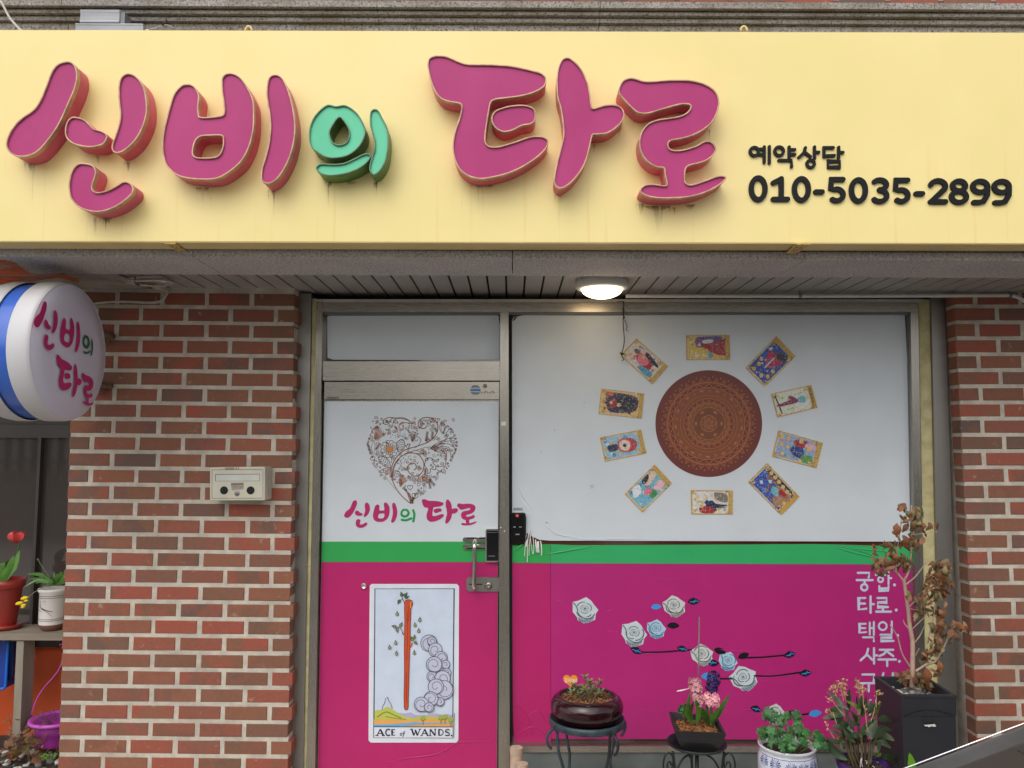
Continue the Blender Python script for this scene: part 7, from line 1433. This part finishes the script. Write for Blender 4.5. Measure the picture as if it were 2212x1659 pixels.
for b_, md_, tp_, w_, kd in OL + [((b[0] + 14, b[1] + 40), (mm_[0] + 24, mm_[1] + 46), (t_[0] * .8 + 120, t_[1] * .85 + 150), w * .9, 0) for b, mm_, t_, w, k in OL[::2]]:
    Ya = Y4 + r.uniform(-.05, .05); dy = r.uniform(-.05, .05); m = MB(); blade(m, [P(*q9(*b_), Ya), P(*q9(*md_), Ya + dy * .6), P(*q9(*tp_), Ya + dy)], w_ * .12365 * Y4 / F * 1.45, tw=r.uniform(-.5, .5), n=8, peak=.5); m.build('leaf', M_ORCHB if kd else M_ORCH, oc)
for pts in ([(420, 1640), (400, 1300), (380, 640)], [(560, 1660), (570, 1200), (590, 740)], [(610, 1660), (640, 1350), (620, 1080)], [(690, 1660), (700, 1250), (720, 880)], [(750, 1660), (770, 1350), (790, 1150)], [(500, 1660), (380, 1300), (300, 1050)], [(560, 1660), (450, 1350), (440, 1080)], [(640, 1660), (520, 1400), (470, 900)], [(780, 1600), (830, 1300), (900, 1100)]):
    Ya = Y4 + r.uniform(-.03, .03); m = MB(); n_ = len(cat([P(*q9(*p), Ya) for p in pts], 5, False)); m.tube(cat([P(*q9(*p), Ya) for p in pts], 5, False), [.0042 * (1 + .25 * (k % 3 == 0)) for k in range(n_)], 7); m.build('cane', M_STEMB, oc)
M_SPRAY = leafmat('dried_floret', S(190, 166, 112), S(150, 120, 76), .6, 80)
bud = MB()
for pts in ([(345, 765), (220, 620), (110, 460)], [(240, 1290), (130, 1100), (40, 960)], [(320, 500), (290, 360), (270, 180)], [(350, 480), (330, 360), (320, 250)], [(600, 430), (580, 280), (545, 120)], [(665, 600), (660, 450), (650, 270)], [(885, 600), (890, 450), (895, 310)], [(790, 850), (840, 720), (860, 600)], [(200, 900), (150, 760), (60, 640)], [(200, 420), (160, 320), (90, 250)], [(740, 1070), (710, 800), (680, 560)]): bud.tube(cat([P(*q9(*p), Y4 - .03) for p in pts], 4, False), .0016, 5)
for (cx_, cy_, rx, ry, n_) in ((290, 200, 80, 95, 46), (130, 260, 60, 60, 20), (555, 190, 50, 80, 20), (645, 290, 60, 70, 22), (900, 350, 45, 55, 16), (60, 450, 50, 50, 9), (40, 650, 40, 40, 7), (125, 740, 35, 40, 8), (25, 900, 40, 60, 8), (330, 340, 60, 60, 12), (560, 345, 30, 30, 5), (940, 505, 20, 15, 3), (190, 340, 30, 60, 8), (690, 640, 25, 60, 8)):
    for k in range(n_):
        c_ = P(*q9(r.gauss(cx_, rx * .55), r.gauss(cy_, ry * .55)), Y4 - .03 + r.uniform(-.015, .015)); d = V((r.uniform(-1, 1), -.5, r.uniform(-1, 1))).normalized()
        for j in range(2): d2 = (d + V((r.uniform(-.8, .8), 0, r.uniform(-.8, .8)))).normalized(); blade(bud, [c_, c_ + d2 * .003, c_ + d2 * .0065], .0042, n=3, fold=.5, tip=.3)
o = bud.build('flower_spray', M_SPRAY, oc); o['kind'] = 'stuff'
m = MB()
for pts in ([(640, 1480), (630, 1560), (650, 1650)], [(625, 1500), (610, 1580), (615, 1650)], [(700, 1530), (725, 1550), (715, 1590)], [(820, 1625), (850, 1640), (860, 1670)]): m.tube(cat([P(*q9(*p), Y4 - .06) for p in pts], 4, False), .0012, 5)
o = m.build('air_root', M_WHITEP, oc); o['kind'] = 'stuff'
m = MB(); blade(m, [P(1972, 1668, 2.7), P(1970, 1648, 2.7), P(1964.5, 1626, 2.7)], .03, n=6, peak=.4); gl = thing('young_shoot', 'bright green leaf tip showing above the car roof edge by the black planter', 'plant', P(1972, 1700, 2.7)); m.build('leaf', mat('bright_green_leaf', S(110, 170, 40), .45), gl)
m = MB(); m.tube([P(1972, 1668, 2.7), P(1973, 1720, 2.7)], .003, 6); m.build('stem', M_STEMG, gl)
m = MB(); m.lathe([(.05, 0), (.07, .12), (.074, .125), (.074, .14), (.066, .14), (.062, .125), (.001, .125)], P(1973, 1722, 2.7) - V((0, 0, .13)), 28); o = tag(m.build('low_pot', M_TERRA), 'small low red pot hidden behind the car carrying the green shoot', 'pot')

# tall black planter and the dead shrub
qp = lambda x, y: (1810.4 + x / 5.508, 1426.4 + y / 5.508)
YF = 2.95; fl_, fr2 = P(*qp(750, 425), YF), P(*qp(1405, 404), YF); zrp = (fl_.z + fr2.z) / 2
FLp, FRp = V((fl_.x, YF, zrp)), V((fr2.x, YF, zrp)); bl_ = Pz(*qp(435, 190), zrp); BLp = V((fl_.x + (.0), bl_.y, zrp)); Dp = bl_.y - YF; BLp = V((bl_.x, bl_.y, zrp)); BRp = V((FRp.x + (BLp.x - FLp.x), BLp.y, zrp))
print('planter', FLp, FRp, BLp)
tpn = thing('tall_planter', 'tall square black planter at the right end of the display window', 'planter', ((FLp.x + FRp.x) / 2, YF + Dp / 2, GZ)); cp = (FLp + FRp + BLp + BRp) / 4
def sc4(k, z): return [V((cp.x + (p.x - cp.x) * k, cp.y + (p.y - cp.y) * k, z)) for p in (FLp, FRp, BRp, BLp)]
zlow = P(*qp(785, 650), YF).z
lv = [sc4(.93, GZ), sc4(.97, zlow - .002)]; m = MB(); M_PLB = mat('planter_black', S(46, 46, 50), .55, var=.12, bump=.12, bscale=300)
m.add(lv[0] + lv[1], [(k, (k + 1) % 4, 4 + (k + 1) % 4, 4 + k) for k in range(4)]); m.build('planter_body', M_PLB, tpn)
m = MB(); A0, A1, A2, A3, A4 = sc4(.985, zlow - .004), sc4(1.0, zrp - .012), sc4(1.02, zrp - .008), sc4(1.02, zrp), sc4(.88, zrp); A5 = sc4(.86, zrp - .05)
for A_, B_ in ((A0, A1), (A1, A2), (A2, A3), (A3, A4), (A4, A5)): m.add(A_ + B_, [(k, (k + 1) % 4, 4 + (k + 1) % 4, 4 + k) for k in range(4)])
m.add(A0, [(3, 2, 1, 0)]); m.build('planter_collar', M_PLB, tpn)
m = MB(); ar = [(785 + (1365 - 785) * k / 12, 652 - 66 * math.sin(math.pi * k / 12) - 6 * k / 12) for k in range(13)]
lo_ = [P(*qp(x, y), YF + .004) for x, y in ar]; hi_ = [P(*qp(x, 600 - 40 * 0 + (y - 600) * .0 - 20), YF + .004) for x, y in ar]
m.add([P(*qp(x, y + 6), YF - .0015) for x, y in ar] + [P(*qp(x, y + 22), YF + .0065) for x, y in ar], [(k, k + 1, 14 + k, 13 + k) for k in range(12)]); m.build('arch_moulding', M_PLB, tpn)
m = MB(); m.add(sc4(.87, zrp - .045), [(0, 1, 2, 3)]); m.build('soil', M_SOIL, tpn)
m = MB(); m.add([P(*qp(x, y), YF - .0015) for x, y in ((1020, 768), (1085, 764), (1150, 758), (1168, 788), (1132, 792), (1120, 782), (1078, 797), (1068, 785), (1040, 788))], [tuple(range(9))[::-1]]); m.build('torn_label', M_WHITEP, tpn)
m = MB(); A_ = [P(*qp(x, y), YF - .0005) for x, y in ((1015, 745), (1140, 740), (1140, 672), (1015, 678))]; m.add(A_, [(0, 1, 2, 3)]); m.build('label_patch', mat('dull_label_patch', S(40, 36, 34), .8), tpn)
r = random.Random(8); peb = MB()
for k in range(46):
    x, y = cp.x + r.uniform(-.08, .08), cp.y + r.uniform(-.085, .085); s_ = r.uniform(.008, .021); M_ = Matrix.Translation((x, y, zrp - .035 + s_ * .2)) @ Matrix.Rotation(r.uniform(0, 6), 4, 'Z') @ Matrix.Diagonal((s_, s_ * .8, s_ * .7, 1)); b = len(peb.v)
    for ph in (-.9, -.3, .4, 1.1):
        for j in range(7): a_ = j * 6.283 / 7; peb.v.append(M_ @ V((math.cos(ph) * math.cos(a_) * r.uniform(.85, 1.15), math.cos(ph) * math.sin(a_), math.sin(ph))))
    for i in range(3):
        for j in range(7): peb.face([b + i * 7 + j, b + i * 7 + (j + 1) % 7, b + (i + 1) * 7 + (j + 1) % 7, b + (i + 1) * 7 + j], k % 2)
    peb.face([b + 21 + j for j in range(7)], k % 2)
o = peb.build('white_pebble', [bpy.data.materials['pale_pebble'], bpy.data.materials['grey_pebble']], tpn); o['kind'] = 'stuff'
qs = lambda x, y: (1755.5 + x * .35521, 1069.8 + y * .35521)
Ysh = cp.y; ds = thing('dead_shrub', 'leafless trunk and brown withered leaves of a dead shrub in the tall planter', 'shrub', (cp.x, cp.y, zrp - .04))
def br(pts, r0, r1, name='branch', Y=None, yb=0): 
    q_ = cat([tuple(P(*qs(*p), (Y or Ysh) + yb * k / (len(pts) - 1))) for k, p in enumerate(pts)], 5, False); n_ = len(q_); m = MB(); m.tube(q_, [r0 + (r1 - r0) * k / (n_ - 1) for k in range(n_)], 9); return m.build(name, M_BARK, ds)
br([(604, 1170), (607, 1060), (608, 900), (592, 800), (580, 690), (563, 570), (554, 515)], .0098, .0055, 'trunk')
for pts, r0, r1, yb in (([(556, 525), (520, 480), (502, 465)], .0045, .003, 0), ([(506, 470), (512, 360), (535, 190), (540, 135)], .003, .0012, .04), ([(558, 515), (590, 440), (602, 300), (598, 180), (600, 60)], .0042, .0014, .02), ([(566, 545), (620, 500), (660, 450), (692, 400)], .0035, .0016, -.04), ([(600, 160), (575, 100), (545, 50)], .0016, .0009, 0), ([(599, 240), (660, 235), (760, 222)], .0016, .001, -.03), ([(625, 1072), (690, 1030), (745, 1010), (795, 930), (828, 850)], .0052, .0022, -.03), ([(828, 850), (850, 810), (900, 790)], .002, .001, 0), ([(600, 1055), (545, 965), (515, 860), (472, 790)], .0035, .0018, -.03), ([(600, 822), (565, 790), (550, 760)], .0028, .0018, 0), ([(580, 690), (610, 655), (660, 620)], .0022, .0014, 0), ([(600, 820), (640, 780), (680, 740), (690, 690)], .0024, .0014, .02), ([(618, 900), (655, 850), (675, 800)], .0024, .0014, .02), ([(622, 980), (650, 930)], .0016, .001, 0), ([(610, 740), (655, 720), (665, 680)], .0016, .001, 0), ([(640, 1060), (700, 1010), (730, 940)], .0026, .0016, 0), ([(576, 690), (640, 700), (660, 730)], .0014, .0009, 0), ([(556, 520), (470, 440), (400, 380)], .0022, .0012, .02), ([(700, 900), (740, 700), (770, 500), (800, 420)], .003, .0014, .05)): br(pts, r0, r1, yb=yb)
r = random.Random(44)
clus = [(600, 170, 60, 80, 13), (640, 110, 30, 40, 4), (680, 200, 60, 40, 6), (510, 215, 20, 30, 2), (570, 290, 50, 40, 7), (640, 300, 30, 40, 5), (460, 330, 60, 40, 7), (480, 410, 80, 45, 14), (550, 420, 50, 50, 9), (420, 470, 25, 15, 2), (360, 320, 20, 25, 2), (390, 400, 20, 40, 4), (770, 440, 60, 40, 14), (740, 510, 60, 50, 14), (800, 500, 40, 50, 9), (750, 590, 50, 40, 10), (800, 620, 30, 40, 6), (640, 620, 60, 30, 8), (690, 560, 30, 30, 4), (630, 730, 30, 30, 4), (680, 690, 30, 30, 4), (760, 740, 40, 50, 9), (780, 790, 30, 30, 5), (740, 820, 40, 40, 7), (830, 850, 40, 40, 6), (760, 930, 50, 40, 9), (700, 960, 40, 60, 7), (890, 800, 40, 20, 6), (760, 1060, 30, 40, 4), (560, 1110, 50, 30, 7), (640, 1120, 50, 30, 6), (690, 1160, 40, 20, 4), (545, 80, 20, 15, 2), (850, 545, 12, 25, 2)]
for (cx_, cy_, rx, ry, n_) in clus:
    for k in range(int(n_ * 2.3)):
        x, y = cx_ + max(-1.1, min(1.1, r.gauss(0, .5))) * rx, cy_ + max(-1.1, min(1.1, r.gauss(0, .5))) * ry; Yl = Ysh + r.uniform(-.07, .06); c_ = P(*qs(x, y), Yl); d = V((r.uniform(-.8, .8), r.uniform(-.5, .5), -1 + r.uniform(-.2, .9))).normalized(); s_ = r.uniform(.026, .046); m = MB(); side = V((r.uniform(-.5, .5), -1, r.uniform(-.3, .5)))
        bend = side * s_ * r.uniform(.05, .3); blade(m, [c_ - d * s_ * .45, c_ + bend, c_ + d * s_ * .5], s_ * r.uniform(.32, .62), face=side, tw=r.uniform(-1.1, 1.1), n=6, fold=r.uniform(-.2, .9), peak=.42)
        m.build('leaf', r.choice((M_DRY, M_DRY, M_DRY2, M_DRY2, M_DRY, M_DRYO) if cy_ < 1000 else (M_DRY, M_DRYO, M_DRY2)), ds)
for (x, y, w_, l_, a_) in ((690, 1100, .038, .060, 1.5), (508, 212, .034, .046, 1.6), (768, 1040, .024, .036, 1.5)):
    c_ = P(*qs(x, y), Ysh - .08); d = V((math.cos(a_) * .3, 0, -1)).normalized(); m = MB(); blade(m, [c_ - d * l_ / 2, c_ + V((0, -.006, 0)), c_ + d * l_ / 2], w_, n=8, fold=-.3); m.build('leaf', M_DRYO, ds)

# logs
for (x, y, r_, lab) in ((1115.8, 1614, 13.6, 'taller pale round wooden log stump at the foot of the door mullion'), (1127.5, 1649, 13.2, 'shorter pale round wooden log stump in front of the taller log')):
    Yk = 3.40 if y < 1630 else 3.30; c_ = P(x, y, Yk); rr = r_ * Yk / F; t_ = thing('wooden_log', lab, 'log', (c_.x, Yk, GZ), group='wooden logs by the door')
    m = MB(); m.lathe([(rr * 1.02, GZ), (rr * .98, (GZ + c_.z) / 2), (rr, c_.z - .003), (rr * .97, c_.z - .0005)], (c_.x, Yk, 0), 28); m.build('log_bark', M_BARK, t_)
    m = MB(); m.lathe([(rr * .97, c_.z - .0004), (.001, c_.z)], (c_.x, Yk, 0), 28); m.build('cut_face', mat('cut_wood_end', S(196, 172, 150), .8, var=.25, scale=90), t_)

# ------------------------------------------------------------------ parked car (only its rear window reaches into view)
car = thing('parked_car', 'dark parked car whose rear window with silver trim fills the bottom right corner', 'car', (2.4, 1.2, 0))
M_CARP = mat('dark_grey_car_paint', S(52, 54, 58), .25, metal=.5, var=.05, coat=.8); M_TINT = NT('tinted_car_glass'); M_TINT.b.inputs['Base Color'].default_value = S(74, 68, 64); M_TINT.b.inputs['Roughness'].default_value = .12; M_TINT.b.inputs['Specular IOR Level'].default_value = .25
M_TINT = M_TINT.m; M_SILV = mat('silver_trim', S(226, 228, 232), .22, metal=.8, var=.04)
A1, A2 = P(1960, 1661, 1.75), P(2212, 1557, 1.75); dX = (A2 - A1); sl_ = dX.z / dX.x
z_lo, z_hi = .80, 1.36; X_of = lambda z: A1.x + (z - A1.z) / sl_
def profile(y0, y1, pts, mt_, name, bev=.03):
    m = MB(); n_ = len(pts); m.add([(x, y0, z) for x, z in pts] + [(x, y1, z) for x, z in pts], [(k, (k + 1) % n_, n_ + (k + 1) % n_, n_ + k) for k in range(n_)] + [tuple(range(n_))[::-1], tuple(range(n_, 2 * n_))]); o = m.build(name, mt_, car)
    b = o.modifiers.new('bevel', 'BEVEL'); b.width = bev; b.segments = 3; b.limit_method = 'ANGLE'; return o
xr = X_of(z_lo); 
whl = lambda xc: [(xc - .36 * math.cos(a_), .30 + .36 * math.sin(a_)) for a_ in [math.pi * k / 8 for k in range(9)]]
body = [(xr - .16, .28)] + whl(xr + .62) + [(xr + 1.2, .22), (xr + 2.9, .22)] + whl(xr + 3.25) + [(xr + 3.9, .25), (xr + 3.98, .5), (xr + 3.86, .68), (xr + 2.9, .88), (xr + 2.6, z_lo + .06), (xr + .02, z_lo + .0), (xr - .12, z_lo - .06), (xr - .2, .55)]
profile(.40, 1.96, body[::-1], M_CARP, 'body', .04)
top = [(xr + .03, z_lo), (X_of(z_hi) - .03, z_hi - .03), (X_of(z_hi) + .05, z_hi), (X_of(z_hi) + 1.0, z_hi + .02), (xr + 2.7, .86)]
ztop = top
def tap(z): return (z - z_lo) / (z_hi - z_lo)
yN = lambda z: .50 + .10 * tap(z); yF_ = lambda z: 1.78 - .08 * tap(z)
m = MB(); n_ = len(top); cc_ = [(x, z - .022) for x, z in top]
m.add([(x, yN(z), z) for x, z in cc_] + [(x, yF_(z), z) for x, z in cc_], [(k, (k + 1) % n_, n_ + (k + 1) % n_, n_ + k) for k in range(n_)] + [tuple(range(n_)), tuple(range(n_, 2 * n_))[::-1]]); cab = m.build('cabin', M_CARP, car)
nrm = V((-sl_, 0, 1)).normalized()
def gpt(z, y, off): return V((X_of(z), y, z)) + nrm * off
m = MB(); z0g, z1g = z_lo + .01, z_hi - .03
ng = 14
rowsA = [[gpt(z, yN(z) + .05 + (yF_(z) - yN(z) - .10) * j / ng, -.010 + .004 * math.sin(math.pi * j / ng)) for j in range(ng + 1)] for z in (z0g, (z0g + z1g) / 2, z1g)]
m.v = [p for rw in rowsA for p in rw]; 
for i in range(2):
    for j in range(ng): m.face([i * (ng + 1) + j, i * (ng + 1) + j + 1, (i + 1) * (ng + 1) + j + 1, (i + 1) * (ng + 1) + j], 0, None, True)
rw_ = m.build('rear_window', M_TINT, car)
m = MB()
for k in range(13):
    z = z0g + .03 + k * (z1g - z0g - .05) / 12; m.tube([gpt(z, yN(z) + .07 + (yF_(z) - yN(z) - .14) * j / 10, -.0085 + .004 * math.sin(math.pi * j / 10)) for j in range(11)], .0007, 4)
o = m.build('heater_line', mat('heater_line_copper', S(128, 84, 66), .6), rw_); o['kind'] = 'stuff'
for yf, sg_ in ((yF_, -1), (yN, 1)):
    m = MB(); a_ = [gpt(z, yf(z) + sg_ * .004, -.004) for z in (z_lo - .02, z_hi)]; b = [gpt(z, yf(z) + sg_ * .052, -.008) for z in (z_lo - .02, z_hi)]
    up_ = nrm * .02; m.add(a_ + b + [p - up_ for p in a_] + [p - up_ for p in b], [(0, 1, 3, 2), (4, 6, 7, 5), (0, 2, 6, 4), (1, 5, 7, 3), (0, 4, 5, 1), (2, 3, 7, 6)]); m.build('window_surround', mat('grey_pillar', S(84, 84, 84), .4) if sg_ < 0 else bpy.data.materials['grey_pillar'], car)
    m = MB(); m.tube([gpt(z, yf(z), -.001) for z in (z_lo - .03, (z_lo + z_hi) / 2, z_hi + .005)], .0018, 10); m.build('silver_strip', M_SILV, car)
for xw in (xr + .62, xr + 3.25):
    for yw in (.42, 1.76):
        m = MB(); m.lathe([(.18, 0), (.29, .0), (.31, .03), (.31, .16), (.29, .19), (.18, .19)], (xw, yw, .31), 36, axis='Y'); w_ = m.build('wheel', mat('tyre_rubber', S(34, 34, 34), .85) if 'tyre_rubber' not in bpy.data.materials else bpy.data.materials['tyre_rubber'], car)
        m = MB(); m.lathe([(.001, .05), (.05, .03), (.16, .06), (.185, .02)], (xw, yw, .31), 36, axis='Y'); m.lathe([(.001, .14), (.05, .16), (.16, .13), (.185, .17)], (xw, yw, .31), 36, axis='Y'); m.build('rim', M_ALU, w_)
for yy in (.46, 1.62): m = MB(); m.box(xr - .215, xr - .17, yy, yy + .28, .56, .70); m.build('tail_light', mat('red_tail_light', S(150, 20, 24), .2) if yy < 1 else bpy.data.materials['red_tail_light'], car)

# ------------------------------------------------------------------ the other side of the street (seen only as reflections)
m = MB(); m.box(-16, 14, -6.4, -6.2, 0, 1.15); tag(m.build('kerb_wall', M_CONC), 'low grey concrete wall across the street', 'wall')
fe = thing('slat_fence', 'green and white slatted fence on the low wall across the street', 'fence', (0, -6.3, 1.15)); m = MB(); M_FG = mat('fence_green', S(80, 120, 110), .6); M_FW = mat('fence_pale', S(190, 196, 192), .6)
sl0 = None
for k in range(120):
    x = -15 + k * .24
    if sl0 is None: m = MB(); m.box(x, x + .11, -6.28, -6.25, 1.16, 1.95); sl0 = m.build('fence_slat', M_FW, fe)
    else: o = sl0.copy(); COL.objects.link(o); o.location = V(sl0.location) + V((k * .24, 0, 0))
m = MB(); m.box(-16, 14, -6.24, -6.22, 1.3, 1.36); m.box(-16, 14, -6.24, -6.22, 1.75, 1.81); m.build('fence_rail', M_FG, fe)
m = MB(); m.box(-16, 14, -7.4, -6.7, 0, 2.3); tag(m.build('hedge', mat('dark_hedge', S(52, 66, 44), .9, var=.5, scale=9, bump=1, bscale=12, bdist=.1)), 'dense dark hedge behind the fence across the street', 'hedge')
m = MB(); m.box(-9, -2.5, -14, -9, 0, 5.0); tag(m.build('opposite_house', mat('beige_house_wall', S(186, 174, 156), .8, var=.1)), 'plain beige house across the street', 'building')
